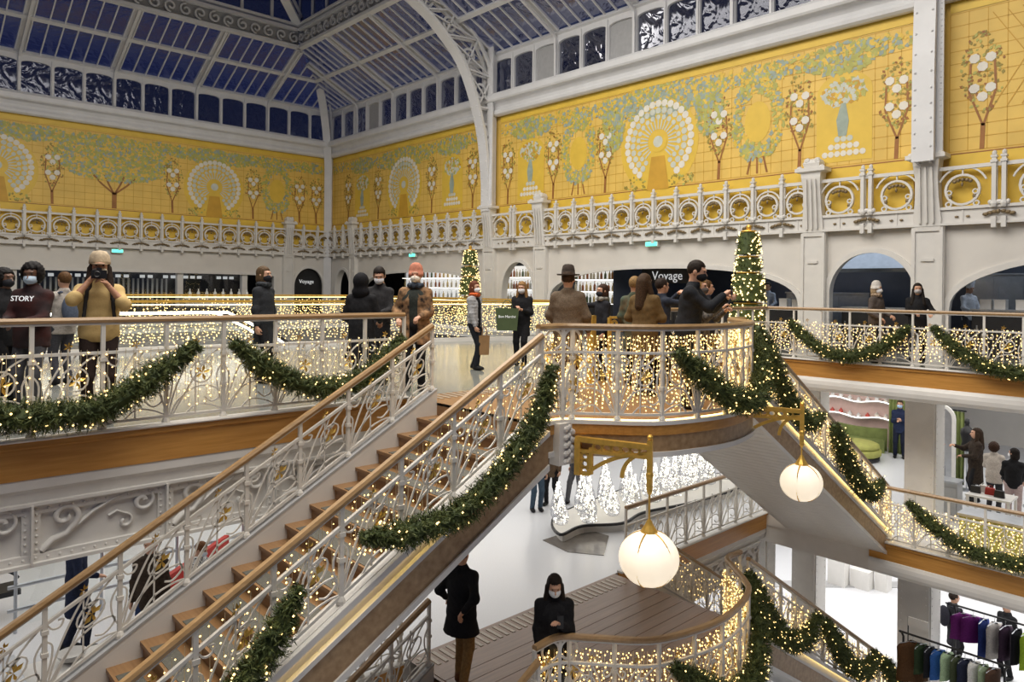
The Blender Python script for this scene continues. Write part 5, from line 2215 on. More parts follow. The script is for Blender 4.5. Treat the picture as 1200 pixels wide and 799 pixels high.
P_TAN = person(at(2.07, 8.98), 1.84, 0, 'man in tan pullover and pale cap raising a camera to his face', top=((.50, .36, .16), (.42, .29, .12), 8), length=.86, legs=(.03, .02, .018), skin='b', hat=('cap', (.48, .38, .26)),
               hair=('long', (.03, .02, .015)), R=(.09, .20, 1.50), L=(-.08, .22, 1.45), poleR=(.75, .1, -1), poleL=(-.75, .1, -1), sleeve=.2, fat=1.1, curl=.9, fine=1.2, pack=(.03, .028, .028), mask=(.62, .55, .42))
P_SW = person(at(1.58, 9.85), 1.76, -35, 'man in dark sweatshirt with white lettering and pale blue mask', top=((.03, .028, .03), (.06, .02, .018), 4), legs=(.08, .08, .09), skin='c', mask=(.55, .68, .82), hair=('curly', (.012, .01, .01)),
       R=(.10, .30, 1.12), L=(-.08, .32, 1.10), hpitch=-12, hyaw=-15, fat=1.1)
person(at(1.42, 10.6), 1.70, 40, 'person in black with arms folded at the edge of the gallery', top=(BLK,), legs=BLK, skin='c', hair=('curly', (.012, .01, .01)), R=(.12, .28, 1.1), L=(-.10, .30, 1.12), mask=(.03, .03, .035))
person(at(2.45, 12.74), 1.70, -150, 'person seen from behind with pale hood and grey blue rucksack', top=((.42, .38, .34),), legs=(.06, .06, .07), hair=('short', (.10, .05, .02)), pack=(.10, .12, .17), R=(.15, .32, 1.3), L=(-.15, .32, 1.3))
person(at(4.9, 11.1), 1.83, 55, 'bearded man in long dark coat with black mask', top=((.03, .032, .036),), length=.55, legs=BLK, mask=(.02, .02, .025), hair=('bob', (.10, .06, .03)), scarf=(.05, .055, .06))
person(at(5.55, 9.22), 1.72, 160, 'person in black hooded coat seen from behind', top=(BLK,), length=.5, flare=.05, legs=BLK, hood=(.012, .012, .014), hair=('none', BLK), R=(.20, .26, 1.05), L=(-.2, .2, 1.0), fat=1.08)
person(at(6.25, 9.85), 1.85, -25, 'dark haired man in dark jacket bending his masked face to his phone', top=((.035, .034, .036),), length=.7, legs=BLK, mask=WM, hair=('short', (.02, .015, .012)), R=(.06, .30, 1.10), L=(-.12, .28, 1.08), hpitch=-25, hyaw=-20)
person(at(6.32, 8.95), 1.84, -8, 'man in patterned dark jacket with coral cap and white mask', top=((.02, .018, .018), (.42, .24, .12), 13), length=.66, flare=.04, legs=BLK, mask=(.78, .72, .62), hat=('beanie', (.50, .20, .13)), hair=('none', BLK),
       R=(.22, .16, 1.02), L=(-.10, .26, 1.06), fat=1.18, inner=(.035, .04, .035), scarf=(.06, .075, .10), fine=1.1)
person(at(11.6, 20.6 - 5.2), 1.66, 0, 'woman in dark brown coat standing before the small corner arch', top=((.05, .04, .035),), length=.6, legs=BLK, hair=('long', (.05, .03, .02)), R=(.08, .28, 1.15), L=(-.08, .28, 1.12)) if False else None
person(at(10.4, 16.3), 1.74, 10, 'woman in dark coat standing against the light curtain', top=((.05, .045, .04),), length=.6, legs=BLK, hair=('long', (.06, .04, .025)), R=(.07, .28, 1.18), L=(-.07, .28, 1.15))
P_W1 = person(at(8.77, 10.48), 1.66, 60, 'woman in pale grey puffer jacket with orange scarf and white mask', top=((.36, .36, .37),), length=.82, puff=1, inner=(.015, .015, .018), legs=(.02, .022, .028), shoes=(.02, .02, .02), mask=WM, hair=('bob', (.13, .04, .02)),
       scarf=(.62, .13, .04), R=(.20, .14, .84), L=(-.22, .02, .80), feet=((.09, .10), (-.09, -.06)), fine=1.1, hyaw=5)
P_W2 = person(at(10.02, 10.49), 1.67, -15, 'woman in black with long fair hair and white mask holding her phone', top=((.016, .016, .018),), length=.62, legs=(.018, .018, .02), mask=WM, hair=('long', (.27, .15, .06)), R=(.06, .25, 1.22), L=(-.07, .24, 1.18),
       hpitch=-12, feet=((.09, .0), (-.08, .06)), fine=1.1)
P_HAT = person(at(7.6, 7.0), 1.80, 172, 'man in grey brown tweed coat and dark felt hat seen from behind', top=((.17, .125, .085), (.11, .08, .055), 60), length=.5, legs=(.10, .03, .03), hat=('fedora', (.055, .042, .034)), hair=('short', (.06, .035, .02)),
               R=(.27, .14, .92), L=(-.22, .24, 1.0), fat=1.18, fine=1.1)
person(at(9.55, 8.0), 1.62, -60, 'dark haired woman in black with patterned scarf pointing across the hall', top=((.02, .02, .024),), length=.6, legs=BLK, mask=(.03, .03, .035), hair=('bob', (.05, .025, .015)), scarf=(.30, .28, .24), R=(.28, .48, 1.42), L=(-.22, .1, .85))
person(at(8.55, 6.35), 1.76, 150, 'person in olive brown coat with long brown hair seen from behind', top=((.15, .095, .04), (.11, .07, .03), 20), length=.55, legs=BLK, hair=('long', (.06, .035, .02)), R=(.14, .28, 1.15), L=(-.2, .22, 1.05), fat=1.12, hyaw=12, fine=1.1)
person(at(9.35, 7.15), 1.74, 165, 'fair haired person in green and brown coat seen from behind', top=((.12, .085, .045), (.06, .10, .075), 6), length=.6, legs=BLK, hair=('short', (.28, .17, .07)), R=(.12, .30, 1.3), L=(-.2, .1, .9))
person(at(9.75, 6.9), 1.72, 120, 'person in dark navy coat lifting both hands to take a picture', top=((.03, .035, .05),), length=.6, legs=BLK, hair=('short', (.03, .02, .015)), R=(.07, .34, 1.52), L=(-.07, .34, 1.52))
P_MAN = person(at(8.15, 5.36), 1.92, 78, 'tall dark haired man in black coat with black mask looking at his phone', top=((.02, .021, .024),), length=.5, legs=BLK, mask=(.015, .015, .017), hair=('short', (.022, .015, .011)), R=(.02, .42, 1.36), L=(-.06, .44, 1.32),
               lean=8, hpitch=-14, fat=1.12, fine=1.2, curl=.9)
person(at(9.05, 5.75), 1.70, 70, 'fair haired woman in black close behind the tall man', top=((.02, .02, .022), (.16, .14, .12), 30), length=.6, legs=BLK, hair=('bob', (.42, .25, .09)), R=(.1, .36, 1.35), L=(-.07, .36, 1.3), mask=(.1, .08, .07))
person(at(10.6, 6.6), 1.70, 95, 'person in dark jacket holding a phone up beside the lit fir tree', top=((.025, .025, .03),), length=.7, legs=BLK, hair=('short', (.10, .05, .02)), R=(.05, .40, 1.48), L=(-.06, .38, 1.44))
person(at(16.65, 6.12), 1.74, 62, 'woman in pale knitted hat and grey brown hooded coat on the side balcony', top=((.10, .08, .07),), length=.55, legs=BLK, mask=WM, hat=('beanie', (.56, .52, .47)), hair=('bob', (.35, .25, .15)), scarf=(.36, .26, .18), fat=1.1, R=(.2, .2, 1.0), L=(-.12, .26, 1.05))
person(at(17.05, 5.42), 1.74, 5, 'dark haired woman in black jumper with grey mask on the side balcony', top=(BLK,), length=.8, legs=BLK, mask=(.42, .40, .40), hair=('long', (.02, .015, .012)), R=(.08, .26, 1.12), L=(-.24, .28, 1.12))
person(at(22.6, 5.9), 1.80, 40, 'cook in white jacket and tall white hat behind the hatch', top=((.68, .70, .74),), legs=(.05, .05, .06), hat=('chef', (.72, .74, .78)), hair=('short', (.02, .02, .02)), R=(.15, .3, 1.05), L=(-.15, .3, 1.05), hpitch=-15)
person(at(21.9, 11.4), 1.82, -20, 'cook in white shirt inside the wide kitchen arch', top=((.55, .60, .68),), legs=(.05, .05, .06), hair=('short', (.04, .03, .02)), R=(.2, .35, 1.2), L=(-.2, .3, 1.05))

# lower level
person(at(5.98, 7.35, ZL), 1.86, 150, 'man in long black coat and tan trousers with his hand on the lower stair rail', top=((.012, .012, .014),), length=.68, legs=(.24, .14, .055), shoes=(.16, .07, .03), hair=('short', (.03, .02, .015)), R=(.13, -.17, 1.02), L=(-.32, .16, .98),
       feet=((.10, -.12), (-.08, .10)), fine=1.2, flare=.04, fat=1.08)
P_W3 = person(at(6.35, 6.02, ZL), 1.76, 5, 'woman in black coat with long dark hair and white mask on the parquet landing', top=((.014, .014, .016),), length=.48, legs=(.06, .06, .055), mask=WM, hair=('long', (.022, .015, .012)), R=(.20, .12, .82), L=(-.05, .24, 1.27),
       hpitch=-18, fine=1.3, inner=(.02, .02, .022), curl=.5, flare=.03, fat=1.15)
person(at(12.0, 12.0, ZL), 1.76, 20, 'person in blue jeans and black boots beside the lit glass trees', top=((.10, .10, .12),), legs=(.055, .085, .12), shoes=BLK)
person(at(12.65, 12.1, ZL), 1.72, -30, 'person in black trousers and brown coat beside the lit glass trees', top=((.12, .08, .05),), length=.7, legs=BLK, feet=((.1, .12), (-.1, -.1)))
person(at(13.15, 11.75, ZL), 1.76, -60, 'person in grey trousers walking past the lit glass trees', top=((.07, .07, .08),), legs=(.11, .11, .12), feet=((.08, .22), (-.08, -.18)))
person(at(24.6, 8.3, ZL), 1.82, -5, 'shop assistant in navy suit with blue mask and folded hands', top=((.02, .028, .065),), length=.78, legs=(.015, .018, .035), mask=(.40, .58, .80), hair=('short', (.05, .035, .02)), R=(.04, .24, 1.22), L=(-.05, .24, 1.18), feet=((.12, 0), (-.12, 0)))
person(at(19.85, 5.78, ZL), 1.66, 90, 'woman in grey top and black trousers beside the white pillar', top=((.30, .31, .33),), legs=BLK, hair=('long', (.12, .06, .03)))
person(at(20.95, 5.28, ZL), 1.84, -75, 'woman with very long dark hair in brown fur coat in the lower shop', top=((.05, .035, .025), (.02, .015, .012), 25), length=.45, legs=BLK, hair=('long', (.035, .02, .012)), R=(.1, .42, 1.3), L=(-.1, .3, 1.1), fat=1.15)
person(at(20.25, 4.72, ZL), 1.68, 170, 'curly haired woman in cream jacket seen from behind at the white table', top=((.52, .46, .40),), length=.75, legs=(.04, .04, .045), hair=('curly', (.04, .02, .012)), R=(.15, .3, 1.0), L=(-.15, .3, 1.0))
person(at(19.65, 4.2, ZL), 1.70, 175, 'dark haired woman in black jacket and pale pink trousers at the white table', top=(BLK,), length=.82, legs=(.52, .40, .38), hair=('bob', (.018, .014, .012)), mask=WM, R=(.15, .3, .95), L=(-.2, .25, .95), hyaw=-60)
person(at(20.4, 3.7, ZL), 1.70, 150, 'person in black coat with bag at the far end of the white table', top=(BLK,), length=.5, legs=BLK, hair=('bob', (.02, .015, .012)))
person(at(20.2, 8.4, ZL), 1.60, 90, 'dark haired person in black beside the lit stair flight', top=(BLK,), legs=BLK, hair=('short', (.02, .015, .012)))
person(at(2.45, 11.7, ZL), 1.84, 90, 'man in navy coat and dark jeans below the riveted girder', top=((.018, .024, .05),), length=.5, legs=(.02, .025, .045), hair=('short', (.03, .02, .015)), feet=((.08, .1), (-.08, -.12)), R=(.2, .25, 1.05))
person(at(3.15, 10.75, ZL), 1.72, -20, 'person in dark brown quilted jacket and blue jeans behind the stair rail', top=((.05, .035, .025),), length=.75, puff=1, legs=(.03, .05, .12), hair=('short', (.02, .015, .012)))
ZP = mat('zebra_cloth', (.7, .7, .7), .8)
nt = ZP.node_tree
wv = nt.nodes.new('ShaderNodeTexWave')
wv.inputs['Scale'].default_value = 9
wv.inputs['Distortion'].default_value = 6
rp = nt.nodes.new('ShaderNodeValToRGB')
rp.color_ramp.interpolation = 'CONSTANT'
rp.color_ramp.elements[0].color = (.02, .02, .02, 1)
rp.color_ramp.elements[1].position = .5
rp.color_ramp.elements[1].color = (.7, .7, .68, 1)
tcn = [n for n in nt.nodes if n.type == 'TEX_COORD'][0]
nt.links.new(tcn.outputs['Object'], wv.inputs['Vector'])
nt.links.new(wv.outputs['Fac'], rp.inputs[0])
nt.links.new(rp.outputs[0], nt.nodes['Principled BSDF'].inputs['Base Color'])
person(at(3.85, 10.85, ZL), 1.45, 60, 'masked person in black and white zebra striped top behind the red bench', top=((.7, .7, .7),), legs=BLK, pattern=ZP, mask=(.65, .70, .78), hair=('short', (.16, .07, .03)), R=(.12, .36, .95), L=(-.1, .36, .95), hpitch=-20)
# ground floor
person(at(19.6, 5.35, ZM), 1.75, 120, 'person in dark padded coat on the ground floor behind the column', top=((.03, .03, .035),), length=.5, legs=BLK, pack=(.03, .03, .04))
person(at(19.9, 4.35, ZM), 1.78, -40, 'person in black on the ground floor behind the clothes rails', top=(BLK,), legs=BLK)

# ---------------------------------------------------------------- lettering helper
def lettering(s, size, mm, loc, rot, parent=None, name='lettering', depth=.004):
    cu = bpy.data.curves.new(name, 'FONT')
    cu.body = s
    cu.size = size
    cu.extrude = depth
    cu.align_x = 'CENTER'
    cu.align_y = 'CENTER'
    cu.resolution_u = 3
    t = bpy.data.objects.new(name, cu)
    COL.objects.link(t)
    dg = bpy.context.evaluated_depsgraph_get()
    me = bpy.data.meshes.new_from_object(t.evaluated_get(dg))
    bpy.data.objects.remove(t)
    me.materials.clear()
    me.materials.append(M[mm] if isinstance(mm, str) else mm)
    o = bpy.data.objects.new(name, me)
    COL.objects.link(o)
    o.rotation_euler = rot
    if parent:
        o.parent = parent
        o.location = Vector(loc) - wloc(parent)
    else:
        o.location = loc
    return o


M['signwhite'] = mat('sign_white', (.8, .8, .78), .4, emit=(.9, .92, .95), estr=.45, vary=0)
M['bulb2'] = mat('fairy_bulb_soft', (1, .85, .5), .4, emit=(1, .72, .30), estr=3.0, vary=0)

# ---------------------------------------------------------------- lit fir trees in tiers
def tier_tree(x, y, h, label):
    root = thing('fir_tree', (x, y, 0), label, 'tree', 'lit fir columns in tiers')
    rr = random.Random(int(x * 100))
    tiers = [(.0, .30, .50, .46), (.40, .58, .44, .44), (.36 + .24, .74, .36, .34), (.76, .96, .30, .24)]
    tiers = [(.03, .38, .48, .42), (.40, .62, .42, .36), (.635, .745, .33, .31), (.765, .945, .31, .23)]
    b = MB()
    b.tube([(x, y, 0), (x, y, h)], .05, 8)
    b.lathe([(.42, 0), (.42, .04), (.3, .06), (.1, .1)], (x, y, 0), 16)
    b.build('stand', 'gold', root)
    for (t0, t1, r0, r1) in tiers:
        z0, z1 = t0 * h, t1 * h
        c = MB()
        c.lathe([(.05, z0), (r0 * .93, z0 + .02), (r1 * .93, z1 - .02), (.05, z1)], (x, y, 0), 16, 0)
        n = int(520 * (z1 - z0) * (r0 + r1))
        for k in range(n):
            t = rr.random()
            r = (r0 + (r1 - r0) * t) * .95
            a = rr.uniform(0, 2 * PI)
            p = V(x + r * math.cos(a), y + r * math.sin(a), z0 + (z1 - z0) * t)
            d = V(math.cos(a), math.sin(a), rr.uniform(-.5, .6)).normalized()
            s = d.cross(V(rr.uniform(-1, 1), rr.uniform(-1, 1), rr.uniform(-1, 1))).normalized() * .02
            c.faces([p - s, p + s, p + d * .08], [(0, 1, 2)], 1 if rr.random() < .5 else 0)
        f = c.build('fir_tier', ['fir', 'fir2'], root)
        g = MB()
        for k in range(int(115 * (z1 - z0) * (r0 + r1) * 2)):
            t = rr.random()
            r = (r0 + (r1 - r0) * t) + .02
            a = rr.uniform(0, 2 * PI)
            g.octa((x + r * math.cos(a), y + r * math.sin(a), z0 + (z1 - z0) * t), .022 * rr.uniform(.8, 1.3))
        q = g.build('bulbs', 'bulb2', f)
        q['kind'] = 'stuff'
        b = MB()
        b.lathe([(r1 * .8, z1), (r1 * .85, z1 + .02), (r1 * .8, z1 + .04)], (x, y, 0), 16)
        b.build('gold_ring', 'gold', root)
    b = MB()
    b.ball((x, y, h * .98), (.07, .07, .09))
    b.build('top_ball', 'gold', root)


tier_tree(16.75, 9.25, 3.22, 'lit fir column in tiers beside the side balcony corner')
tier_tree(16.7, 20.4 - 6.6, 3.1, 'x') if False else None
tier_tree(17.9, 21.7, 3.2, 'lit fir column in tiers before the bar far behind the grey puffer jacket')


# ---------------------------------------------------------------- exit signs
for (p, rot, w, lab) in (((RW - .2, 28.4, 3.02), -PI / 2, .5, 'small green exit sign on the far end of the arcade wall'), ((RW - .2, 14.5, 3.02), -PI / 2, .5, 'small green exit sign over the wide bar arch'), ((9.15, LW - .2, 3.0), 0, .5, 'small green exit sign on the left wall')):
    rt = thing('exit_sign', p, lab, 'sign', 'green exit signs')
    b = MB()
    c, s = math.cos(rot), math.sin(rot)
    def bx2(w_, z0, z1, d0, d1, nm, mm):
        b = MB()
        b.prism([(-w_ / 2, z0), (w_ / 2, z0), (w_ / 2, z1), (-w_ / 2, z1)], lambda x, z, d: (p[0] + x * c - (d0 + d * (d1 - d0)) * s * 1, p[1] + x * s + (d0 + d * (d1 - d0)) * c, p[2] + z), 1.0)
        b.build(nm, mm, rt)
    bx2(w, 0, .17, .03, .16, 'housing', 'white')
    bx2(w - .06, .025, .145, .0, .03, 'lit_face', 'exit')

# ---------------------------------------------------------------- bar and kitchen behind the arches
def bottle_mesh(col, k):
    m = mat('bottle_glass_%d' % k, col, .12, vary=.1, spec=.8)
    b = MB()
    b.lathe([(.042, 0), (.044, .02), (.044, .19), (.03, .24), (.016, .27), (.016, .34), (.019, .345), (.019, .36)], (0, 0, 0), 8)
    o = b.build('bottle', m, None, True)
    COL.objects.unlink(o)
    return o


BOT = [bottle_mesh(c, i) for i, c in enumerate([(.55, .50, .38), (.45, .20, .05), (.08, .12, .06), (.60, .62, .60), (.30, .10, .03), (.62, .48, .22)])]
brr = random.Random(3)


def bottle_shelf(u, v0, v1, zs, n, where, lit=True):
    for q, z in enumerate(zs):
        lv = ('lowest', 'middle', 'topmost')[q]
        rt = thing('bottle_shelf', (u + .12, (v0 + v1) / 2, z - .06), '%s lit bottle shelf %s' % (lv, where), 'shelf')
        b = MB()
        b.box((u, v0, z - .03), (u + .26, v1, z))
        b.build('shelf_board', 'white', rt)
        b = MB()
        b.box((u + .02, v0, z - .045), (u + .06, v1, z - .031))
        b.build('led_strip', 'ledwhite', rt)
        for k in range(n):
            v = v0 + (v1 - v0) * (k + .5) / n + brr.uniform(-.03, .03)
            src = brr.choice(BOT)
            o = put(src, 'bottle', (u + .1, v, z + .001), None, None, (1.2, 1.2, brr.uniform(.9, 1.15)))
            tag(o, 'bottle on the %s lit shelf %s' % (lv, where), 'bottle', 'bottles on the %s shelf %s' % (lv, where))
    b = MB()
    b.box((u + .275, v0, zs[0]), (u + .30, v1, zs[-1] + .5))
    tag(b.build('light_panel', 'signwhite'), 'pale back panel behind the bottles %s' % where, 'panel')


bottle_shelf(22.4, 22.9, 25.1, (1.0, 1.55, 2.1), 12, 'in the narrow arch')
bottle_shelf(23.0, 16.9, 20.9, (1.0, 1.5, 2.0), 20, 'in the wide bar arch')
bottle_shelf(22.8, 28.0, 33.6, (1.05, 1.6, 2.1), 16, 'near the far exit sign')
# sign over the bar
rt = thing('bar_sign', (21.2, 14.75, 1.85), 'dark bar sign with white letters under the wide arch', 'sign')
b = MB()
b.box((21.2, 13.7, 1.8), (21.26, 15.9, 2.32))
b.build('board', 'black', rt)
lettering('Voyage', .44, 'signwhite', (21.18, 14.8, 2.06), (PI / 2, 0, -PI / 2), rt)
rt = thing('arched_door', (18.75, LW + .3, 0), 'black arched door with white lettering in the left wall corner', 'door')
b = MB()
cv = [(18.75 - .9, 0)] + arch_curve(18.75, .9, 1.55, 1.05, 20) + [(18.75 + .9, 0)]
b.prism(cv, lambda x, z, d: (x, LW + .18 + d, z), .08)
b.build('door_leaf', 'black', rt)
lettering('Voyage', .30, 'signwhite', (18.72, LW + .17, 1.82), (PI / 2, 0, 0), rt)

# bar counter with tall glass fridges and kitchen equipment
def cabinet(name, lo, hi, mm, label, cat, doors=3, axis='y'):
    rt = thing(name, ((lo[0] + hi[0]) / 2, (lo[1] + hi[1]) / 2, lo[2]), label, cat)
    b = MB()
    b.box(lo, hi)
    b.build('body', mm, rt)
    for k in range(doors):
        a0 = lo[1] + (hi[1] - lo[1]) * (k + .04) / doors
        a1 = lo[1] + (hi[1] - lo[1]) * (k + .96) / doors
        b = MB()
        b.box((lo[0] - .02, a0, lo[2] + .08), (lo[0] - .002, a1, hi[2] - .1))
        d = b.build('door', mm, rt)
        b = MB()
        b.box((lo[0] - .045, a1 - .08, lo[2] + .4), (lo[0] - .02, a1 - .05, hi[2] - .35))
        b.build('handle', 'steel', d)
    b = MB()
    b.box((lo[0] - .05, lo[1] - .03, hi[2] + .001), (hi[0] + .03, hi[1] + .03, hi[2] + .05))
    b.build('worktop', 'steel' if mm != 'white' else 'white', rt)
    return rt


cabinet('bar_counter', (20.7, 9.8, 0), (21.3, 16.3, 1.05), 'black', 'long black counter inside the wide bar arch', 'counter', 6)
cabinet('kitchen_counter', (20.55, -3.4, 0), (21.2, 5.3, 1.12), 'black', 'black serving counter in the kitchen hatch', 'counter', 6)
cabinet('kitchen_counter', (20.6, 6.5, 0), (21.2, 8.5, 1.1), 'black', 'black counter inside the narrow kitchen arch', 'counter', 2)
cabinet('fridge', (24.3, 5.0, 0), (25.0, 6.4, 2.1), 'steel', 'tall steel fridge at the back of the kitchen', 'fridge', 2)
cabinet('oven', (24.4, 9.2, 0), (25.1, 12.0, 1.5), 'steel', 'steel oven range at the back of the kitchen', 'oven', 3)
rt = thing('extractor_hood', (22.8, 7.6, 2.2), 'steel extractor hood inside the narrow kitchen arch', 'hood')
b = MB()
b.faces([(22.2, 6.0, 2.25), (24.2, 6.0, 2.25), (24.2, 9.4, 2.25), (22.2, 9.4, 2.25), (22.7, 6.3, 2.85), (24.2, 6.3, 2.85), (24.2, 9.1, 2.85), (22.7, 9.1, 2.85)], [(0, 3, 2, 1), (4, 5, 6, 7), (0, 1, 5, 4), (1, 2, 6, 5), (2, 3, 7, 6), (3, 0, 4, 7)])
b.build('canopy', 'steel', rt)
b = MB()
b.box((22.18, 6.0, 2.16), (22.26, 9.4, 2.27))
b.build('front_lip', 'steel', rt)
for y in (6.8, 8.4):
    b = MB()
    b.box((22.6, y - .3, 2.22), (22.8, y + .3, 2.245))
    b.build('lamp_tube', 'ledwhite', rt)
for k, (y, h) in enumerate(((5.05, .22), (4.75, .22), (4.3, .22), (9.9, .2), (10.3, .22), (11.0, .18))):
    rt = thing('plate_box', (20.85, y, 1.171 if y < 9 else 1.101), 'white card box on the serving counter of the hatch' if y < 9 else 'white card box on the counter in the wide arch', 'box', 'white boxes on the kitchen counters')
    b = MB()
    z = 1.171 if y < 9 else 1.101
    b.box((20.72, y - .12, z), (20.98, y + .12, z + h))
    b.build('box_body', 'white', rt)
    b = MB()
    b.box((20.71, y - .125, z + h), (20.99, y + .125, z + h + .025))
    b.build('lid', 'white', rt)
for y in (-.5, 1.8, 3.6, 10.6, 12.2):
    rt = thing('kitchen_lamp', (22.4, y, 2.75), 'bright tube lamp under the kitchen ceiling', 'lamp', 'kitchen tube lamps')
    b = MB()
    b.box((22.35, y - .4, 2.75), (22.45, y + .4, 2.79))
    b.build('tube', 'ledwhite', rt)
    b = MB()
    for s in (-.3, .3):
        b.beam((22.4, y + s, 2.79), (22.4, y + s, 3.19), .02, .02, (1, 0, 0))
    b.build('hanger', 'black', rt)
rt = thing('kitchen_rack', (23.0, 2.0, 1.9), 'steel rack with hanging pans in the kitchen hatch', 'rack')
b = MB()
b.box((22.9, -.5, 1.98), (23.3, 4.6, 2.02))
b.build('rack_shelf', 'steel', rt)
for k in range(7):
    b = MB()
    y = -.2 + k * .7
    b.lathe([(.001, 2.02), (.13, 2.02), (.14, 2.05), (.14, 2.18), (.13, 2.18)], (23.1, y, 0), 10)
    b.build('pan', 'steel', rt)

# left shop front: pillars, glass, lit pelmet, stools and counter
for k, x in enumerate((-2.0, 1.6, 5.2, 8.6, 12.0, 15.2)):
    b = MB()
    b.box((x - .14, LW + .06, 0), (x + .14, LW + .34, 2.2))
    struct(b.build('wall_pier', 'white'), 'white pier in the dark shop front')
for k in range(5):
    x0 = -2.0 + [0, 3.6, 7.2, 10.6, 14.0][k]
    x1 = -2.0 + [3.6, 7.2, 10.6, 14.0, 17.2][k]
    rt = thing('shop_window', ((x0 + x1) / 2, LW + .25, .1), 'dark shop window with slatted blind between white piers', 'window', 'dark shop windows in the left wall')
    b = MB()
    b.poly([(x0 + .16, LW + .25, .1), (x1 - .16, LW + .25, .1), (x1 - .16, LW + .25, 2.15), (x0 + .16, LW + .25, 2.15)])
    b.build('pane', 'glass', rt)
    b = MB()
    b.box((x0 + .14, LW + .2, .0), (x1 - .14, LW + .3, .1))
    b.build('sill', 'black', rt)
    b = MB()
    for q in range(9):
        xx = x0 + .3 + (x1 - x0 - .6) * q / 8
        if brr.random() < .55:
            b.box((xx, LW + .5, 1.88), (xx + .22, LW + .53, 2.02))
    if b.v:
        o = b.build('lit_pelmet', 'signwhite', rt)
        o['kind'] = 'stuff'
    for q in range(14):
        xx = x0 + .2 + (x1 - x0 - .4) * q / 14
        b = MB()
        b.box((xx, LW + .9, .1), (xx + .08, LW + .94, 1.85))
        if k in (2, 3):
            b.build('slat', 'greypaint', rt)
rt = thing('glass_counter', (11.8, 31.6, 0), 'low white counter with glassware in front of the left shop windows', 'counter')
b = MB()
b.box((10.4, 31.2, 0), (14.2, 32.0, .98))
b.build('body', 'greypaint', rt)
b = MB()
b.box((10.3, 31.1, .98), (14.3, 32.1, 1.04))
b.build('worktop', 'white', rt)
for k in range(10):
    o = put(BOT[3], 'bottle', (10.7 + k * .35, 31.6, 1.04), None, None, (1.6, 1.6, 1))
    tag(o, 'clear bottle on the low counter before the left shop windows', 'bottle', 'clear bottles on the low counter')

# ---------------------------------------------------------------- escalator in the well
rt = thing('escalator', (7.4, 19.15, -3.65), 'escalator with lit white balustrades going down into the well', 'escalator')
top = [(3.2, .05), (7.3, .05), (8.3, -.45), (12.6, -3.35), (14.0, -3.62)]
for y in (18.75, 19.85):
    b = MB()
    b.sweep([(x, y, z + .88) for x, z in top], [(-.05, -.04), (.05, -.04), (.05, .04), (-.05, .04)])
    b.build('handrail', 'black', rt)
    b = MB()
    b.sweep([(x, y, z + .80) for x, z in top], [(-.025, -.03), (.025, -.03), (.025, .03), (-.025, .03)])
    b.build('lit_strip', 'ledwhite', rt)
    b = MB()
    for i in range(len(top) - 1):
        (x0, z0), (x1, z1) = top[i], top[i + 1]
        b.poly([(x0, y, z0 + .1), (x1, y, z1 + .1), (x1, y, z1 + .78), (x0, y, z0 + .78)])
    b.build('glass_side', 'glass', rt)
    b = MB()
    b.sweep([(x, y, z + .03) for x, z in top], [(-.10, -.16), (.10, -.16), (.10, .07), (-.10, .07)])
    b.build('skirt', 'steel', rt)
st0 = None
for k in range(22):
    x = 7.9 + k * .27
    z = -.32 - k * .165 + .0
    if z < -3.6:
        break
    if st0 is None:
        b = MB()
        b.box((x, 18.86, z - .16), (x + .30, 19.74, z))
        st0 = (b.build('step', 'black', rt), V(x, 0, z))
        s0w = wloc(st0[0])
    else:
        put(st0[0], 'step', s0w + V(x, 0, z) - st0[1], rt)

# ---------------------------------------------------------------- lower shop level, centre: lit glass trees
rt = thing('display_platform', (14, 10.6, ZL), 'long white curved platform with dark edge carrying the lit glass trees', 'platform')
out = [(p.x, p.y) for p in spline([(10.85, 10.15, 0), (11.6, 10.2, 0), (12.4, 9.75, 0), (13.4, 9.9, 0), (15, 9.6, 0), (17.6, 9.6, 0), (17.8, 10.6, 0), (16, 11.4, 0), (13.6, 11.3, 0), (11.6, 11.0, 0)], 6, True)]
b = MB()
b.prism(out, lambda x, y, d: (x, y, ZL + .16 + d), .04)
b.build('top', 'white', rt)
b = MB()
b.sweep([(x, y, ZL + .18) for x, y in out], [(-.02, -.025), (.02, -.025), (.02, .03), (-.02, .03)], closed=True)
b.build('dark_edge', 'black', rt)
b = MB()
b.prism([(14.2 + (x - 14.2) * .97, 10.5 + (y - 10.5) * .93) for x, y in out], lambda x, y, d: (x, y, ZL + d), .16)
b.build('plinth', 'white', rt)
M['icebulb'] = mat('cool_bulb', (1, .95, .85), .4, emit=(1, .93, .78), estr=3.2, vary=0)
M['iceglass'] = glass_mat('tree_glass', (.95, .95, .93), .25, .1)
gr = random.Random(11)
spots = []
for k in range(24):
    spots.append((11.3 + k * .265, 10.55 + .38 * math.sin(k * 2.1), .6 + .42 * ((k * 7) % 5) / 4 + k * .012))
for k, (x, y, h) in enumerate(spots):
    z = ZL + .201
    rt = thing('glass_tree', (x, y, z), ('short', 'knee high', 'middling', 'tall', 'tallest')[(k * 7) % 5] + ' glowing glass tree on the white platform', 'ornament', 'glowing glass trees on the platform')
    b = MB()
    b.lathe([(.10, 0), (.16, .04), (.19, h * .25), (.13, h * .6), (.05, h * .88), (.001, h)], (x, y, z), 10)
    b.build('glass_cone', 'iceglass', rt, True)
    g = MB()
    for q in range(int(95 * h)):
        t = gr.random()
        r = .19 * (1 - t * .85) * gr.uniform(.5, 1.02)
        a = gr.uniform(0, 2 * PI)
        g.octa((x + r * math.cos(a), y + r * math.sin(a), z + .04 + h * .93 * t), .017)
    o = g.build('bulbs', 'icebulb', rt)
    o['kind'] = 'stuff'
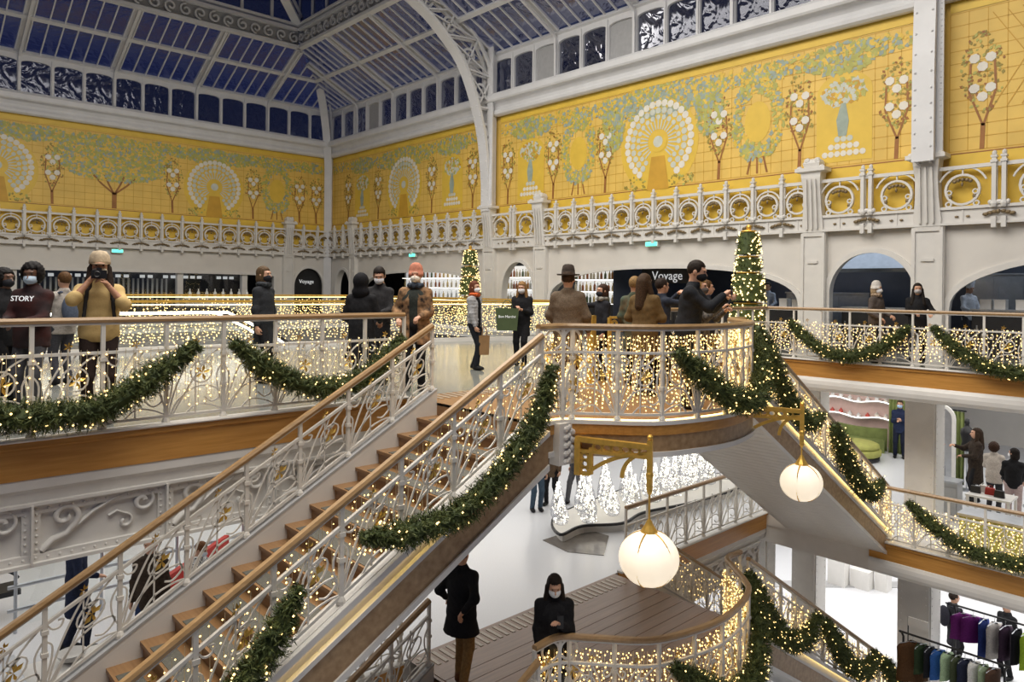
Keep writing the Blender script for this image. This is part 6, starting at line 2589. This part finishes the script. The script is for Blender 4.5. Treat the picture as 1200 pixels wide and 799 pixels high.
# grey stone inset in the white floor
b = MB()
b.prism([(10.7, 10.5), (11.9, 10.5), (11.95, 9.75), (11.0, 9.1), (10.6, 9.7)], lambda x, y, d: (x, y, ZL + .002 + d), .01)
M['insetgrey'] = mat('grey_marble_inset', (.20, .18, .16), .15, vary=.1)
o = b.build('floor_inset', 'insetgrey')
struct(o, 'dark grey marble inset in the white floor')

# ---------------------------------------------------------------- lower shop level, right: shelf wall, ottoman, tables
rt = thing('shelf_wall', (26.0, 10.3, ZL), 'pale pink shelf wall with wavy lit shelves of small goods', 'shelf')
b = MB()
b.box((26.0, 8.95, ZL), (26.15, 12.6, ZL + 2.6))
b.build('back_panel', 'pink', rt)
for z in (ZL + .95, ZL + 1.5, ZL + 2.05):
    pts = [(25.85, 9.0 + k * .18, z + .05 * math.sin(k * .8)) for k in range(20)]
    b = MB()
    b.sweep(pts, [(-.15, -.02), (.15, -.02), (.15, .02), (-.15, .02)])
    b.build('wavy_shelf', 'white', rt)
    b = MB()
    b.sweep([(x - .14, y, z_ + .025) for x, y, z_ in pts], [(-.01, -.01), (.01, -.01), (.01, .01), (-.01, .01)])
    b.build('lit_strip', 'ledwhite', rt)
goods = [mat('goods_%d' % i, c, .5) for i, c in enumerate([(.75, .72, .70), (.55, .08, .06), (.70, .62, .55), (.3, .3, .32)])]
gm = []
for q, g_ in enumerate(goods):
    b = MB()
    b.lathe([(.06, 0), (.075, .03), (.07, .09), (.03, .12), (.03, .15), (.001, .16)], (0, 0, 0), 8)
    o = b.build('ornament', g_, None, True)
    COL.objects.unlink(o)
    gm.append(o)
for z in (ZL + .95, ZL + 1.5, ZL + 2.05):
    for k in range(11):
        y = 9.15 + k * .3
        kk = (y - 9.0) / .18
        ci = gr.choice((0, 0, 0, 1, 2))
        o = put(gm[ci], 'ornament', (25.84, y, z + .05 * math.sin(kk * .8) + .022))
        lb = 'small %s ornament on the %s wavy pink shelf' % (('white', 'red', 'beige')[ci], 'lowest' if z < ZL + 1.2 else 'middle' if z < ZL + 1.8 else 'topmost')
        tag(o, lb, 'ornament', lb + 's')
rt = thing('ottoman', (23.45, 9.25, ZL), 'round olive ottoman with dark base before the pink shelf wall', 'ottoman')
b = MB()
b.lathe([(.72, 0), (.74, .02), (.74, .12), (.70, .13)], (23.45, 9.25, ZL), 24)
b.build('base', 'black', rt, True)
b = MB()
b.lathe([(.70, .13), (.78, .18), (.79, .32), (.74, .36), (.001, .37)], (23.45, 9.25, ZL), 24)
b.build('lower_cushion', 'olive', rt, True)
b = MB()
b.lathe([(.001, .36), (.70, .37), (.74, .42), (.72, .50), (.62, .54), (.001, .55)], (23.45, 9.25, ZL), 24)
b.build('seat_cushion', 'olive', rt, True)
rt = thing('curved_bench', (25.1, 9.7, ZL), 'curved green velvet bench under the pink shelves', 'bench')
b = MB()
b.sweep([(25.4 - .25 * math.sin(k * PI / 10), 8.95 + k * .16, ZL + .33) for k in range(11)], [(-.04, -.33), (.04, -.33), (.05, .4), (-.05, .4)])
b.build('backrest', 'greenvel', rt)
b = MB()
b.sweep([(25.1 - .25 * math.sin(k * PI / 10), 8.95 + k * .16, ZL + .22) for k in range(11)], [(-.22, -.22), (.22, -.22), (.22, .18), (-.22, .18)])
b.build('seat', 'greenvel', rt)


def curtain(x, y0_, y1_, z0, z1, label):
    b = MB()
    n = 24
    vs, fs = [], []
    for k in range(n + 1):
        y = y0_ + (y1_ - y0_) * k / n
        dx = .05 * math.sin(k * 1.6)
        for t in (0, .03):
            vs += [(x + dx + t, y, z0), (x + dx + t, y, z1)]
    for k in range(n):
        i = k * 4
        fs += [(i, i + 4, i + 5, i + 1), (i + 2, i + 3, i + 7, i + 6), (i + 1, i + 5, i + 7, i + 3), (i, i + 2, i + 6, i + 4)]
    b.faces(vs, fs)
    rt = thing('curtain', (x, (y0_ + y1_) / 2, z0), label, 'curtain')
    b.build('drape', 'greenvel', rt, True)
    c = MB()
    c.beam((x, y0_ - .05, z1 + .03), (x, y1_ + .05, z1 + .03), .04, .04)
    c.build('rod', 'black', rt)


curtain(25.2, 8.2, 8.85, ZL, ZL + 2.5, 'green curtain behind the assistant in the navy suit')
curtain(22.5, 5.95, 6.5, ZL, ZL + 2.0, 'green curtain panel beside the tall mirror')


def table(x0, y0_, x1, y1_, z, h, mm, label, legs=True):
    rt = thing('table', ((x0 + x1) / 2, (y0_ + y1_) / 2, z), label, 'table')
    b = MB()
    b.box((x0, y0_, z + h - .04), (x1, y1_, z + h))
    b.build('tabletop', mm, rt)
    for x in (x0 + .04, x1 - .04):
        for y in (y0_ + .04, y1_ - .04):
            b = MB()
            b.box((x - .025, y - .025, z), (x + .025, y + .025, z + h - .04))
            b.build('leg', mm, rt)
    return rt


table(18.45, 4.0, 19.15, 4.85, ZL, .76, 'white', 'white table with red and dark goods on the lower shop floor')
for k, (x, y, mm_) in enumerate(((18.8, 4.45, 'redseat'), (18.75, 4.72, 'black'), (18.7, 4.25, 'black'), (18.95, 4.6, 'white'))):
    rt = thing('handbag', (x, y, ZL + .761), ['small red handbag on the white table', 'black handbag lying near the table corner', 'black clutch on the white table', 'white folded bag on the white table'][k], 'bag')
    b = MB()
    z = ZL + .761
    b.prism([(-.10, 0), (.10, 0), (.085, .15), (-.085, .15)], lambda a, c, d: (x - .04 + d, y + a, z + c), .08)
    b.build('bag_body', mm_, rt)
    b = MB()
    b.tube([(x, y + .06 * math.cos(t), z + .145 + .06 * math.sin(t)) for t in [PI * j / 8 for j in range(9)]], .006, 5)
    b.build('handle', mm_, rt)
cabinet('display_counter', (18.8, 5.1, ZL), (19.2, 5.5, ZL + .85), 'greypaint', 'pale grey display counter beside the white pillar', 'counter', 1)
cabinet('display_counter', (16.75, 3.3, ZL), (17.3, 4.5, ZL + .72), 'olive', 'yellow display counter just behind the lower balcony balustrade', 'counter', 2)
rt = thing('mirror', (21.6, 6.3, ZL), 'arched white framed mirror on the lower shop floor', 'mirror')
b = MB()
cvm = [(5.95, ZL + .1)] + arch_curve(6.3, .35, ZL + 1.9, .35, 12) + [(6.65, ZL + .1)]
b.sweep([(21.6, y, z) for y, z in cvm], [(-.04, -.04), (.04, -.04), (.04, .04), (-.04, .04)], (1, 0, 0))
b.build('frame', 'white', rt)
b = MB()
b.poly([(21.62, y, z) for y, z in cvm])
b.build('glass', 'steel', rt)
# mannequin busts on poles
for k, (x, y) in enumerate(((22.0, 5.75), (21.5, 4.2))):
    rt = thing('dress_form', (x, y, ZL), ['black dress form beside the arched mirror', 'black dress form behind the white table'][k], 'dress form')
    b = MB()
    b.lathe([(.001, 1.05), (.14, 1.06), (.15, 1.15), (.12, 1.3), (.16, 1.5), (.15, 1.62), (.06, 1.70), (.045, 1.76), (.06, 1.80), (.05, 1.9), (.001, 1.92)], (x, y, ZL), 14)
    b.build('bust', 'black', rt, True)
    b = MB()
    b.tube([(x, y, ZL), (x, y, ZL + 1.06)], .018, 8)
    b.lathe([(.2, 0), (.2, .015), (.03, .04)], (x, y, ZL), 16)
    b.build('stand', 'steel', rt)

# ---------------------------------------------------------------- lower shop level, left
table(1.6, 9.9, 3.3, 10.5, ZL, .55, 'white', 'low white display table with bowls behind the stair rail')
for k, (x, y, r) in enumerate(((2.1, 10.25, .17), (2.62, 10.1, .20), (3.0, 10.3, .14))):
    rt = thing('bowl', (x, y, ZL + .551), ['medium white bowl on the low display table', 'largest white bowl on the low display table', 'smallest white bowl on the low display table'][k], 'bowl')
    b = MB()
    b.lathe([(r * .4, 0), (r * .75, r * .2), (r, r * .62), (r * .97, r * .64), (r * .7, r * .26), (.001, r * .12)], (x, y, ZL + .551), 18)
    b.build('bowl_shell', 'white', rt, True)
    b = MB()
    b.lathe([(r * .4, -.0), (r * .42, .012), (r * .3, .013)], (x, y, ZL + .551), 18)
    b.build('foot_ring', 'white', rt)
for k, (x, y, c) in enumerate(((2.75, 9.75, (.55, .16, .04)), (3.0, 9.78, (.50, .06, .03)), (2.35, 9.75, (.60, .30, .10)))):
    m_ = mat('gift_box_%d' % k, c, .5)
    rt = thing('gift_box', (x, y, ZL), ['orange gift box on the floor by the stair flight', 'red gift box on the floor by the stair flight', 'amber gift box on the floor by the stair flight'][k], 'box')
    b = MB()
    b.box((x - .11, y - .11, ZL), (x + .11, y + .11, ZL + .30))
    b.build('box_body', m_, rt)
    b = MB()
    b.box((x - .118, y - .118, ZL + .30), (x + .118, y + .118, ZL + .36))
    b.build('lid', m_, rt)
rt = thing('bench', (4.3, 11.6, ZL), 'long red upholstered bench below the gallery', 'bench')
b = MB()
b.beam((3.55, 11.1, ZL + .42), (5.1, 12.45, ZL + .42), .45, .14)
b.build('seat', 'redseat', rt)
b = MB()
b.beam((3.4, 11.28, ZL + .66), (4.95, 12.63, ZL + .66), .08, .4)
b.build('backrest', 'redseat', rt)
for t in (.06, .94):
    p = V(3.55, 11.1, 0).lerp(V(5.1, 12.45, 0), t)
    b = MB()
    b.box((p.x - .15, p.y - .15, ZL), (p.x + .15, p.y + .15, ZL + .35))
    b.build('leg', 'black', rt)
rt = thing('glass_barrier', (4.1, 12.9, ZL), 'glass barrier with steel rails behind the red bench', 'barrier')
for h in (.35, .7, 1.05):
    b = MB()
    b.tube([(1.8, 12.9, ZL + h), (6.6, 12.9, ZL + h)], .03, 8)
    b.build('rail', 'steel', rt)
for k in range(5):
    b = MB()
    b.tube([(1.9 + k * 1.15, 12.9, ZL), (1.9 + k * 1.15, 12.9, ZL + 1.08)], .025, 8)
    b.build('post', 'steel', rt)
for k in range(4):
    b = MB()
    b.poly([(1.95 + k * 1.15, 12.9, ZL + .1), (3.0 + k * 1.15, 12.9, ZL + .1), (3.0 + k * 1.15, 12.9, ZL + 1.0), (1.95 + k * 1.15, 12.9, ZL + 1.0)])
    b.build('pane', 'glass', rt)
rt = thing('armchair', (1.75, 13.4, ZL), 'dark tubular armchair at the left end of the lower gallery', 'chair')
b = MB()
b.tube([(1.75 + .32 * math.cos(t), 13.4, ZL + .42 + .40 * math.sin(t)) for t in [PI * .2 + PI * 1.2 * j / 14 for j in range(15)]], .025, 6)
b.tube([(1.75 + .32 * math.cos(t), 13.9, ZL + .42 + .40 * math.sin(t)) for t in [PI * .2 + PI * 1.2 * j / 14 for j in range(15)]], .025, 6)
b.build('frame', 'black', rt)
b = MB()
b.box((1.5, 13.42, ZL + .38), (2.05, 13.88, ZL + .46))
b.build('seat', 'black', rt)
b = MB()
b.box((1.46, 13.42, ZL + .46), (1.52, 13.88, ZL + .85))
b.build('backrest', 'black', rt)
cabinet('display_counter', (.2, 9.6, ZL), (1.5, 10.4, ZL + .7), 'black', 'low dark display counter below the end of the girder', 'counter', 2)

# ---------------------------------------------------------------- ground floor: clothes rails and plinths
def garment(x, y, zt, h, w, col, name, label, grp, rz=0.0):
    rt = thing(name, (x, y, zt - h), label, 'clothing', grp)
    rt.rotation_euler = (0, 0, rz)
    m_ = cloth(col)
    b = MB()
    vs, fs = [], []
    prof = [(0, .10), (.06, .42), (.14, .5), (.5, .47), (1, .52)]
    for t, ww in prof:
        for sy, dx in ((-1, 0), (-.5, .05), (0, .065), (.5, .05), (1, 0), (.5, -.05), (0, -.065), (-.5, -.05)):
            f = .6 + .4 * math.sin(t * 5 + sy * 6)
            vs.append((x + sy * w * ww, y + dx * (1 + .25 * f), zt - .06 - t * (h - .06)))
    for i in range(len(prof) - 1):
        for q in range(8):
            r = (q + 1) % 8
            fs.append((i * 8 + q, i * 8 + r, i * 8 + 8 + r, i * 8 + 8 + q))
    b.faces(vs, fs)
    b.build('cloth', m_, rt, True)
    b = MB()
    b.tube([(x, y, zt - .07), (x, y, zt + .0), (x + .02, y, zt + .03), (x - .02, y, zt + .045)], .006, 5)
    b.tube([(x - w * .42, y, zt - .10), (x, y, zt - .06), (x + w * .42, y, zt - .10)], .01, 5)
    b.build('hanger', 'steel', rt)


def rail(x, y0_, y1_, h, label):
    rt = thing('clothes_rail', (x, (y0_ + y1_) / 2, ZM), label, 'clothes rail', 'black clothes rails on the ground floor')
    b = MB()
    b.tube([(x, y0_, ZM + h - .08), (x, y0_ + .03, ZM + h - .02), (x, y0_ + .08, ZM + h), (x, y1_ - .08, ZM + h), (x, y1_ - .03, ZM + h - .02), (x, y1_, ZM + h - .08)], .022, 8)
    b.build('top_rail', 'black', rt)
    for y in (y0_, y1_):
        b = MB()
        b.tube([(x, y, ZM), (x, y, ZM + h - .08)], .022, 8)
        b.build('upright', 'black', rt)
        b = MB()
        b.beam((x - .28, y, ZM + .02), (x + .28, y, ZM + .02), .04, .04)
        b.build('foot', 'black', rt)


rail(15.9, 5.25, 3.5, 2.02, 'front black clothes rail holding the dark and green tops')
rail(18.2, 4.95, 2.2, 2.0, 'rear black clothes rail holding the purple skirt and pale tops')
cols1 = [('brown patterned coat at the end of the front rail', (.09, .045, .02), .85), ('dark green top on the front rail', (.03, .05, .025), .6), ('black top on the front rail', (.015, .016, .02), .6), ('bright blue top on the front rail', (.03, .10, .32), .6),
         ('mint green top on the front rail', (.35, .48, .30), .55), ('camouflage top on the front rail', (.06, .075, .04), .6), ('navy top on the front rail', (.02, .025, .05), .6), ('white top on the front rail', (.62, .62, .6), .55), ('sage top on the front rail', (.25, .32, .20), .6), ('brown top at the near end of the front rail', (.08, .045, .03), .6)]
for k, (lb, c, h) in enumerate(cols1):
    garment(15.9, 5.08 - k * .155, ZM + 2.0 - .05, h, .5 if k else .62, c, 'sweater' if k else 'long_coat', lb, 'clothes on the front rail', -.3 + .1 * (k % 3) if k else -.8)
cols2 = [('purple skirt at the end of the rear rail', (.17, .025, .17), .62), ('second purple skirt on the rear rail', (.15, .02, .16), .62), ('royal blue top on the rear rail', (.03, .05, .20), .85), ('white shirt with brown trim on the rear rail', (.62, .58, .54), .8), ('dark plum top on the rear rail', (.06, .035, .06), .75),
         ('black top on the rear rail', (.015, .015, .02), .75), ('lime green top on the rear rail', (.42, .60, .05), .8), ('pale grey top on the rear rail', (.52, .52, .52), .9), ('off white top on the rear rail', (.62, .62, .60), .9), ('light grey shirt on the rear rail', (.45, .46, .48), .9), ('yellow green top on the rear rail', (.50, .58, .08), .85)]
for k, (lb, c, h) in enumerate(cols2):
    garment(18.2, 4.8 - k * .2, ZM + 1.98 - .05, h, .56, c, 'skirt' if k < 2 else 'sweater', lb, 'clothes on the rear rail', -.75 if k < 2 else -.35 + .1 * (k % 3))
rt = thing('rail_sign', (16.32, 5.1, ZM + 1.95), 'small white card sign standing over the front clothes rail', 'sign')
b = MB()
b.tube([(16.32, 5.3, ZM), (16.32, 5.3, ZM + 2.2)], .012, 6)
b.lathe([(.15, 0), (.15, .015), (.02, .03)], (16.32, 5.3, ZM), 14)
b.build('pole', 'black', rt)
b = MB()
b.box((16.30, 4.92, ZM + 2.02), (16.33, 5.3, ZM + 2.2))
b.build('card', 'white', rt)
rt = thing('display_plinth', (22.6, 8.7, ZM), 'group of white display blocks on the pale ground floor', 'plinth')
for lo, hi in (((22.2, 9.0, ZM), (22.6, 9.5, ZM + 1.1)), ((22.5, 8.4, ZM), (22.9, 8.95, ZM + .55)), ((22.8, 8.0, ZM), (23.2, 8.35, ZM + 1.0))):
    b = MB()
    b.box(lo, hi)
    b.build('block', 'white', rt)
b = MB()
b.prism([(19.5, 11.5), (24.5, 7.0), (24.8, 7.3), (19.8, 11.9)], lambda x, y, d: (x, y, ZM + d), .02)
struct(b.build('floor_stripe', 'greypaint'), 'grey stripe in the ground floor')


# ---------------------------------------------------------------- things people hold
def hand(o, side):
    p = HANDS[o.name][side]
    k = o.scale[0]
    c, s = math.cos(o.rotation_euler[2]), math.sin(o.rotation_euler[2])
    return V(o.location.x + k * (p[0] * c - p[1] * s), o.location.y + k * (p[0] * s + p[1] * c), o.location.z + k * p[2])


def block(name, label, cat, c, size, rz, mm, extra=None):
    rt = thing(name, c, label, cat, None, rz)
    b = MB()
    b.box((-size[0] / 2, -size[1] / 2, -size[2] / 2), (size[0] / 2, size[1] / 2, size[2] / 2))
    o = b.build('body', mm, None)
    l = o.location.copy()
    o.parent = rt
    o.location = l
    if extra:
        extra(rt)
    return rt


def cam_extra(rt):
    b = MB()
    b.lathe([(.032, 0), (.034, .05), (.03, .055), (.02, .05)], (0, 0, 0), 14)
    o = b.build('lens', 'black', None)
    o.parent = rt
    o.rotation_euler = (-PI / 2, 0, 0)
    o.location = (.02, .03, 0)
    b = MB()
    b.box((-.025, -.02, .045), (.025, .025, .07))
    o = b.build('viewfinder', 'black', None)
    l = o.location.copy()
    o.parent = rt
    o.location = l


m_ = (hand(P_TAN, 0) + hand(P_TAN, 1)) / 2
cz = P_TAN.rotation_euler[2]
fwd = V(-math.sin(cz), math.cos(cz), 0)
block('camera_body', 'black camera held up by the man in the tan pullover', 'camera', hand(P_TAN, 0).lerp(hand(P_TAN, 1), .5) + V(0, 0, .10) + fwd * .02, (.15, .06, .09), cz, 'black', cam_extra)
for o_, lb, off in ((P_MAN, 'phone in the hands of the tall man in black', .10), (P_W2, 'phone held by the woman with long fair hair', .06), (P_W3, 'dark phone in the hand of the woman on the parquet landing', .05)):
    a = hand(o_, 0) if o_ is not P_W3 else hand(o_, 1)
    rz = o_.rotation_euler[2]
    f = V(-math.sin(rz), math.cos(rz), 0)
    def scr(rt):
        b = MB()
        b.box((-.033, -.0062, -.07), (.033, -.0052, .07))
        q = b.build('screen', 'steel', None)
        l = q.location.copy()
        q.parent = rt
        q.location = l
    block('phone', lb, 'phone', a + f * off + V(0, 0, .05), (.072, .010, .15), rz, 'black', scr)


def tote(c, w, h, d, rz, mm, label, text=None):
    rt = thing('shopping_bag', (c[0], c[1], c[2]), label, 'bag', None, rz)
    b = MB()
    b.faces([(-w / 2 * .86, -d / 2, 0), (w / 2 * .86, -d / 2, 0), (w / 2 * .86, d / 2, 0), (-w / 2 * .86, d / 2, 0), (-w / 2, -d / 2, h), (w / 2, -d / 2, h), (w / 2, d / 2, h), (-w / 2, d / 2, h)],
            [(0, 3, 2, 1), (0, 1, 5, 4), (1, 2, 6, 5), (2, 3, 7, 6), (3, 0, 4, 7)])
    def add(b, nm, mm):
        o = b.build(nm, mm, None)
        l = o.location.copy()
        o.parent = rt
        o.location = l
        return o
    add(b, 'bag_body', mm)
    for s in (-1, 1):
        b = MB()
        b.tube([(w * .22 * math.cos(t), s * d / 2, h + .16 * math.sin(t)) for t in [PI * j / 10 for j in range(11)]], .007, 5)
        add(b, 'handle', mm)
    if text:
        t = lettering(text, .07, 'signwhite', (0, 0, 0), (PI / 2, 0, PI))
        t.parent = rt
        t.location = (0, d / 2 + .004, h * .62)
        t.scale = (1, 1, 1)
    return rt


M['baggreen'] = mat('bag_green', (.075, .11, .045), .55, vary=.06)
M['bagbrown'] = mat('bag_brown', (.30, .17, .07), .7, vary=.08)
w2c = V(*P_W2.location)
rz = to_cam((w2c.x, w2c.y, 0), 0)
rgt = V(math.cos(math.radians(42.875)), -math.sin(math.radians(42.875)), 0)
tote(w2c - rgt * .30 - V(.18, .2, 0) + V(0, 0, .72), .46, .44, .16, rz, 'baggreen', 'large olive green shopping bag held by the fair haired woman', 'Bon Marché')
w1c = V(*P_W1.location)
tote(w1c + rgt * .20 - V(.10, .10, 0) + V(0, 0, .30), .20, .36, .12, rz, 'bagbrown', 'brown paper bag held by the woman in the puffer jacket')
# lettering on the dark sweatshirt
sw = P_SW
rz = sw.rotation_euler[2]
t = lettering('STORY', .085, 'signwhite', (0, 0, 0), (PI / 2, 0, PI), None, 'lettering', .003)
t.parent = sw
t.location = (0, .165, 1.36)
t.rotation_euler = (math.radians(80), 0, PI)

# brass post and low brass screen on the landing
rt = thing('brass_post', (9.0, 7.75, 0), 'yellow brass post standing between the felt hat and the pointing woman', 'post')
b = MB()
b.box((8.95, 7.70, 0), (9.05, 7.80, 1.12))
b.build('shaft', 'gold', rt)
b = MB()
b.box((8.90, 7.65, 0), (9.10, 7.85, .03))
b.build('foot_plate', 'gold', rt)
rt = thing('brass_screen', (9.75, 7.6, 0), 'low brass scrollwork screen behind the olive brown coat', 'screen')
p0, p1 = V(9.45, 7.75, 0), V(10.15, 7.1, 0)
b = MB()
b.beam(p0 + V(0, 0, 1.08), p1 + V(0, 0, 1.08), .05, .04)
b.beam(p0 + V(0, 0, .86), p1 + V(0, 0, .86), .04, .03)
b.beam(p0 + V(0, 0, 0), p0 + V(0, 0, 1.08), .05, .05, (1, 0, 0))
b.beam(p1 + V(0, 0, 0), p1 + V(0, 0, 1.08), .05, .05, (1, 0, 0))
b.build('frame', 'gold', rt)
d = (p1 - p0).normalized()
for k in range(6):
    c = p0.lerp(p1, (k + .5) / 6) + V(0, 0, .97)
    b = MB()
    b.sweep([c + d * (.055 * (1 - .6 * j / 14) * math.cos(j * .75)) + V(0, 0, .075 * (1 - .6 * j / 14) * math.sin(j * .75)) for j in range(15)], [(-.01, -.008), (.01, -.008), (.01, .008), (-.01, .008)], V(0, 0, 1).cross(d))
    b.build('scroll', 'gold', rt)
